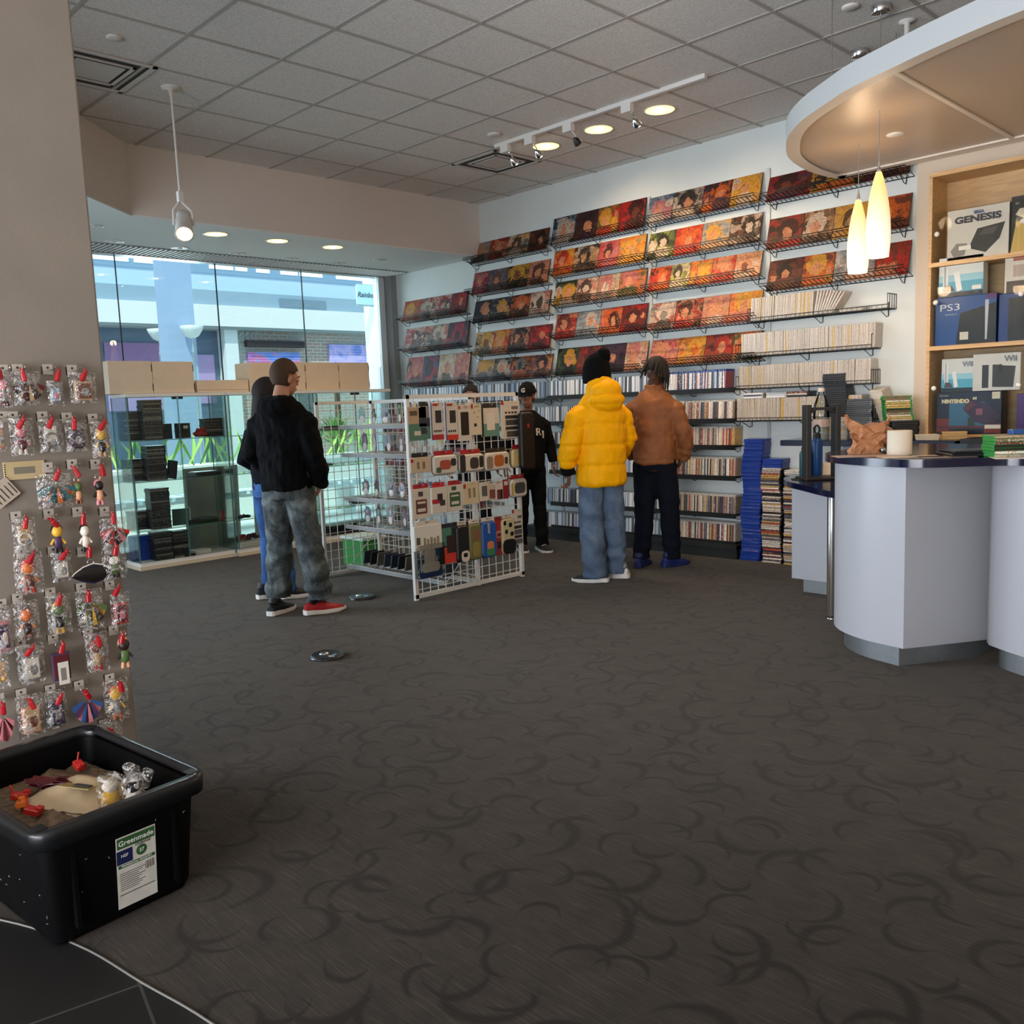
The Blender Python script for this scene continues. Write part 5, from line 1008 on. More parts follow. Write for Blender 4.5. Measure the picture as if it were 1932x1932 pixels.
PK = [
 ((768, 768, 806, 830), 'card', Kr, None, [(.0, .5, 1, 1, Gn), (.1, .12, .5, .26, '#5b4a38'), (.3, .72, .65, .85, Wp), (.65, .62, .95, .8, '#20303a')], 'kraft and green accessory card, first from the left in the top row of the rack'),
 ((788, 758, 812, 828), 'card', '#8d8478', '#1a1d1f', [(.0, .35, 1, .62, '#262a38'), (0, .62, 1, 1, Gn), (.2, .7, .7, .84, '#2a3a44')], 'grey and green card with a dark device and black header, second in the top row'),
 ((810, 759, 836, 829), 'box', Wp, None, [(0, .86, 1, 1, Rd), (0, 0, .06, 1, Bl), (.35, .22, .85, .55, '#23242a'), (.15, .04, .6, .1, Rd)] + dots(.74), 'white box with red foot and blue side, left of two alike in the top row'),
 ((837, 759, 863, 829), 'box', Wp, None, [(0, .86, 1, 1, '#c93226'), (0, 0, .06, 1, Bl), (.35, .22, .85, .55, '#2a2526'), (.15, .04, .6, .1, Rd)] + dots(.74), 'white box with red foot and blue side, right of two alike in the top row'),
 ((861, 764, 889, 831), 'box', Wp, None, [(.2, .2, .8, .84, '#131313'), (.05, .03, .2, .12, Rd), (.4, .06, .8, .1, Kr)], 'white box with a tall black panel in the top row'),
 ((886, 763, 908, 820), 'box', '#d3c3a4', None, [(.0, .0, .2, .14, Rd), (.3, .05, .8, .1, Kr), (.25, .62, .5, .72, Bk), (.3, .25, .36, .29, '#6b5a48'), (.6, .4, .66, .44, '#6b5a48'), (.7, .2, .76, .24, '#6b5a48')], 'cream speckled box beside the black panel box in the top row'),
 ((906, 762, 942, 822), 'card', Wp, '#1c2326', [(0, .55, 1, 1, '#5f8a7a'), (.3, .2, .75, .78, '#d9cfc0'), (0, 0, .12, 1, '#27313a')], 'white and teal card with a pale curved grip in the top row'),
 ((944, 757, 982, 826), 'card', Wp, None, [(0, 0, .14, .1, Rd), (.55, .14, .9, .22, '#6b6458')] + dots(.28) + [(.2, .38, .9, .47, '#26282a'), (.22, .5, .9, .64, '#3f3e3c'), (.2, .68, .9, .76, '#2a2c2e'), (.25, .8, .95, .95, '#4b463f')], 'white card with rows of dark grips at the right of the top row'),
 ((978, 778, 1008, 884), 'pouch', '#121214', None, [(.45, .2, .6, .27, Rd)], 'long black zip pouch hanging at the right edge of the rack', .05),
 ((772, 856, 812, 890), 'box', '#c3ae90', '#1a1d1f', [(.0, .1, .14, .3, Rd), (.3, .3, .42, .75, '#77674f'), (.58, .3, .7, .75, '#77674f')], 'tan box with two grips, first in the second row of the rack'),
 ((813, 852, 861, 892), 'pouch', Wp, Rd, [(.25, .25, .7, .75, '#a24a38'), (.7, .2, .92, .6, '#2b2a2c'), (.1, .6, .3, .9, '#4c5a44')], 'white rounded zip case with a red header and red brown print, second row'),
 ((863, 850, 911, 887), 'pouch', Wp, Rd, [(.0, 0, .22, 1, '#2a2826'), (.4, .2, .75, .85, '#39342e'), (.78, .15, .95, .8, '#26241f')], 'white and black rounded zip case with a dark square, second row'),
 ((911, 847, 959, 884), 'pouch', Wp, '#2a2423', [(.35, .15, .75, .8, '#b0602f'), (.05, .2, .3, .9, '#8a7460'), (.78, .3, .9, .7, '#3a3632')], 'white rounded zip case with an orange brown print, second row'),
 ((962, 840, 1000, 879), 'pouch', '#d3bd86', Rd, [(.25, .3, .5, .8, '#d9a93a'), (.55, .2, .95, .85, '#1f1c1a')], 'yellow and black rounded zip case at the right of the second row'),
 ((775, 915, 813, 976), 'card', Wp, Rd, [(.2, .36, .8, .84, '#6b3a34'), (.28, .43, .72, .77, Wp), (.25, .5, .75, .66, '#5a3f3a'), (.35, .1, .6, .26, '#4a3a3a')], 'white card with a red header and brown ring, first in the third row'),
 ((812, 912, 843, 966), 'box', Wp, '#c4222a', [(.0, .45, .5, .62, Rd), (.35, .25, .7, .5, '#2a2020'), (.5, .5, .85, .72, '#3a3634')], 'white box with red header and dark round straps in the third row'),
 ((842, 908, 873, 962), 'card', Wp, Rd, [(.15, .28, .85, .82, '#3c5a3a'), (.25, .38, .75, .74, Wp), (.22, .44, .78, .62, '#3c5a3a'), (.3, .05, .6, .2, '#38503a')], 'white card with a red header and green ring in the third row'),
 ((872, 912, 903, 949), 'box', '#c9b694', None, [(0, .05, .15, .25, Rd), (.3, .25, .45, .7, '#8a7a5c'), (.6, .25, .75, .7, '#8a7a5c')], 'tan box with two grips in the third row'),
 ((900, 911, 920, 944), 'box', Wp, None, [(.35, .2, .9, .75, '#5d564e')], 'small white box with a grey device in the third row'),
 ((918, 908, 934, 942), 'box', '#bfae98', '#c7bca8', [(.2, .3, .9, .9, '#7a4638')], 'small tan box with a brown window in the third row'),
 ((933, 908, 948, 942), 'box', Wp, '#c7bca8', [(.15, .3, .9, .95, '#6e2f26'), (.6, .3, .9, .95, Bk)], 'small white box with a dark red window in the third row'),
 ((948, 905, 960, 940), 'card', '#8c2226', None, [(.2, .1, .8, .3, Wp)], 'narrow dark red card near the right end of the third row'),
 ((960, 897, 992, 935), 'pouch', Wp, Rd, [(.2, .2, .85, .8, '#4a4a42'), (0, .2, .12, .9, '#b8a22e')], 'white rounded case with red header and grey device, right of the third row'),
 ((779, 986, 833, 1032), 'box', '#d9d3c6', Wp, [(.06, .45, .2, .75, '#5a564e')] + [(.32 + .12 * k, .5 + .06 * (k % 2), .40 + .12 * k, .8, '#8d8468') for k in range(5)], 'white box with rows of small caps, first in the lowest row of the rack'),
 ((784, 1031, 838, 1083), 'blister', Wp, None, [(.1, .82, .95, 1, '#23488c'), (.3, .1, .7, .7, '#e2dcd2'), (.2, .55, .85, .85, '#e8e2d8'), (.72, .05, .9, .4, '#2a5596')], 'clear blister pack with a white controller and blue base at the rack foot'),
 ((826, 990, 869, 1058), 'card', '#1f2a28', '#22262a', [(.05, .0, .6, .5, '#4b7a68'), (.2, .55, .95, 1, '#cc3a2c'), (.35, .22, .8, .72, '#33241e')], 'black green and red card with a brown device in the lowest row'),
 ((857, 985, 884, 1057), 'pouch', '#18191a', Wp, [(.3, .7, .95, 1, Wp), (.45, .76, .8, .88, Bk)], 'black pouch with a small white card in the lowest row'),
 ((881, 982, 908, 1053), 'pouch', '#6a6a3c', Wp, [(.2, .15, .8, .45, '#7d5a3c'), (.2, .5, .8, .9, '#8a7a40')], 'olive and brown camouflage pouch in the lowest row'),
 ((905, 978, 936, 1048), 'pouch', '#1f4f96', Wp, [(.3, .55, .75, .8, '#c9764a'), (.25, .75, .8, .95, '#3f7a4a')], 'blue zip pouch with an orange and green print in the lowest row', .01),
 ((931, 976, 951, 1045), 'card', '#a02a2c', '#8c2226', [(.2, .3, .85, .5, '#c98a7a'), (.3, .35, .75, .46, '#7a2020'), (.3, .6, .8, .8, '#3a1818')], 'red card with a pale ring in the lowest row'),
 ((943, 972, 970, 1042), 'pouch', '#c2b489', Wp, [(.1, .05, .3, .18, Bk), (.5, .12, .75, .25, Bk), (.2, .3, .4, .42, Bk), (.6, .38, .85, .5, Bk), (0, .58, 1, 1, Bk)], 'black and cream spotted pouch in the lowest row'),
 ((965, 962, 986, 1026), 'card', Wp, None, [(.0, 0, .2, .1, Rd), (.55, .18, .95, .26, '#6b6458')] + dots(.34) + [(.1, .46, .9, .54, '#2a2a2a'), (.1, .57, .95, .7, '#5d5d60'), (.1, .73, .9, .8, '#2a2a2a'), (.1, .83, .95, .96, '#5d5d60')], 'white card with grey thumb grips at the right of the lowest row'),
]
for q in PK:
    o = pack(*q)
    if q[2] == '#1f4f96': text('ZONE', 'lettering', .03, mat('pk_white', '#e8e4dc', .4), o, (.03 + .01 + .0275, -.012, -.085), (Matrix(((0, 0, 1), (0, 1, 0), (-1, 0, 0)))).to_euler(), shear=.2)

# ================================================================ round floor outlets
for pxx, w in (((618, 1239), 'nearer one before the man in ripped jeans'), ((683, 1128), 'farther one beside the red shoe')):
    p = px(*pxx, 2, 0.0); t = thing('floor_outlet', f'round black floor outlet cover on the carpet, {w}', 'floor outlet', (p.x, p.y, 0), .6, 'round floor outlets')
    b = MB(); b.lathe([(.105, 0), (.105, .012), (.095, .018), (.08, .016), (.001, .016)], n=28); b.build('cover', mat('outlet_black', '#17181a', .3), t)
    b = MB(); b.lathe([(.03, .0165), (.028, .022), (.001, .022)], (-.025, .01, 0), 16); b.bb((.02, -.035, .0162), (.06, .0, .020)); b.build('lids', M_chrome, t)
# ================================================================ people
def skin(name, c): return mat(name, c, .5, var=.05, vscale=14)
def remesh(mb, name, mats, voxel, smooth=4, disp=None, fac=.5):
    me = mb.mesh('tmp', mats); o = bpy.data.objects.new('tmp', me); COL.objects.link(o)
    m = o.modifiers.new('r', 'REMESH'); m.mode = 'VOXEL'; m.voxel_size = voxel; m.use_smooth_shade = True
    s = o.modifiers.new('s', 'SMOOTH'); s.iterations = smooth; s.factor = fac
    out = bpy.data.meshes.new_from_object(o.evaluated_get(bpy.context.evaluated_depsgraph_get())); bpy.data.objects.remove(o); out.name = name
    if disp:
        ns = [v.normal.copy() for v in out.vertices]
        for v, n in zip(out.vertices, ns): v.co += n * disp(v.co, n)
    out.materials.clear()
    for q in (mats if isinstance(mats, list) else [mats]): out.materials.append(q)
    out.polygons.foreach_set('use_smooth', [True] * len(out.polygons)); return out
def ering(c, rx, ry, n=20, yaw=0.0, tilt=None):
    R = Matrix.Rotation(yaw, 3, 'Z')
    if tilt is not None: R = tilt @ R
    return [R @ V((rx * math.cos(2 * PI * k / n), ry * math.sin(2 * PI * k / n), 0)) + V(c) for k in range(n)]
def folds(amp, sx=14, sz=7, seed=0.0):
    return lambda co, n: amp * (noise.noise(V((co.x * sx + seed, co.y * sx, co.z * sz + co.x * 6))) + .5 * noise.noise(V((co.x * 30, co.y * 30 + seed, co.z * 18))))
def hand(b, wr, d, side, curl=.5, s=1.0):
    """palm, four separate fingers bent by curl, thumb from the palm edge; d points from wrist to knuckles, side to the thumb"""
    d = V(d).normalized(); side = V(side); side = (side - d * side.dot(d)).normalized(); nrm = d.cross(side)
    q = lambda a, t, u: V(wr) + d * a * s + side * t * s + nrm * u * s
    b.loft([[q(a, math.cos(k * PI / 5) * w, math.sin(k * PI / 5) * h) for k in range(10)] for a, w, h in ((-.02, .024, .018), (.02, .032, .017), (.06, .040, .015), (.092, .038, .012))], True)
    for i, (t, L) in enumerate(((.030, .072), (.010, .082), (-.010, .076), (-.029, .060))):
        p = q(.085, t, 0); path = [p]; a = .15
        for f in (.42, .33, .25):
            a += curl; path.append(path[-1] + (d * math.cos(a) - nrm * math.sin(a)) * L * f * s)
        b.tube(path, [.0092 * s, .0088 * s, .008 * s, .0062 * s], 8)
    p = q(.02, .030, 0); b.tube([p, p + (d * .5 + side * .8 - nrm * .2).normalized() * .036 * s, p + (d * .95 + side * .6 - nrm * .45).normalized() * .066 * s], [.0125 * s, .010 * s, .0075 * s], 8)
def shoe(parent, foot, ang, upper, sole, L=.29, accent=None, laces=None, toe=None, name='shoe'):
    """a trainer: rounded upper, thick sole, tongue and laces"""
    prof = [(-.5, .030, .075), (-.42, .036, .098), (-.25, .037, .105), (-.10, .040, .095), (.08, .046, .074), (.25, .049, .056), (.40, .042, .046), (.48, .026, .036)]
    b = MB(); rings = []
    for y, w, h in prof: rings.append([V((w * math.cos(PI * k / 8), y * L, .022 + (h - .022) * math.sin(PI * k / 8) ** .8)) for k in range(9)] + [V((w * .96 * (1 - 2 * k / 4), y * L, .012)) for k in range(4, -1, -1)][::-1][1:-1])
    b.loft(rings, True); b.mat(1); b.tube([(0, -.36 * L, .085), (0, -.30 * L, .12)], [.036, .040], 14); b.tube([(0, -.17 * L, .085), (0, -.18 * L, .135)], [.026, .022], 8); b.mat(2 if toe else 0)
    o = b.build(name, [mat('shoe_' + upper, upper, .55), mat('shoe_' + (accent or upper), accent or upper, .6)] + ([mat('shoe_' + toe, toe, .5)] if toe else []), parent, foot, (0, 0, ang))
    s = MB(); pts = [(-.53, .018), (-.50, .034), (-.36, .043), (-.1, .041), (.1, .049), (.28, .053), (.42, .046), (.5, .030), (.525, .010)]
    poly = [(w, y * L) for y, w in pts] + [(-w, y * L) for y, w in pts[::-1]]
    s.loft([[(x * .95, y, 0 if abs(y) < .36 * L else .008) for x, y in poly], [(x, y, .012) for x, y in poly], [(x * .98, y, .030 - .006 * (y / L) + .010 * (y < -.2 * L)) for x, y in poly]], True, False); s.build('sole', mat('sole_' + sole, sole, .6), o)
    if laces:
        l = MB()
        for k in range(4):
            y = (-.06 + k * .065) * L; z = .098 - k * .011; l.tube([(-.030, y, z - .012), (0, y + .004, z), (.030, y, z - .012)], .003, 5)
        l.build('laces', mat('lace_' + laces, laces, .8), o)
    return o
def person(label, loc, ang, H_, skc, hd=(0, 0), lean=0.0):
    """hd = (turn, nod) of the head; returns the thing and its measures"""
    t = thing('person', label, 'person', loc, ang - PI / 2); s = H_ / 1.8
    return t, s
def head_parts(t, s, skc, turn, nod, hairc, style, c=(0, .01, 1.655), hands=(), torso=None, vox=.006):
    """body with head, neck, hands as one surface"""
    b = MB(); C = V(c) * s; R = (Matrix.Rotation(turn, 3, 'Z') @ Matrix.Rotation(nod, 3, 'X')); P = lambda x, y, z: C + R @ (V((x, y, z)) * s)
    def E(c_, r_, n=16): b.loft([[P(c_[0] + r_[0] * math.sin(a) * math.cos(2 * PI * k / n), c_[1] + r_[1] * math.sin(a) * math.sin(2 * PI * k / n), c_[2] - r_[2] * math.cos(a)) for k in range(n)] for a in (PI * i / 9 for i in range(1, 9))], True)
    E((0, -.008, .035), (.074, .094, .100)); E((0, .030, -.035), (.055, .062, .075)); E((0, .045, -.075), (.036, .036, .030))
    E((0, .098, -.012), (.012, .020, .014)); b.tube([P(0, .086, .025), P(0, .104, -.012)], [.008 * s, .012 * s], 8)
    for q in (-1, 1): E((q * .076, -.008, -.004), (.010, .019, .031)); E((q * .036, .070, .004), (.020, .020, .016)); E((q * .034, .080, .030), (.024, .012, .007))
    E((0, .086, -.052), (.021, .014, .007)); E((0, .083, -.064), (.018, .014, .007))
    b.tube([C + R @ V((0, -.012, -.06)) * s, V((0, -.01, 1.52)) * s, V((0, -.01, 1.44)) * s], [.053 * s, .055 * s, .075 * s], 14)
    b.loft([ering((0, 0, z * s), rx * s, ry * s) for z, rx, ry in ((.84, .16, .11), (.98, .165, .115), (1.12, .145, .10), (1.3, .17, .11), (1.42, .17, .095), (1.47, .09, .06))], True)
    for f in hands: f(b)
    me = remesh(b, 'body', [skin('skin_' + skc, skc)], vox, 2); o = link('body', me, t)
    e = MB()
    for q in (-1, 1): e.mat(0).ell(P(q * .034, .084, .006), (.011 * s, .011 * s, .009 * s), 10, 7); e.mat(1).ell(P(q * .034, .0925, .006), (.005 * s, .005 * s, .005 * s), 8, 6)
    e.build('eyes', [mat('eye_white', '#d9d4cc', .3), mat('eye_dark', '#1a120c', .2)], o)
    e = MB()
    for q in (-1, 1): e.tube([P(q * .016, .098, .030), P(q * .036, .094, .036), P(q * .056, .080, .030)], [.003 * s, .0045 * s, .002 * s], 6)
    e.build('eyebrows', mat('hair_' + hairc, hairc, .8), o)
    e = MB(); e.tube([P(-.022, .094, -.057), P(0, .101, -.056), P(.022, .094, -.057)], [.002 * s, .0045 * s, .002 * s], 6); e.build('lips', mat('lip_' + skc, '#7d4a40', .5), o)
    hm = mat('hair_' + hairc, hairc, .75, var=.25, vscale=90, bump=.5, bscale=150)
    def shell(r_, off, cond, name, m_, thick=.006, n=36, mm=24):
        h = MB(); vs = []; 
        for i in range(mm + 1):
            a = PI * i / mm
            for k in range(n): u = 2 * PI * k / n; vs.append(V((off[0] + r_[0] * math.sin(a) * math.cos(u), off[1] + r_[1] * math.sin(a) * math.sin(u), off[2] + r_[2] * math.cos(a))))
        fs = []
        for i in range(mm):
            for k in range(n):
                f = (i * n + k, (i + 1) * n + k, (i + 1) * n + (k + 1) % n, i * n + (k + 1) % n); cc = sum((vs[j] for j in f), V()) / 4
                if cond(cc): fs.append(f)
        h.add([P(*v) for v in vs], fs, True); q = h.build(name, m_, t); sm = q.modifiers.new('thick', 'SOLIDIFY'); sm.thickness = thick; sm.offset = 1; return q
    if style == 'short': shell((.079, .098, .104), (0, -.009, .037), lambda c_: c_.z > (-.045 if c_.y < .0 else .03 + .6 * c_.y) and not (abs(c_.x) > .06 and c_.y > -.02 and c_.z < .035), 'hair', hm)
    if style == 'long':
        shell((.082, .102, .108), (0, -.010, .037), lambda c_: c_.z > (-.09 if c_.y < .02 else .05), 'hair', hm, .012)
        h = MB(); h.loft([[P((w) * math.cos(k * PI / 8), -.045 + d * math.sin(k * PI / 8), z) for k in range(16)] for z, w, d in ((.05, .085, .07), (-.06, .09, .06), (-.18, .085, .045), (-.28, .06, .03))], True); h.build('long_hair', hm, t)
    if style == 'dreads':
        shell((.083, .103, .110), (0, -.010, .037), lambda c_: c_.z > (.015 if c_.y < .0 else .05), 'hair', hm, .010)
        h = MB(); r = random.Random(4)
        for k in range(96):
            u = r.uniform(0, 2 * PI); a = r.uniform(.05, 1.35); p0 = V((.084 * math.sin(a) * math.cos(u), -.010 + .104 * math.sin(a) * math.sin(u), .04 + .112 * math.cos(a))); out = V((math.cos(u), math.sin(u), 0))
            L = r.uniform(.07, .15) if math.sin(u) < .1 else r.uniform(.13, .21); p1 = p0 + out * .022 + V((0, 0, -.3 * L)); p2 = p0 + out * (.03 + .015 * math.sin(a)) + V((r.uniform(-.01, .01), r.uniform(-.01, .01), -L))
            h.tube([P(*p0), P(*p1), P(*p2)], [.009 * s, .0085 * s, .006 * s], 6)
        h.build('dreadlocks', hm, t)
    return o, P, shell
def garment(t, name, m, rings, tubes, s, vox=.011, smooth=4, disp=None, extra=None):
    b = MB()
    if rings: b.loft([ering(V(c) * s, rx * s, ry * s) for c, rx, ry in rings], True)
    for path, rad in tubes: b.tube([V(p) * s for p in path], [r * s for r in rad], 14)
    if extra: extra(b)
    return link(name, remesh(b, name, [m], vox, smooth, disp), t)
def fabric(name, c, rough=.85, bump=.25, bs=220, var=.1, vs=9, sheen=.0): return mat(name, c, rough, bump=bump, bscale=bs, var=var, vscale=vs, sheen=sheen, spec=.15)
def denim(name, c1, c2, c3, sc_=5.0):
    t = NT(name); tc = t.node('TexCoord').outputs['Object']; n1 = t.node('TexNoise', i_Vector=tc, i_Scale=sc_, i_Detail=5.0, i_Distortion=.6).outputs[0]
    n2 = t.node('TexNoise', i_Vector=t.node('Mapping', i_Vector=tc, i_Scale=(260, 260, 60)).outputs[0], i_Scale=1.0).outputs[0]
    c = t.ramp(n1, [(.36, c1), (.52, c2), (.74, c3)]); t.set('Base Color', t.mix(.35, c, t.ramp(n2, [(.3, c1), (.7, c3)]))); t.set('Roughness', .9); t.bump(n2, .25, .003); return t.m
def trousers(t, s, m, fl_, fr_, knees, hipz=.98, cuff=.095, thigh=.095, kneer=.075, ankr=.07, hipw=.165, hipd=.12, amp=.008, seed=0.0, vox=.011):
    """fl_, fr_ = ankle points (local, unscaled); cuffs sit on the shoes"""
    tubes = []
    for sg, (ax, ay), (kx, ky) in ((-1, fl_, knees[0]), (1, fr_, knees[1])):
        hip = (sg * .085, 0, .88); tubes.append(([(sg * .07, 0, .96), hip, ((hip[0] + kx) / 2, (hip[1] + ky) / 2, .70), (kx, ky, .50), ((kx + ax) / 2, (ky + ay) / 2, .30), (ax, ay, .14), (ax, ay, cuff)], [thigh, thigh, thigh * .93, kneer, (kneer + ankr) / 2, ankr, ankr * 1.05]))
    f0 = folds(amp, 12, 9, seed); f1 = lambda co, n: f0(co, n) + amp * .8 * math.sin(co.z / s * 42 + 3 * noise.noise(co * 5)) * max(0, 1 - abs(co.z / s - .2) / .2) + amp * .5 * math.sin(co.z / s * 50 + co.x * 20) * max(0, 1 - abs(co.z / s - .52) / .1)
    return garment(t, 'jeans', m, [((0, 0, .84), hipw, hipd), ((0, 0, .92), hipw + .005, hipd), ((0, 0, hipz + .06), hipw - .01, hipd - .01)], tubes, s, vox, 3, f1)
def L(t, w):      # world point to the person's own frame
    return t.matrix_world.inverted() @ V(w)

# --- man in a black hoodie and ripped jeans, back to the camera, looking right
t, s = person('person with short hair in a black hoodie, washed jeans and red trainers', (-.93, -.60, 0), math.radians(118), 1.84, '#c08a6c')
bpy.context.view_layer.update(); aL, aR = L(t, (-1.12, -.62, 0)) / s, L(t, (-.84, -.44, 0)) / s
hn = lambda b: hand(b, V((.205, .09, .95)) * s, (-.3, .25, -.9), (-.3, .9, .2), .35, s)
head_parts(t, s, '#b98468', -.42, -.18, '#4a3320', 'short', (.01, .045, 1.655), [hn])
blk = fabric('hoodie_black', '#07080a', .9, sheen=.0)
j = garment(t, 'hoodie', blk, [((0, 0, .90), .175, .135), ((0, 0, .95), .19, .145), ((0, 0, 1.1), .185, .14), ((0, 0, 1.28), .20, .14), ((0, -.005, 1.38), .205, .125), ((0, -.005, 1.44), .185, .11), ((0, 0, 1.49), .135, .095), ((0, .01, 1.54), .08, .085)],
 [([(.14, 0, 1.40), (.195, -.01, 1.36), (.245, -.03, 1.14), (.25, .03, 1.02), (.215, .08, .93)], [.062, .072, .068, .062, .055]), ([(-.14, 0, 1.40), (-.195, -.01, 1.36), (-.26, -.02, 1.15), (-.23, .13, 1.05), (-.15, .20, 1.06)], [.062, .072, .068, .062, .05])], s, .010, 3, folds(.018, 9, 8, 1.0),
 lambda b: (b.loft([ering(V(c) * s, rx * s, ry * s) for c, rx, ry in (((0, -.05, 1.36), .09, .06), ((0, -.075, 1.44), .14, .085), ((0, -.055, 1.52), .125, .09), ((0, -.02, 1.55), .09, .075))], True)))
trousers(t, s, denim('washed_jeans', '#0f1317', '#343b40', '#8a9492', 7.0), (aL.x, aL.y), (aR.x, aR.y), ((-.115, .04), (.13, .03)), thigh=.105, kneer=.092, ankr=.085, cuff=.115, hipw=.185, amp=.014, seed=2.0)
bt = MB(); bt.loft([ering(V((0, 0, z)) * s, rx * s, ry * s) for z, rx, ry in ((.885, .183, .128), (.925, .184, .13))], False); 
shoe(t, (aL.x * s, aL.y * s + .03, 0), .0, '#121214', '#e4e0d8', .30, '#111113', '#1a1a1a', '#9a1c20'); shoe(t, (aR.x * s, aR.y * s + .05, 0), -.62, '#b01a20', '#e8e2da', .31, '#121214', '#141416', '#c0222a')

# --- woman with long dark hair half hidden behind him
t, s = person('person with long dark hair half hidden by the black hoodie', (-1.60, -.36, 0), math.radians(100), 1.74, '#c99a7e')
bpy.context.view_layer.update(); aL, aR = L(t, (-1.66, -.40, 0)) / s, L(t, (-1.50, -.30, 0)) / s
head_parts(t, s, '#c99a7e', -.5, -.25, '#1c120e', 'long', (.0, .03, 1.645))
garment(t, 'jacket', fabric('navy_top', '#0f1118', .9), [((0, 0, .93), .165, .12), ((0, 0, 1.1), .165, .12), ((0, 0, 1.28), .17, .12), ((0, 0, 1.42), .165, .105), ((0, 0, 1.50), .075, .07)],
 [([(-.13, 0, 1.39), (-.18, 0, 1.35), (-.29, -.02, 1.13), (-.22, .12, 1.04), (-.12, .20, 1.06)], [.055, .064, .06, .052, .042]), ([(.13, 0, 1.39), (.18, 0, 1.35), (.24, .02, 1.13), (.2, .15, 1.06), (.1, .2, 1.06)], [.055, .062, .058, .05, .04])], s, .012, 3, folds(.007, 10, 9, 5.0))
garment(t, 'shirt_hem', fabric('maroon_hem', '#4a1626', .9), [((0, 0, .90), .16, .118), ((0, 0, .95), .162, .12)], [], s, .01, 2)
trousers(t, s, denim('blue_jeans', '#1d3f72', '#2f5c9a', '#4a78b4'), (aL.x, aL.y), (aR.x, aR.y), ((-.10, .02), (.10, .02)), thigh=.088, kneer=.062, ankr=.052, cuff=.07, amp=.006, seed=4.0)
shoe(t, (aL.x * s, aL.y * s + .04, 0), -.3, '#15161a', '#e2ded6', .26); shoe(t, (aR.x * s, aR.y * s + .07, 0), -.3, '#15161a', '#e2ded6', .26)

# --- person in the yellow puffer coat and black beanie
t, s = person('person in a yellow puffer coat and black beanie, back to the camera, facing the shelves', (.07, 1.66, 0), math.radians(160), 1.80, '#6b4634')
bpy.context.view_layer.update(); aL, aR = L(t, (.06, 1.56, 0)) / s, L(t, (.08, 1.80, 0)) / s
hn = lambda b: hand(b, V((-.272, .047, .895)) * s, (.15, .3, -.93), (.35, .9, .1), .55, s)
o, P, shell = head_parts(t, s, '#6b4634', .25, -.12, '#120d0b', 'none', (0, .05, 1.655), [hn])
h = MB(); k = fabric('beanie_black', '#0a0a0b', .95, .5, 160)
bb_ = MB(); bb_.loft([[P(rx * 1.14 * math.cos(2 * PI * q / 20), -.012 + ox + ry * 1.1 * math.sin(2 * PI * q / 20), z) for q in range(20)] for z, rx, ry, ox in ((-.035, .088, .108, 0), (.02, .092, .112, 0), (.08, .088, .105, -.006), (.13, .078, .09, -.015), (.165, .058, .062, -.03), (.185, .025, .025, -.04))], True)
bb_.loft([[P(.02 + rx * 1.05 * math.cos(2 * PI * q / 16), oy + .01 + ry * math.sin(2 * PI * q / 16), z) for q in range(16)] for z, rx, ry, oy in ((.10, .06, .05, -.08), (.15, .062, .05, -.10), (.19, .05, .042, -.105), (.21, .025, .02, -.10))], True)
bb_.loft([[P(rx * 1.12 * math.cos(2 * PI * q / 20), -.012 + ry * 1.08 * math.sin(2 * PI * q / 20), z) for q in range(20)] for z, rx, ry in ((-.045, .093, .113), (.005, .096, .117), (.012, .09, .11))], True)
link('beanie', remesh(bb_, 'beanie', [k], .007, 3, lambda co, n: .0012 * math.sin(math.atan2(co.y, co.x) * 60)), t)
yl = fabric('puffer_yellow', '#ffb400', .55, .12, 120, .05, 6)
ZS = (.95, 1.115, 1.277, 1.43)
def puff(co, n):
    z = co.z / s; x, y = co.x / s, co.y / s; d = 0.0
    if abs(x) < .205:
        e = min(abs(z - q) for q in ZS); d = .014 * min(1, (e / .035) ** .5) - .007
    else:
        e = min(abs(z - q) for q in (.99, 1.115, 1.26)); d = .012 * min(1, (e / .03) ** .5) - .006
    return d * s + .006 * noise.noise(V((x * 12, y * 12, z * 9))) + .004 * noise.noise(V((x * 30, y * 30, z * 22)))
def hood(b):
    b.ell(V((0, -.115, 1.455)) * s, (.150 * s, .085 * s, .085 * s), 20, 12); b.ell(V((.01, -.10, 1.535)) * s, (.125 * s, .085 * s, .085 * s), 20, 12, (.3, 0, 0))
    b.loft([ering(V(c) * s, rx * s, ry * s, tilt=Matrix.Rotation(-.45, 3, 'X')) for c, rx, ry in (((0, .0, 1.40), .155, .13), ((0, -.005, 1.49), .128, .12), ((0, -.01, 1.56), .112, .108), ((0, -.012, 1.60), .106, .102))], True)
garment(t, 'puffer_coat', yl, [((0, 0, .785), .185, .15), ((0, 0, .81), .205, .17), ((0, 0, 1.0), .205, .172), ((0, 0, 1.2), .21, .17), ((0, -.005, 1.34), .215, .155), ((0, 0, 1.43), .19, .13), ((0, 0, 1.49), .14, .11), ((0, 0, 1.53), .10, .09)],
 [([(-.15, 0, 1.38), (-.21, 0, 1.33), (-.275, -.01, 1.14), (-.29, .03, 1.0), (-.285, .04, .95)], [.072, .085, .082, .075, .06]), ([(.15, 0, 1.38), (.205, 0, 1.33), (.25, .0, 1.14), (.24, .10, 1.02), (.18, .17, .97)], [.072, .082, .08, .072, .06])], s, .011, 3, puff, hood)
b = MB(); b.tube([V(p) * s for p in ((-.286, .035, .97), (-.283, .04, .935), (-.278, .043, .90), (-.275, .045, .885))], [.052 * s, .058 * s, .056 * s, .045 * s], 16); b.build('black_cuff', fabric('cuff_black', '#0c0c0d', .95, .5, 160), t)
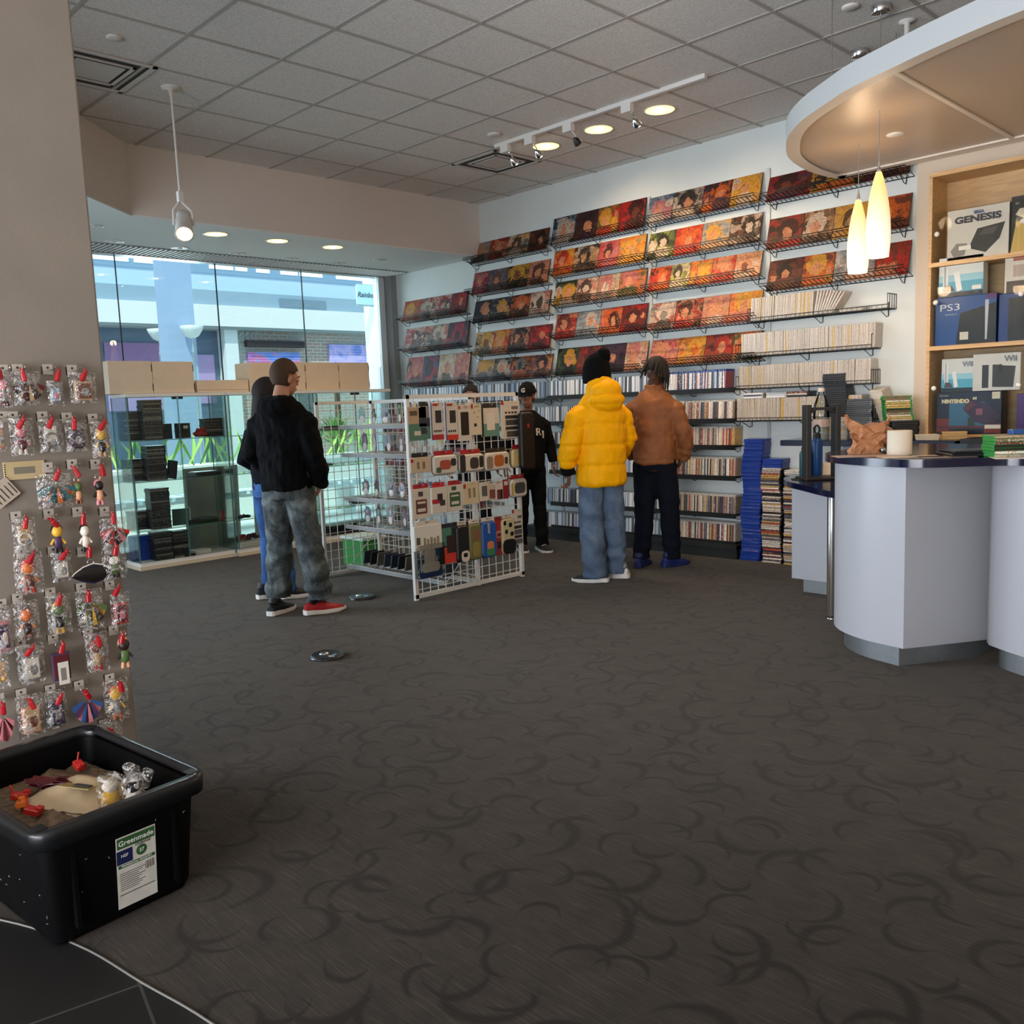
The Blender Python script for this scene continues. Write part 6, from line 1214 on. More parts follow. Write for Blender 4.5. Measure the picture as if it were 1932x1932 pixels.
trousers(t, s, denim('light_jeans', '#3a4a60', '#526780', '#7789a0'), (aL.x, aL.y), (aR.x, aR.y), ((-.105, .01), (.105, .01)), thigh=.108, kneer=.098, ankr=.095, cuff=.05, hipw=.18, amp=.010, seed=7.0)
shoe(t, (aL.x * s, aL.y * s, 0) + V((0, 0, 0)) * 0 if False else (aL.x * s + -.02, aL.y * s + .045, 0), .75, '#15171d', '#e6e2dc', .30, None, '#dcd9d2', '#191b22'); shoe(t, (aR.x * s - .02, aR.y * s + .03, 0), .6, '#d6d4d0', '#e6e2dc', .30, '#8d949c', '#dcd9d2')

# --- person in the brown jacket
t, s = person('person in a brown leather jacket and dark trousers with dreadlocks, back to the camera', (.085, 2.36, 0), math.radians(112), 1.82, '#5a3826')
bpy.context.view_layer.update(); aL, aR = L(t, (-.055, 2.33, 0)) / s, L(t, (.165, 2.47, 0)) / s
hn = lambda b: hand(b, V((.21, .09, .96)) * s, (-.3, .2, -.9), (-.3, .9, .2), .5, s)
head_parts(t, s, '#5a3826', -.55, -.30, '#15100d', 'dreads', (.01, .06, 1.645), [hn])
lj = mat('brown_leather', '#8a5530', .62, spec=.3, var=.16, vscale=7, bump=.2, bscale=110)
def lf(co, n):
    x, y, z = co.x / s, co.y / s, co.z / s; d = .013 * noise.noise(V((x * 9, y * 9, z * 7))) + .006 * noise.noise(V((x * 26, y * 26, z * 20)))
    if abs(x) > .2: d += .004 * math.sin(z * 60 + 5 * noise.noise(V((x * 8, y * 8, z * 8))))
    if .925 < z < .945 and abs(x) < .24: d -= .004
    return d
garment(t, 'leather_jacket', lj, [((0, 0, .895), .185, .14), ((0, 0, .935), .192, .145), ((0, 0, .97), .19, .145), ((0, 0, 1.2), .20, .145), ((0, -.005, 1.36), .21, .13), ((0, -.005, 1.43), .19, .115), ((0, 0, 1.485), .13, .095), ((0, .01, 1.52), .085, .085), ((0, .015, 1.565), .08, .08)],
 [([(.14, 0, 1.39), (.20, -.01, 1.345), (.25, -.02, 1.15), (.255, .03, 1.03), (.225, .075, .94)], [.066, .074, .07, .065, .057]), ([(-.14, 0, 1.39), (-.20, -.01, 1.345), (-.25, -.02, 1.16), (-.24, .08, 1.02), (-.21, .12, .95)], [.066, .074, .07, .064, .055])], s, .011, 3, lf)
trousers(t, s, fabric('dark_trousers', '#10141f', .9, .3, 260), (aL.x, aL.y), (aR.x, aR.y), ((-.10, .01), (.115, .03)), thigh=.105, kneer=.086, ankr=.075, cuff=.075, hipw=.182, amp=.008, seed=9.0)
shoe(t, (aL.x * s, aL.y * s + .03, 0), -.05, '#1c2a6a', '#18235a', .30, '#16204c', '#1a2a70'); shoe(t, (aR.x * s + .02, aR.y * s + .05, 0), -.55, '#1c2a6a', '#18235a', .30, '#16204c', '#1a2a70')

# --- person in the black cap facing the camera behind the rack
t, s = person('person in a black cap and black lettered jacket facing the camera at the rack edge', (-1.45, 2.38, 0), math.radians(-28), 1.66, '#9a6a52')
bpy.context.view_layer.update(); aL, aR = L(t, (-1.36, 2.44, 0)) / s, L(t, (-1.54, 2.32, 0)) / s
hl = lambda b: hand(b, V((-.272, .02, .925)) * s, (.05, .2, -.97), (.3, .95, .1), .4, s)
hr = lambda b: hand(b, V((.272, .02, .925)) * s, (-.05, .2, -.97), (-.3, .95, .1), .4, s)
o, P, shell = head_parts(t, s, '#9a6a52', -.68, -.15, '#14100e', 'short', (0, .03, 1.65), [hl, hr])
kc = fabric('cap_black', '#0d0d0e', .85)
c = shell((.088, .108, .115), (0, -.010, .040), lambda q: q.z > .035, 'cap', kc, .006)
b = MB(); b.loft([[P(math.cos(PI * q / 12) * r1, .05 + math.sin(PI * q / 12) * r2, .045 - dz - .012 * math.cos(PI * q / 12) ** 2) for q in range(13)] for r1, r2, dz in ((.085, .05, 0), (.080, .125, .012), (.078, .123, .016), (.083, .05, .006))], False, True, False); b.build('brim', kc, c)
q = text('G', 'lettering', .062 * s, mat('cap_letter', '#d8d2c6', .7), t, P(.0, .106, .085), (1.15 - .15, 0, PI - .25 + 0), .002, bold=.001)
q.rotation_euler = (Matrix.Rotation(-.68, 3, 'Z') @ Matrix.Rotation(PI, 3, 'Z') @ Matrix.Rotation(PI / 2 - .35, 3, 'X')).to_euler()
bj = fabric('black_jacket', '#0c0c0d', .85)
garment(t, 'jacket', bj, [((0, 0, .86), .17, .13), ((0, 0, 1.1), .185, .135), ((0, 0, 1.3), .195, .135), ((0, 0, 1.42), .18, .11), ((0, .0, 1.51), .08, .08)],
 [([(.14, 0, 1.39), (.19, 0, 1.35), (.25, -.02, 1.14), (.27, .02, .95)], [.06, .068, .062, .05]), ([(-.14, 0, 1.39), (-.19, 0, 1.35), (-.25, -.02, 1.14), (-.27, .02, .95)], [.06, .068, .062, .05])], s, .012, 3, folds(.006, 10, 9, 3.0))
for tx, x in (('R', -.075), ('1', -.128)): text(tx, 'lettering', .11 * s, mat('jacket_letter', '#cfc8bb', .7), t, V((x, .138 - .12 * abs(x + .02), 1.28 - .03 * (tx == '1'))) * s, (PI / 2, 0, PI + .30), .006, bold=.001)
trousers(t, s, fabric('black_trousers', '#0d0e11', .9), (aL.x, aL.y), (aR.x, aR.y), ((-.10, .01), (.10, .01)), cuff=.07, amp=.008, seed=12.0)
shoe(t, (aL.x * s, aL.y * s + .04, 0), .1, '#141416', '#dcd8d0', .28, None, '#d8d4cc'); shoe(t, (aR.x * s, aR.y * s + .04, 0), -.1, '#141416', '#dcd8d0', .28, None, '#d8d4cc')

# --- person whose face shows above the rack
t, s = person('person with short dark hair, face showing over the grid rack', (-1.97, 2.12, 0), math.radians(-48), 1.68, '#a87a62')
bpy.context.view_layer.update(); aL, aR = L(t, (-1.89, 2.19, 0)) / s, L(t, (-2.05, 2.05, 0)) / s
head_parts(t, s, '#a87a62', 0.0, -.1, '#15110f', 'short', (0, .02, 1.65), [lambda b: hand(b, V((-.27, .1, .93)) * s, (.05, .4, -.9), (.3, .9, .1), .4, s), lambda b: hand(b, V((.27, .1, .93)) * s, (-.05, .4, -.9), (-.3, .9, .1), .4, s)])
garment(t, 'jacket', fabric('dark_sweater', '#1a1a1d', .9), [((0, 0, .88), .17, .125), ((0, 0, 1.1), .18, .13), ((0, 0, 1.3), .19, .13), ((0, 0, 1.42), .175, .105), ((0, 0, 1.50), .08, .08)],
 [([(.14, 0, 1.39), (.19, 0, 1.35), (.25, 0, 1.14), (.26, .08, .97)], [.06, .068, .06, .05]), ([(-.14, 0, 1.39), (-.19, 0, 1.35), (-.25, 0, 1.14), (-.26, .08, .97)], [.06, .068, .06, .05])], s, .013, 3, folds(.006, 10, 9, 8.0))
trousers(t, s, fabric('grey_trousers', '#1c1d22', .9), (aL.x, aL.y), (aR.x, aR.y), ((-.10, .01), (.10, .01)), cuff=.07, amp=.008, seed=15.0, vox=.013)
shoe(t, (aL.x * s, aL.y * s + .04, 0), 0, '#3a241a', '#2a1a14', .27); shoe(t, (aR.x * s, aR.y * s + .04, 0), 0, '#3a241a', '#2a1a14', .27)
# ================================================================ counters
M_lam = mat('white_laminate', '#a9aaaf', .35, var=.01, vscale=2); M_top = mat('navy_stone', '#0b0e2c', .15, var=.3, vscale=60); M_kick = mat('kick_aluminium', '#a6aaab', .35, .85, var=.06, vscale=40)
def counter(name, label, body, top, z0, zt, th, kick_in=.05, kz=.11):
    t = thing(name, label, 'counter', (body[0][0], body[0][1], 0)); o = V((body[0][0], body[0][1]))
    loc = lambda P: [(x - o.x, y - o.y) for x, y in P]
    b = MB(); b.prism(loc(body), z0, zt); smooth(b.build('cabinet_body', M_lam, t))
    cx = sum(p[0] for p in body) / len(body); cy_ = sum(p[1] for p in body) / len(body)
    ins = [(x + (cx - x) / math.hypot(cx - x, cy_ - y) * kick_in * 1.3, y + (cy_ - y) / math.hypot(cx - x, cy_ - y) * kick_in * 1.3) for x, y in body]
    b = MB(); b.prism(loc(ins), 0, z0 + .002); smooth(b.build('kick_plate', M_kick, t))
    if top: b = MB(); b.prism(loc(top), zt, zt + th); bevel(b.build('worktop', M_top, t), .006, 3)
    return t
ZB = 1.07
curve = smooth_curve([(2.42, 1.95), (2.31, 1.62), (2.275, 1.32), (2.31, 1.08), (2.42, .92), (2.60, .81), (2.842, .755)], 5)
body = curve + [(3.11, 1.19), (3.12, 1.95)]
counter('rounded_counter', 'white counter with a rounded end and navy stone top, nearest the shelves on the right', body, None, .112, ZB, .04)
c3 = [(3.135, 1.125)] + smooth_curve([(3.15, 1.09), (3.34, .97), (3.6, .885), (3.95, .86), (4.3, .95)], 4) + [(4.4, 1.95), (3.125, 1.95), (3.125, 1.14)]
counter('edge_counter', 'white rounded counter cut off by the right photo edge', c3, None, .112, ZB, .04)
tt = smooth_curve([(2.38, 2.0), (2.27, 1.65), (2.228, 1.33), (2.26, 1.07), (2.37, .88), (2.55, .755), (2.76, .675), (2.94, .665), (3.08, .76), (3.2, .87), (3.33, .915), (3.6, .84), (3.95, .815), (4.35, .9)], 5) + [(4.45, 2.0)]
b = MB(); b.prism(tt, ZB + .001, ZB + .042); tag(smooth(bevel(b.build('worktop', M_top), .008, 3)), 'glossy navy stone worktop running over both white counters', 'worktop')
ZT = ZB + .0425
# low counter on the left with its steel post
lowtop = smooth_curve([(1.42, 2.70), (1.34, 2.6), (1.31, 2.5), (1.37, 2.22), (1.52, 1.98), (1.75, 1.77), (1.98, 1.56), (2.10, 1.47), (2.22, 1.44)], 4) + [(2.24, 1.7), (2.33, 2.1), (2.33, 2.70)]
t = thing('low_counter', 'low white counter with a navy top and steel post beside the rounded counter', 'counter', (1.5, 2.09, 0)); o = V((1.5, 2.09, 0))
b = MB(); b.bb((0.0, 0, .115), (.72, .60, .80)); b.build('cabinet_body', M_lam, t)
b = MB(); b.bb((.04, .10, 0), (.70, .58, .117)); b.build('kick_plate', M_kick, t)
b = MB(); b.prism([(x - o.x, y - o.y) for x, y in lowtop], .80, .84); smooth(bevel(b.build('worktop', M_top, t), .006, 3))
b = MB(); b.lathe([(.038, 0), (.038, .012), (.0305, .014), (.0305, .80)], (2.062 - o.x, 1.56 - o.y, 0), 24); b.mat(1).lathe([(.034, 0), (.034, .02)], (2.062 - o.x, 1.56 - o.y, 0), 24); b.build('steel_post', [mat('steel_post', '#8f8c88', .22, .95), M_black], t)
# wall counter behind
t = thing('service_counter', 'navy topped wall counter under the white game shelves', 'counter', (1.06, 2.72, 0))
b = MB(); b.bb((0, 0, 1.045), (1.34, .40, 1.09)); bevel(b.build('worktop', M_top, t), .005); b = MB(); b.bb((.5, .06, 0), (1.3, .40, 1.045)); b.build('cabinet_body', M_lam, t)
b = MB(); b.bb((2.42, 2.75, 1.06), (2.62, 3.12, 1.10)); b.bb((2.40, 3.04, 0.0), (2.62, 3.12, 1.06)); tag(b.build('wall_ledge', M_black), 'black ledge under the wooden cabinet beside the paper roll', 'ledge')
# ---------------------------------------------------------------- things on the counters
def onz(x, y, z): return px(x, y, 2, z)
p = onz(1697, 858, ZT); b = MB(); b.lathe([(.02, .001), (.062, .0), (.0625, .004), (.0625, .128), (.060, .131), (.022, .131), (.02, .128), (.02, .001)], n=32, cap=False); tag(b.build('paper_roll', mat('paper_roll', '#d6c9b4', .8, bump=.05, bscale=200), None, p), 'white paper roll standing on the navy counter', 'paper roll')
# crumpled brown bag
p = onz(1628, 858, ZT) + V((-.02, .10, 0)); n = 26; b = MB(); rings = []
for j in range(10):
    z = .175 * j / 9; f = 1 - .28 * math.sin(PI * min(1, j / 7)) * (j < 8) + .12 * (j >= 8); w, d = .105 * f, .065 * f * (1 - .6 * (j / 9) ** 2)
    rings.append([V((w * math.cos(2 * PI * k / n) + .034 * (noise.noise(V((k * .8, j * .9, 0))) if j else 0), d * math.sin(2 * PI * k / n) + .034 * (noise.noise(V((k * .9, j * .8, 5))) if j else 0), z + (.05 * noise.noise(V((k * .45, j * .2, 9))) * (j / 9) if j else 0) + (.028 * math.cos(4 * PI * k / n) if j > 7 else 0))) for k in range(n)])
b.loft(rings, True, False)
M_kraft = mat('kraft_paper', '#b27a52', .7, var=.12, vscale=20, bump=.35, bscale=40)
tag(b.build('paper_bag', M_kraft, None, p, (0, 0, .75)), 'crumpled brown paper bag on the navy counter left of the paper roll', 'paper bag')
p2 = onz(1612, 856, ZT) + V((-.02, .30, .03)); b = MB(); b.lathe([(.001, 0), (.05, .0), (.085, .06), (.09, .10), (.086, .10), (.05, .01)], n=24, cap=False); tag(b.build('pink_bowl', mat('pink_bowl', '#b98a72', .4), None, p2, (.55, .2, .6)), 'pinkish bowl tipped behind the brown paper bag', 'bowl'); 
# papers and sleeves
def sheet(name, x0, y0, w, d, rz, z, c, label, cat='paper', th=.002):
    q = onz(x0, y0, z) + V((-.06, .13, 0)); b = MB(); b.rbox((0, 0, th / 2), (w, d, th), .004, seg=1); tag(b.build(name, mat('sheet_' + c, c, .4), None, q + V((0, 0, .0005)), (0, 0, rz)), label, cat)
sheet('paper_sheet', 1640, 864, .36, .16, .70, ZT, '#b09488', 'tan paper sheet lying at the left end of the navy counter')
sheet('paper_sheet', 1720, 866, .30, .13, .72, ZT, '#c4b29a', 'pale paper sheet lying before the paper roll on the navy counter')
sheet('clear_sleeve', 1790, 866, .26, .14, .75, ZT, '#8a7c78', 'glossy clear sleeve at the middle of the navy counter', 'sleeve')
b = MB(); q = onz(1823, 861, ZT); b.rbox((0, 0, .008), (.30, .22, .016), .008); b.rbox((.0, .01, .022), (.26, .2, .012), .006); tag(b.build('black_folder', mat('folder_black', '#0e0f16', .3), None, q + V((0, .1, 0)), (0, 0, .7)), 'black folders lying on the navy counter beside the green cases', 'folder')
# pen stand on the counter: pair of glasses like small metal item
b = MB(); q = onz(1655, 856, ZT); b.tube([(-.06, 0, .008), (0, .005, .012), (.07, 0, .008)], .006, 6); b.ell((-.03, 0, .02), (.016, .012, .016), 10, 7); b.mat(1).ell((-.045, 0, .018), (.008, .010, .008), 8, 6); tag(b.build('metal_key', [M_alu, M_black], None, q + V((.05, .03, 0)), (0, 0, .7)), 'small silver metal object before the brown paper bag', 'metal object')
# green cases and magazines at the right
q = onz(1895, 862, ZT) + V((0, .05, 0))
for k in range(7):
    o = link('green_case', f_green, None, q + V((rnd.uniform(-.006, .006), rnd.uniform(-.006, .006), k * .0154)), (0, 0, .72)); tag(o, 'green game case in the short stack on the navy counter', 'game case', 'green cases on the counter')
b = MB(); b.rbox((0, 0, .012), (.07, .05, .024), .004); tag(b.build('blue_box', mat('small_blue', '#24508e', .4), None, q + V((.03, .03, 7 * .0154)), (0, 0, .8)), 'small blue box on top of the green cases', 'box')
for k in range(11):
    b = MB(); b.rbox((0, 0, .005), (.24, .18, .009), .003, seg=1); tag(b.build('magazine', mat(f'mag_{k % 3}', ('#6e5a44', '#8a7458', '#54463a')[k % 3], .6), None, q + V((.22 + rnd.uniform(-.01, .01), .08 + rnd.uniform(-.01, .01), k * .0098)), (0, 0, .6 + rnd.uniform(-.08, .08))), 'worn brown magazine in the pile right of the green cases', 'magazine', 'magazines on the counter')
sheet('paper_sheet', 1925, 868, .2, .15, .5, ZT, '#d8d2c8', 'white paper sheet before the magazines at the right photo edge')
# black open frame stand, bottles
q = onz(1518, 905, .84); dv = V((.68, .73, 0)).normalized()
t = thing('frame_stand', 'black open frame stand on the low navy counter', 'frame stand', q + dv * .12, math.atan2(dv.y, dv.x)); D3 = mat('matte_black', '#1b1c1d', .5); hgt = .535
for sg in (-1, 1):
    b = MB(); b.bb((sg * .105 - .018, -.05, 0), (sg * .105 + .018, .05, hgt)); bevel(b.build('post', D3, t), .004)
b = MB(); b.prism([(-.12, -.02), (.12, -.02), (.12, .02), (-.12, .02)], hgt - .04, hgt - .02); b.box((-.072, 0, hgt - .05), (.06, .05, .014), (0, -.5, 0)); b.box((.072, 0, hgt - .05), (.06, .05, .014), (0, .5, 0)); b.build('handle_bar', D3, t)
b = MB(); b.bb((-.15, -.11, 0), (.15, .11, .018)); bevel(b.build('base', M_black, t), .004)
def bottle(x, y, h, r, m, mcap, label, loop=False):
    t = thing('drink_bottle', label, 'bottle', (x, y, .8405)); b = MB(); b.lathe([(r * .9, 0), (r, .01), (r, h * .68), (r * .92, h * .74), (r * .6, h * .80)], n=20); b.build('bottle_body', m, t)
    b = MB(); b.lathe([(r * .66, h * .80), (r * .66, h * .88), (r * .5, h * .9)], n=16)
    if loop: b.tube([(r * .5 * math.cos(a * PI / 8), 0, h * .97 + r * .75 * math.sin(a * PI / 8)) for a in range(16)], .008, 8, closed=True)
    b.build('cap', mcap, t)
qb = px(1541, 905, 1, 2.35); bottle(qb.x, 2.35, .36, .041, mat('bottle_blue', '#1d4a86', .35), D3, 'tall blue drink bottle with a ring cap on the low counter', True)
qb = px(1519, 905, 1, 2.30); bottle(qb.x, 2.30, .25, .042, mat('bottle_teal', '#1c4f5c', .35), D3, 'short teal drink bottle on the low counter beside the blue one')
b = MB(); q = onz(1545, 900, .84) + V((.08, .04, 0)); n = 10
b.loft([[q * 0 + V((u * .30 - .15, -.09 + .10 * k / n, .002 + .05 * max(0, k / n - .3) ** 2 * 4)) for k in range(n + 1)] for u in (0, 1)], False, True, False); o = b.build('paper_sheet', mat('curl_paper', '#d2bfa2', .7), None, q + V((0, .05, .001)), (0, 0, .65)); o.modifiers.new('thick', 'SOLIDIFY').thickness = .0015; tag(o, 'curled cream paper sheet on the low navy counter', 'paper')
b = MB(); q2 = onz(1515, 903, .84); b.rbox((0, 0, .003), (.14, .09, .006), .004); b.tube([(-.05, 0, .008), (.0, .03, .01), (.07, .0, .008), (.02, -.03, .01)], .003, 6); tag(b.build('black_cable', D3, None, q2 + V((.02, -.06, 0)), (0, 0, .6)), 'black cable lying before the frame stand on the low counter', 'cable')
# clear bottle, stacks and odds on the wall counter
ZW = 1.0905
t = thing('water_bottle', 'big clear plastic water bottle before the dark case stack', 'bottle', (1.30 + .055, 2.83, ZW)); b = MB(); b.lathe([(.055, .0), (.062, .01), (.062, .10), (.058, .105), (.062, .11), (.062, .20), (.056, .27), (.030, .345), (.022, .36), (.022, .385)], n=24); b.build('bottle_body', glass('clear_bottle', '#e6ebea', .05), t); b = MB(); b.lathe([(.026, .375), (.026, .40), (.022, .403)], n=16); b.build('cap', mat('cap_clear', '#c9c3b8', .4), t)
b = MB(); b.lathe([(.0628, .10), (.0628, .16)], n=24, cap=False); b.build('label_band', mat('bottle_label', '#b9a39a', .4), t)
stack(f_wl, 1.40, 2.96, ZW, 11, 'white game case in the low stack behind the clear water bottle', 'white stack on the wall counter', .006, .5)
stack(f_black, 1.60, 2.98, ZW, 20, 'black game case in the tall dark stack on the wall counter', 'dark stack on the wall counter', .012, .4)
stack(f_green, 1.93, 2.93, ZW + 9 * .0154, 12, 'green edged game case on top of the black stack by the wall corner', 'green stack on the wall counter', .010, .6, lean=(-.05, 0)); stack(f_black, 1.96, 2.93, ZW, 9, 'black game case under the green edged stack by the wall corner', 'black stack under the green cases', .006, .6)
b = MB(); b.rbox((0, 0, .06), (.13, .09, .12), .03); tag(b.build('black_device', mat('device_black', '#121212', .35), None, (1.80, 2.86, ZW), (0, 0, .4)), 'rounded black device between the dark stack and the green cases', 'device')
b = MB()
for k in range(5): b.box((0, 0, .006 + k * .011), (.16, .11, .009), (0, 0, .1 * (k % 3)))
tag(b.build('card_pile', mat('card_pile', '#c9a36a', .6), None, (2.33, 2.90, ZW), (0, 0, .3)), 'pile of tan cards by the wooden cabinet foot', 'cards')
b = MB()
for k in range(4): b.box((0, 0, .005 + k * .01), (.14, .10, .008), (0, 0, .05 * k))
tag(b.build('card_pile', mat('card_pile_pale', '#d8cbb4', .6), None, (2.17, 2.82, ZW), (0, 0, .5)), 'pile of pale cards between roll and wooden cabinet', 'cards')

# ================================================================ wooden wall cabinet with boxed consoles
M_ply = wood('plywood_frame', '#b58e5c', '#d6b483', (3, 60, 60)); M_plyb = wood('plywood_back', '#a98a60', '#c2a276', (4, 4, 30))
X0, X1 = 2.07, 4.6; YF = 3.045; t = thing('wall_cabinet', 'wooden wall cabinet with clear doors holding boxed game consoles', 'wall cabinet', (X0, YF, 0))
def cb_(name, m, *bx):
    b = MB()
    for a, c in bx: b.bb([a[0] - X0, a[1] - YF, a[2]], [c[0] - X0, c[1] - YF, c[2]])
    return b.build(name, m, t)
YB = 3.33
ZR = [(1.085, 1.115), (1.735, 1.765), (2.335, 2.365), (2.97, 3.0)]
cb_('back_panel', M_plyb, ((X0, YB, 1.085), (X1, YB + .01, 3.0)))
cb_('side_panel', M_ply, ((X0, YF, 1.085), (X0 + .022, YB, 3.0)))
for a, c in ZR: cb_('ledge', M_ply, ((X0, YF - .008, a), (X1, YB, c)))
cb_('divider', M_ply, ((3.4, YF + .01, 1.085), (3.42, YB, 3.0)))
G_door = glass('acrylic_door', '#f6f8f7', .03, refl=.15)
for i in range(3):
    z0, z1 = ZR[i][1] + .006, ZR[i + 1][0] - (.25 if i == 2 else .012)
    for x0, x1 in ((X0 + .03, 2.66), (2.665, 3.39)):
        if i == 2 and x0 < 2.5: pass
        d = cb_('clear_door', G_door, ((x0, YF + .004, z0), (x1, YF + .008, z1)))
        k = MB(); zz = z0 + (z1 - z0) * .56; k.lathe([(.016, 0), (.018, -.01), (.012, -.016), (.001, -.017)], (x0 + .03 - X0, .002, zz), 14, axis='y'); k.build('knob', mat('knob_white', '#e6e0d6', .4), d)
# cut a niche for it in the wall: the wall surface sits behind the cabinet front
def console_box(x, z, w, h, body, arts, words_, y=3.10, texts=(), d=.12, tilt=-.0):
    t = thing('console_box', words_, 'game console box', (x + w / 2, y + d / 2, z + .001), 0, None)
    b = MB(); b.bb((-w / 2, -d / 2, 0), (w / 2, d / 2, h)); bevel(b.build('carton', mat('cbx_' + body, body, .35), t), .003)
    ms = []; b = MB()
    for k, it in enumerate(arts):
        u0, v0, u1, v1, c = it[:5]
        if c not in ms: ms.append(c)
        b.mat(ms.index(c)); f = -d / 2 - .0006 * (k + 1)
        if len(it) == 5: b.add([(-w / 2 + u * w, f, h * (1 - v)) for u, v in ((u0, v1), (u1, v1), (u1, v0), (u0, v0))], [(0, 1, 2, 3)], False)
        else: n = len(it[5]); b.add([(-w / 2 + u * w, f, h * (1 - v)) for u, v in it[5]], [tuple(range(n))], False)
    if arts: b.build('printed_front', [mat('cbx_' + m, m, .35) for m in ms], t)
    for s_, u, v, sz, c, kw in texts: text(s_, 'lettering', sz, mat('cbx_' + c, c, .4), t, (-w / 2 + u * w, -d / 2 - .0006 * (len(arts) + 2), h * (1 - v)), (PI / 2, 0, 0), .0004, **kw)
    return t
Z0, Z1, Z2 = 1.115, 1.765, 2.365
def PXc(x, y, yy=3.10): return px(x, y, 1, yy)
def crect(x0, y0, x1, y1, yy=3.10): a, c = PXc(x0, y0, yy), PXc(x1, y1, yy); return a.x, c.x - a.x, a.z - c.z
g = []
x, w, h = crect(1788, 408, 1902, 488)
console_box(x, Z2, w, h, '#d8d2ca', [(.36, .38, .95, .8, '#3a3836', [(.36, .78), (.50, .42), (.94, .36), (.86, .66), (.64, .90)]), (.45, .4, .8, .55, '#55524f', [(.52, .55), (.62, .44), (.84, .42), (.76, .56)]), (.05, .66, .36, .92, '#8f8880', [(.06, .8), (.16, .66), (.34, .68), (.3, .9), (.12, .94)]), (.2, .72, .4, .80, '#efeae2')], 'white console box with a dark flat console picture on the top cabinet shelf', texts=(('SEGA', .52, .10, .028, '#4a5a86', dict(bold=.002)), ('GENESIS', .50, .22, .062, '#3d3a42', dict(sx=1.35, bold=.003))))
x, w, h = crect(1908, 392, 1990, 488); console_box(x, Z2, w, h, '#1b1a18', [(.0, .45, 1, 1, '#c9a85a', [(.0, 1), (.12, .45), (.9, .4), (1, 1)]), (.1, .2, .5, .4, '#d9cdb4', [(.1, .32), (.2, .22), (.45, .22), (.5, .34), (.3, .4)])], 'black console box with a gold panel on the top cabinet shelf', texts=(('ac', .14, .12, .03, '#b9b2a4', {}),))
wii = lambda: [(0, .45, 1, .78, '#9fcfe0'), (0, .62, 1, .88, '#58aac6'), (0, .88, 1, 1, '#26303a'), (.1, .1, .22, .72, '#e9e9e8'), (.13, .12, .16, .7, '#9aa0a4'), (.36, .36, .52, .86, '#f0efee', [(.34, .40), (.46, .36), (.54, .84), (.42, .88)]), (.12, .66, .38, .86, '#5a4f56', [(.10, .86), (.14, .70), (.30, .72), (.38, .86)])]
x, w, h = crect(1772, 502, 1854, 570); zb2 = 1.765 + .245
x2, w2, h2 = crect(1765, 570, 1878, 655); console_box(x2, Z1, w2, h2 * .97, '#1b4a8c', [(.38, .2, 1, 1, '#15161c', [(.36, .9), (.42, .35), (1, .18), (1, 1), (.36, 1)]), (.82, .12, .88, .92, '#b9bfca', [(.82, .12), (.88, .12), (.86, .92), (.83, .92)]), (.84, 0, 1, .1, '#5a2a6a'), (.42, .74, .56, .9, '#cfc9be')], 'blue console box with a black console picture on the middle cabinet shelf', texts=(('PS3', .25, .22, .068, '#d8dde4', dict(sx=1.5)), ('PlayStation 3', .27, .36, .016, '#c9d2de', {})))
console_box(x, Z1 + h2 * .97 + .001, w, h * .97, '#e2e4e4', wii() + [(.76, .76, .96, .86, '#f0ece4')], 'white and blue console box lying above the blue box on the middle shelf', texts=(('Wii', .80, .16, .055, '#9a9ea2', dict(bold=.002)), ('Wii', .86, .93, .022, '#8a8e92', {})), d=.10)
x, w, h = crect(1885, 568, 1975, 652); console_box(x, Z1, w, h, '#1a3a78', [(.2, .1, 1, 1, '#11131c')], 'dark blue console box cut by the right photo edge on the middle shelf')
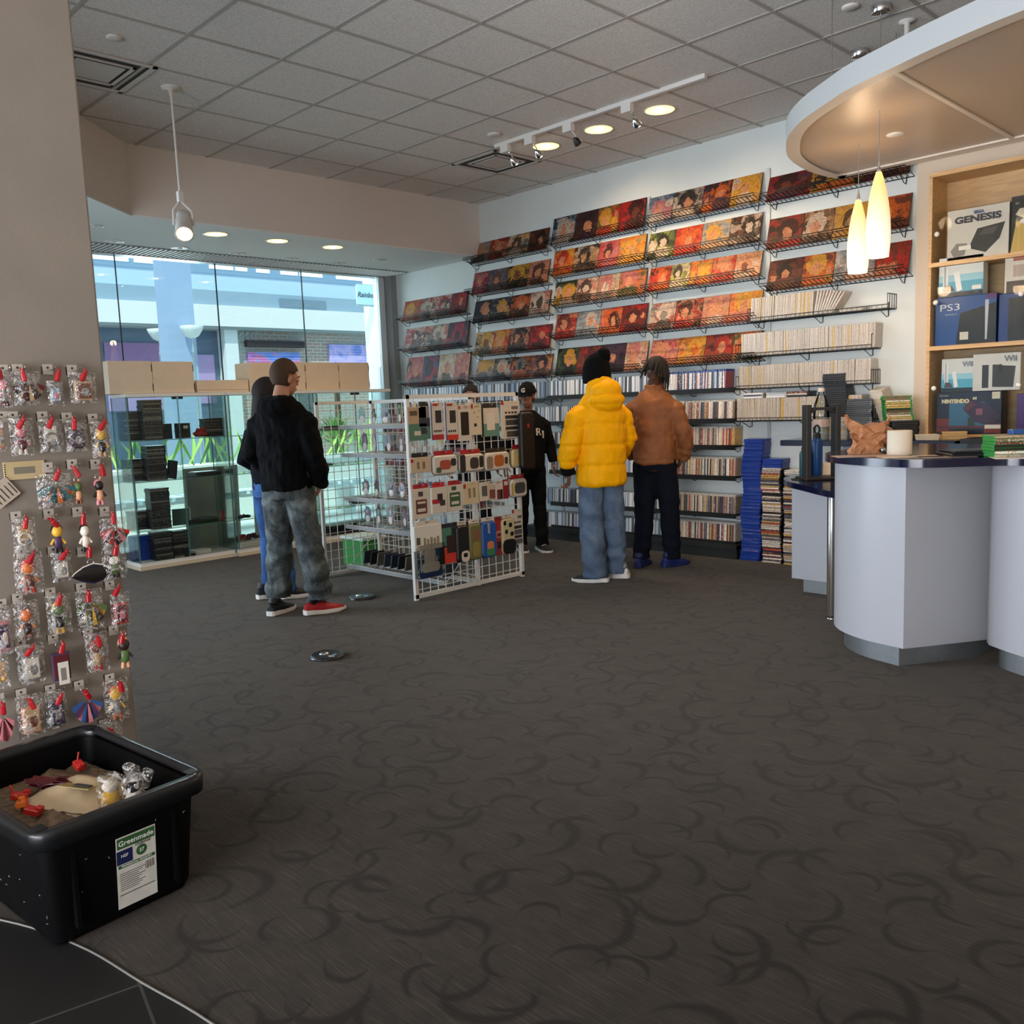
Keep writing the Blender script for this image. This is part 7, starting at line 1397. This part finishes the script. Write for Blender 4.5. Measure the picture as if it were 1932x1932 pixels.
zz = Z1 + h + .001; x, w, h = crect(1896, 500, 1975, 566); console_box(x, zz, w, h, '#d8cec4', [(.2, .3, .9, .6, '#b9a396'), (.05, .7, 1, 1, '#4a3a34'), (.2, .1, .8, .2, '#a8604a')], 'pale console box stacked on the dark blue box at the right photo edge', d=.10)
x, w, h = crect(1768, 740, 1888, 818); console_box(x, Z0, w, h, '#1c2238', [(.2, .25, .75, .8, '#3a6a8c'), (0, .62, .2, .95, '#7a2a20'), (.75, .75, 1, .97, '#7a2a20'), (.0, .8, 1, .86, '#5a2030'), (.45, .15, .98, .8, '#3a2440', [(.42, .4), (.55, .2), (.8, .3), (.98, .55), (.9, .85), (.6, .7)]), (.42, .2, .62, .45, '#5a3040', [(.42, .38), (.52, .2), (.62, .3), (.5, .46)]), (.62, .4, .72, .55, '#8a5060'), (.5, .6, .6, .8, '#2a3a34'), (.86, .02, .98, .18, '#d8cdb8'), (.76, .78, 1, .87, '#e4dcd0')], 'dark blue console box with a controller picture on the lowest cabinet shelf', texts=(('NINTENDO', .30, .22, .036, '#d8cba8', dict(bold=.003)), ('64', .60, .16, .026, '#d8cba8', dict(bold=.002)), ('Nintendo', .12, .08, .016, '#c9c0b0', {})))
zz = Z0 + h + .002; x, w, h = crect(1776, 678, 1834, 738); console_box(x, zz, w, h, '#dcdcda', wii(), 'white console box with a pale console picture, left on the lowest shelf', texts=(('Wii', .84, .18, .05, '#8f9296', dict(bold=.002)),), d=.10, y=3.11)
x, w, h = crect(1838, 672, 1926, 738); console_box(x, zz, w, h, '#d4d0ca', [(.2, .3, .34, .92, '#2c2b2c'), (.42, .3, .54, .9, '#3a3838'), (.42, .32, .9, .9, '#333132', [(.52, .32), (.9, .36), (.86, .92), (.42, .9)]), (.55, .3, .62, .5, '#1e1d1e')], 'white console box with two black consoles pictured on the lowest shelf', texts=(('Wii', .80, .16, .055, '#77787a', dict(bold=.002)),), y=3.08, d=.10)
x, w, h = crect(1919, 742, 1990, 818); console_box(x, Z0, w, h, '#4a2a72', [(.2, .3, 1, .9, '#35205a')], 'purple console box at the right photo edge on the lowest shelf')
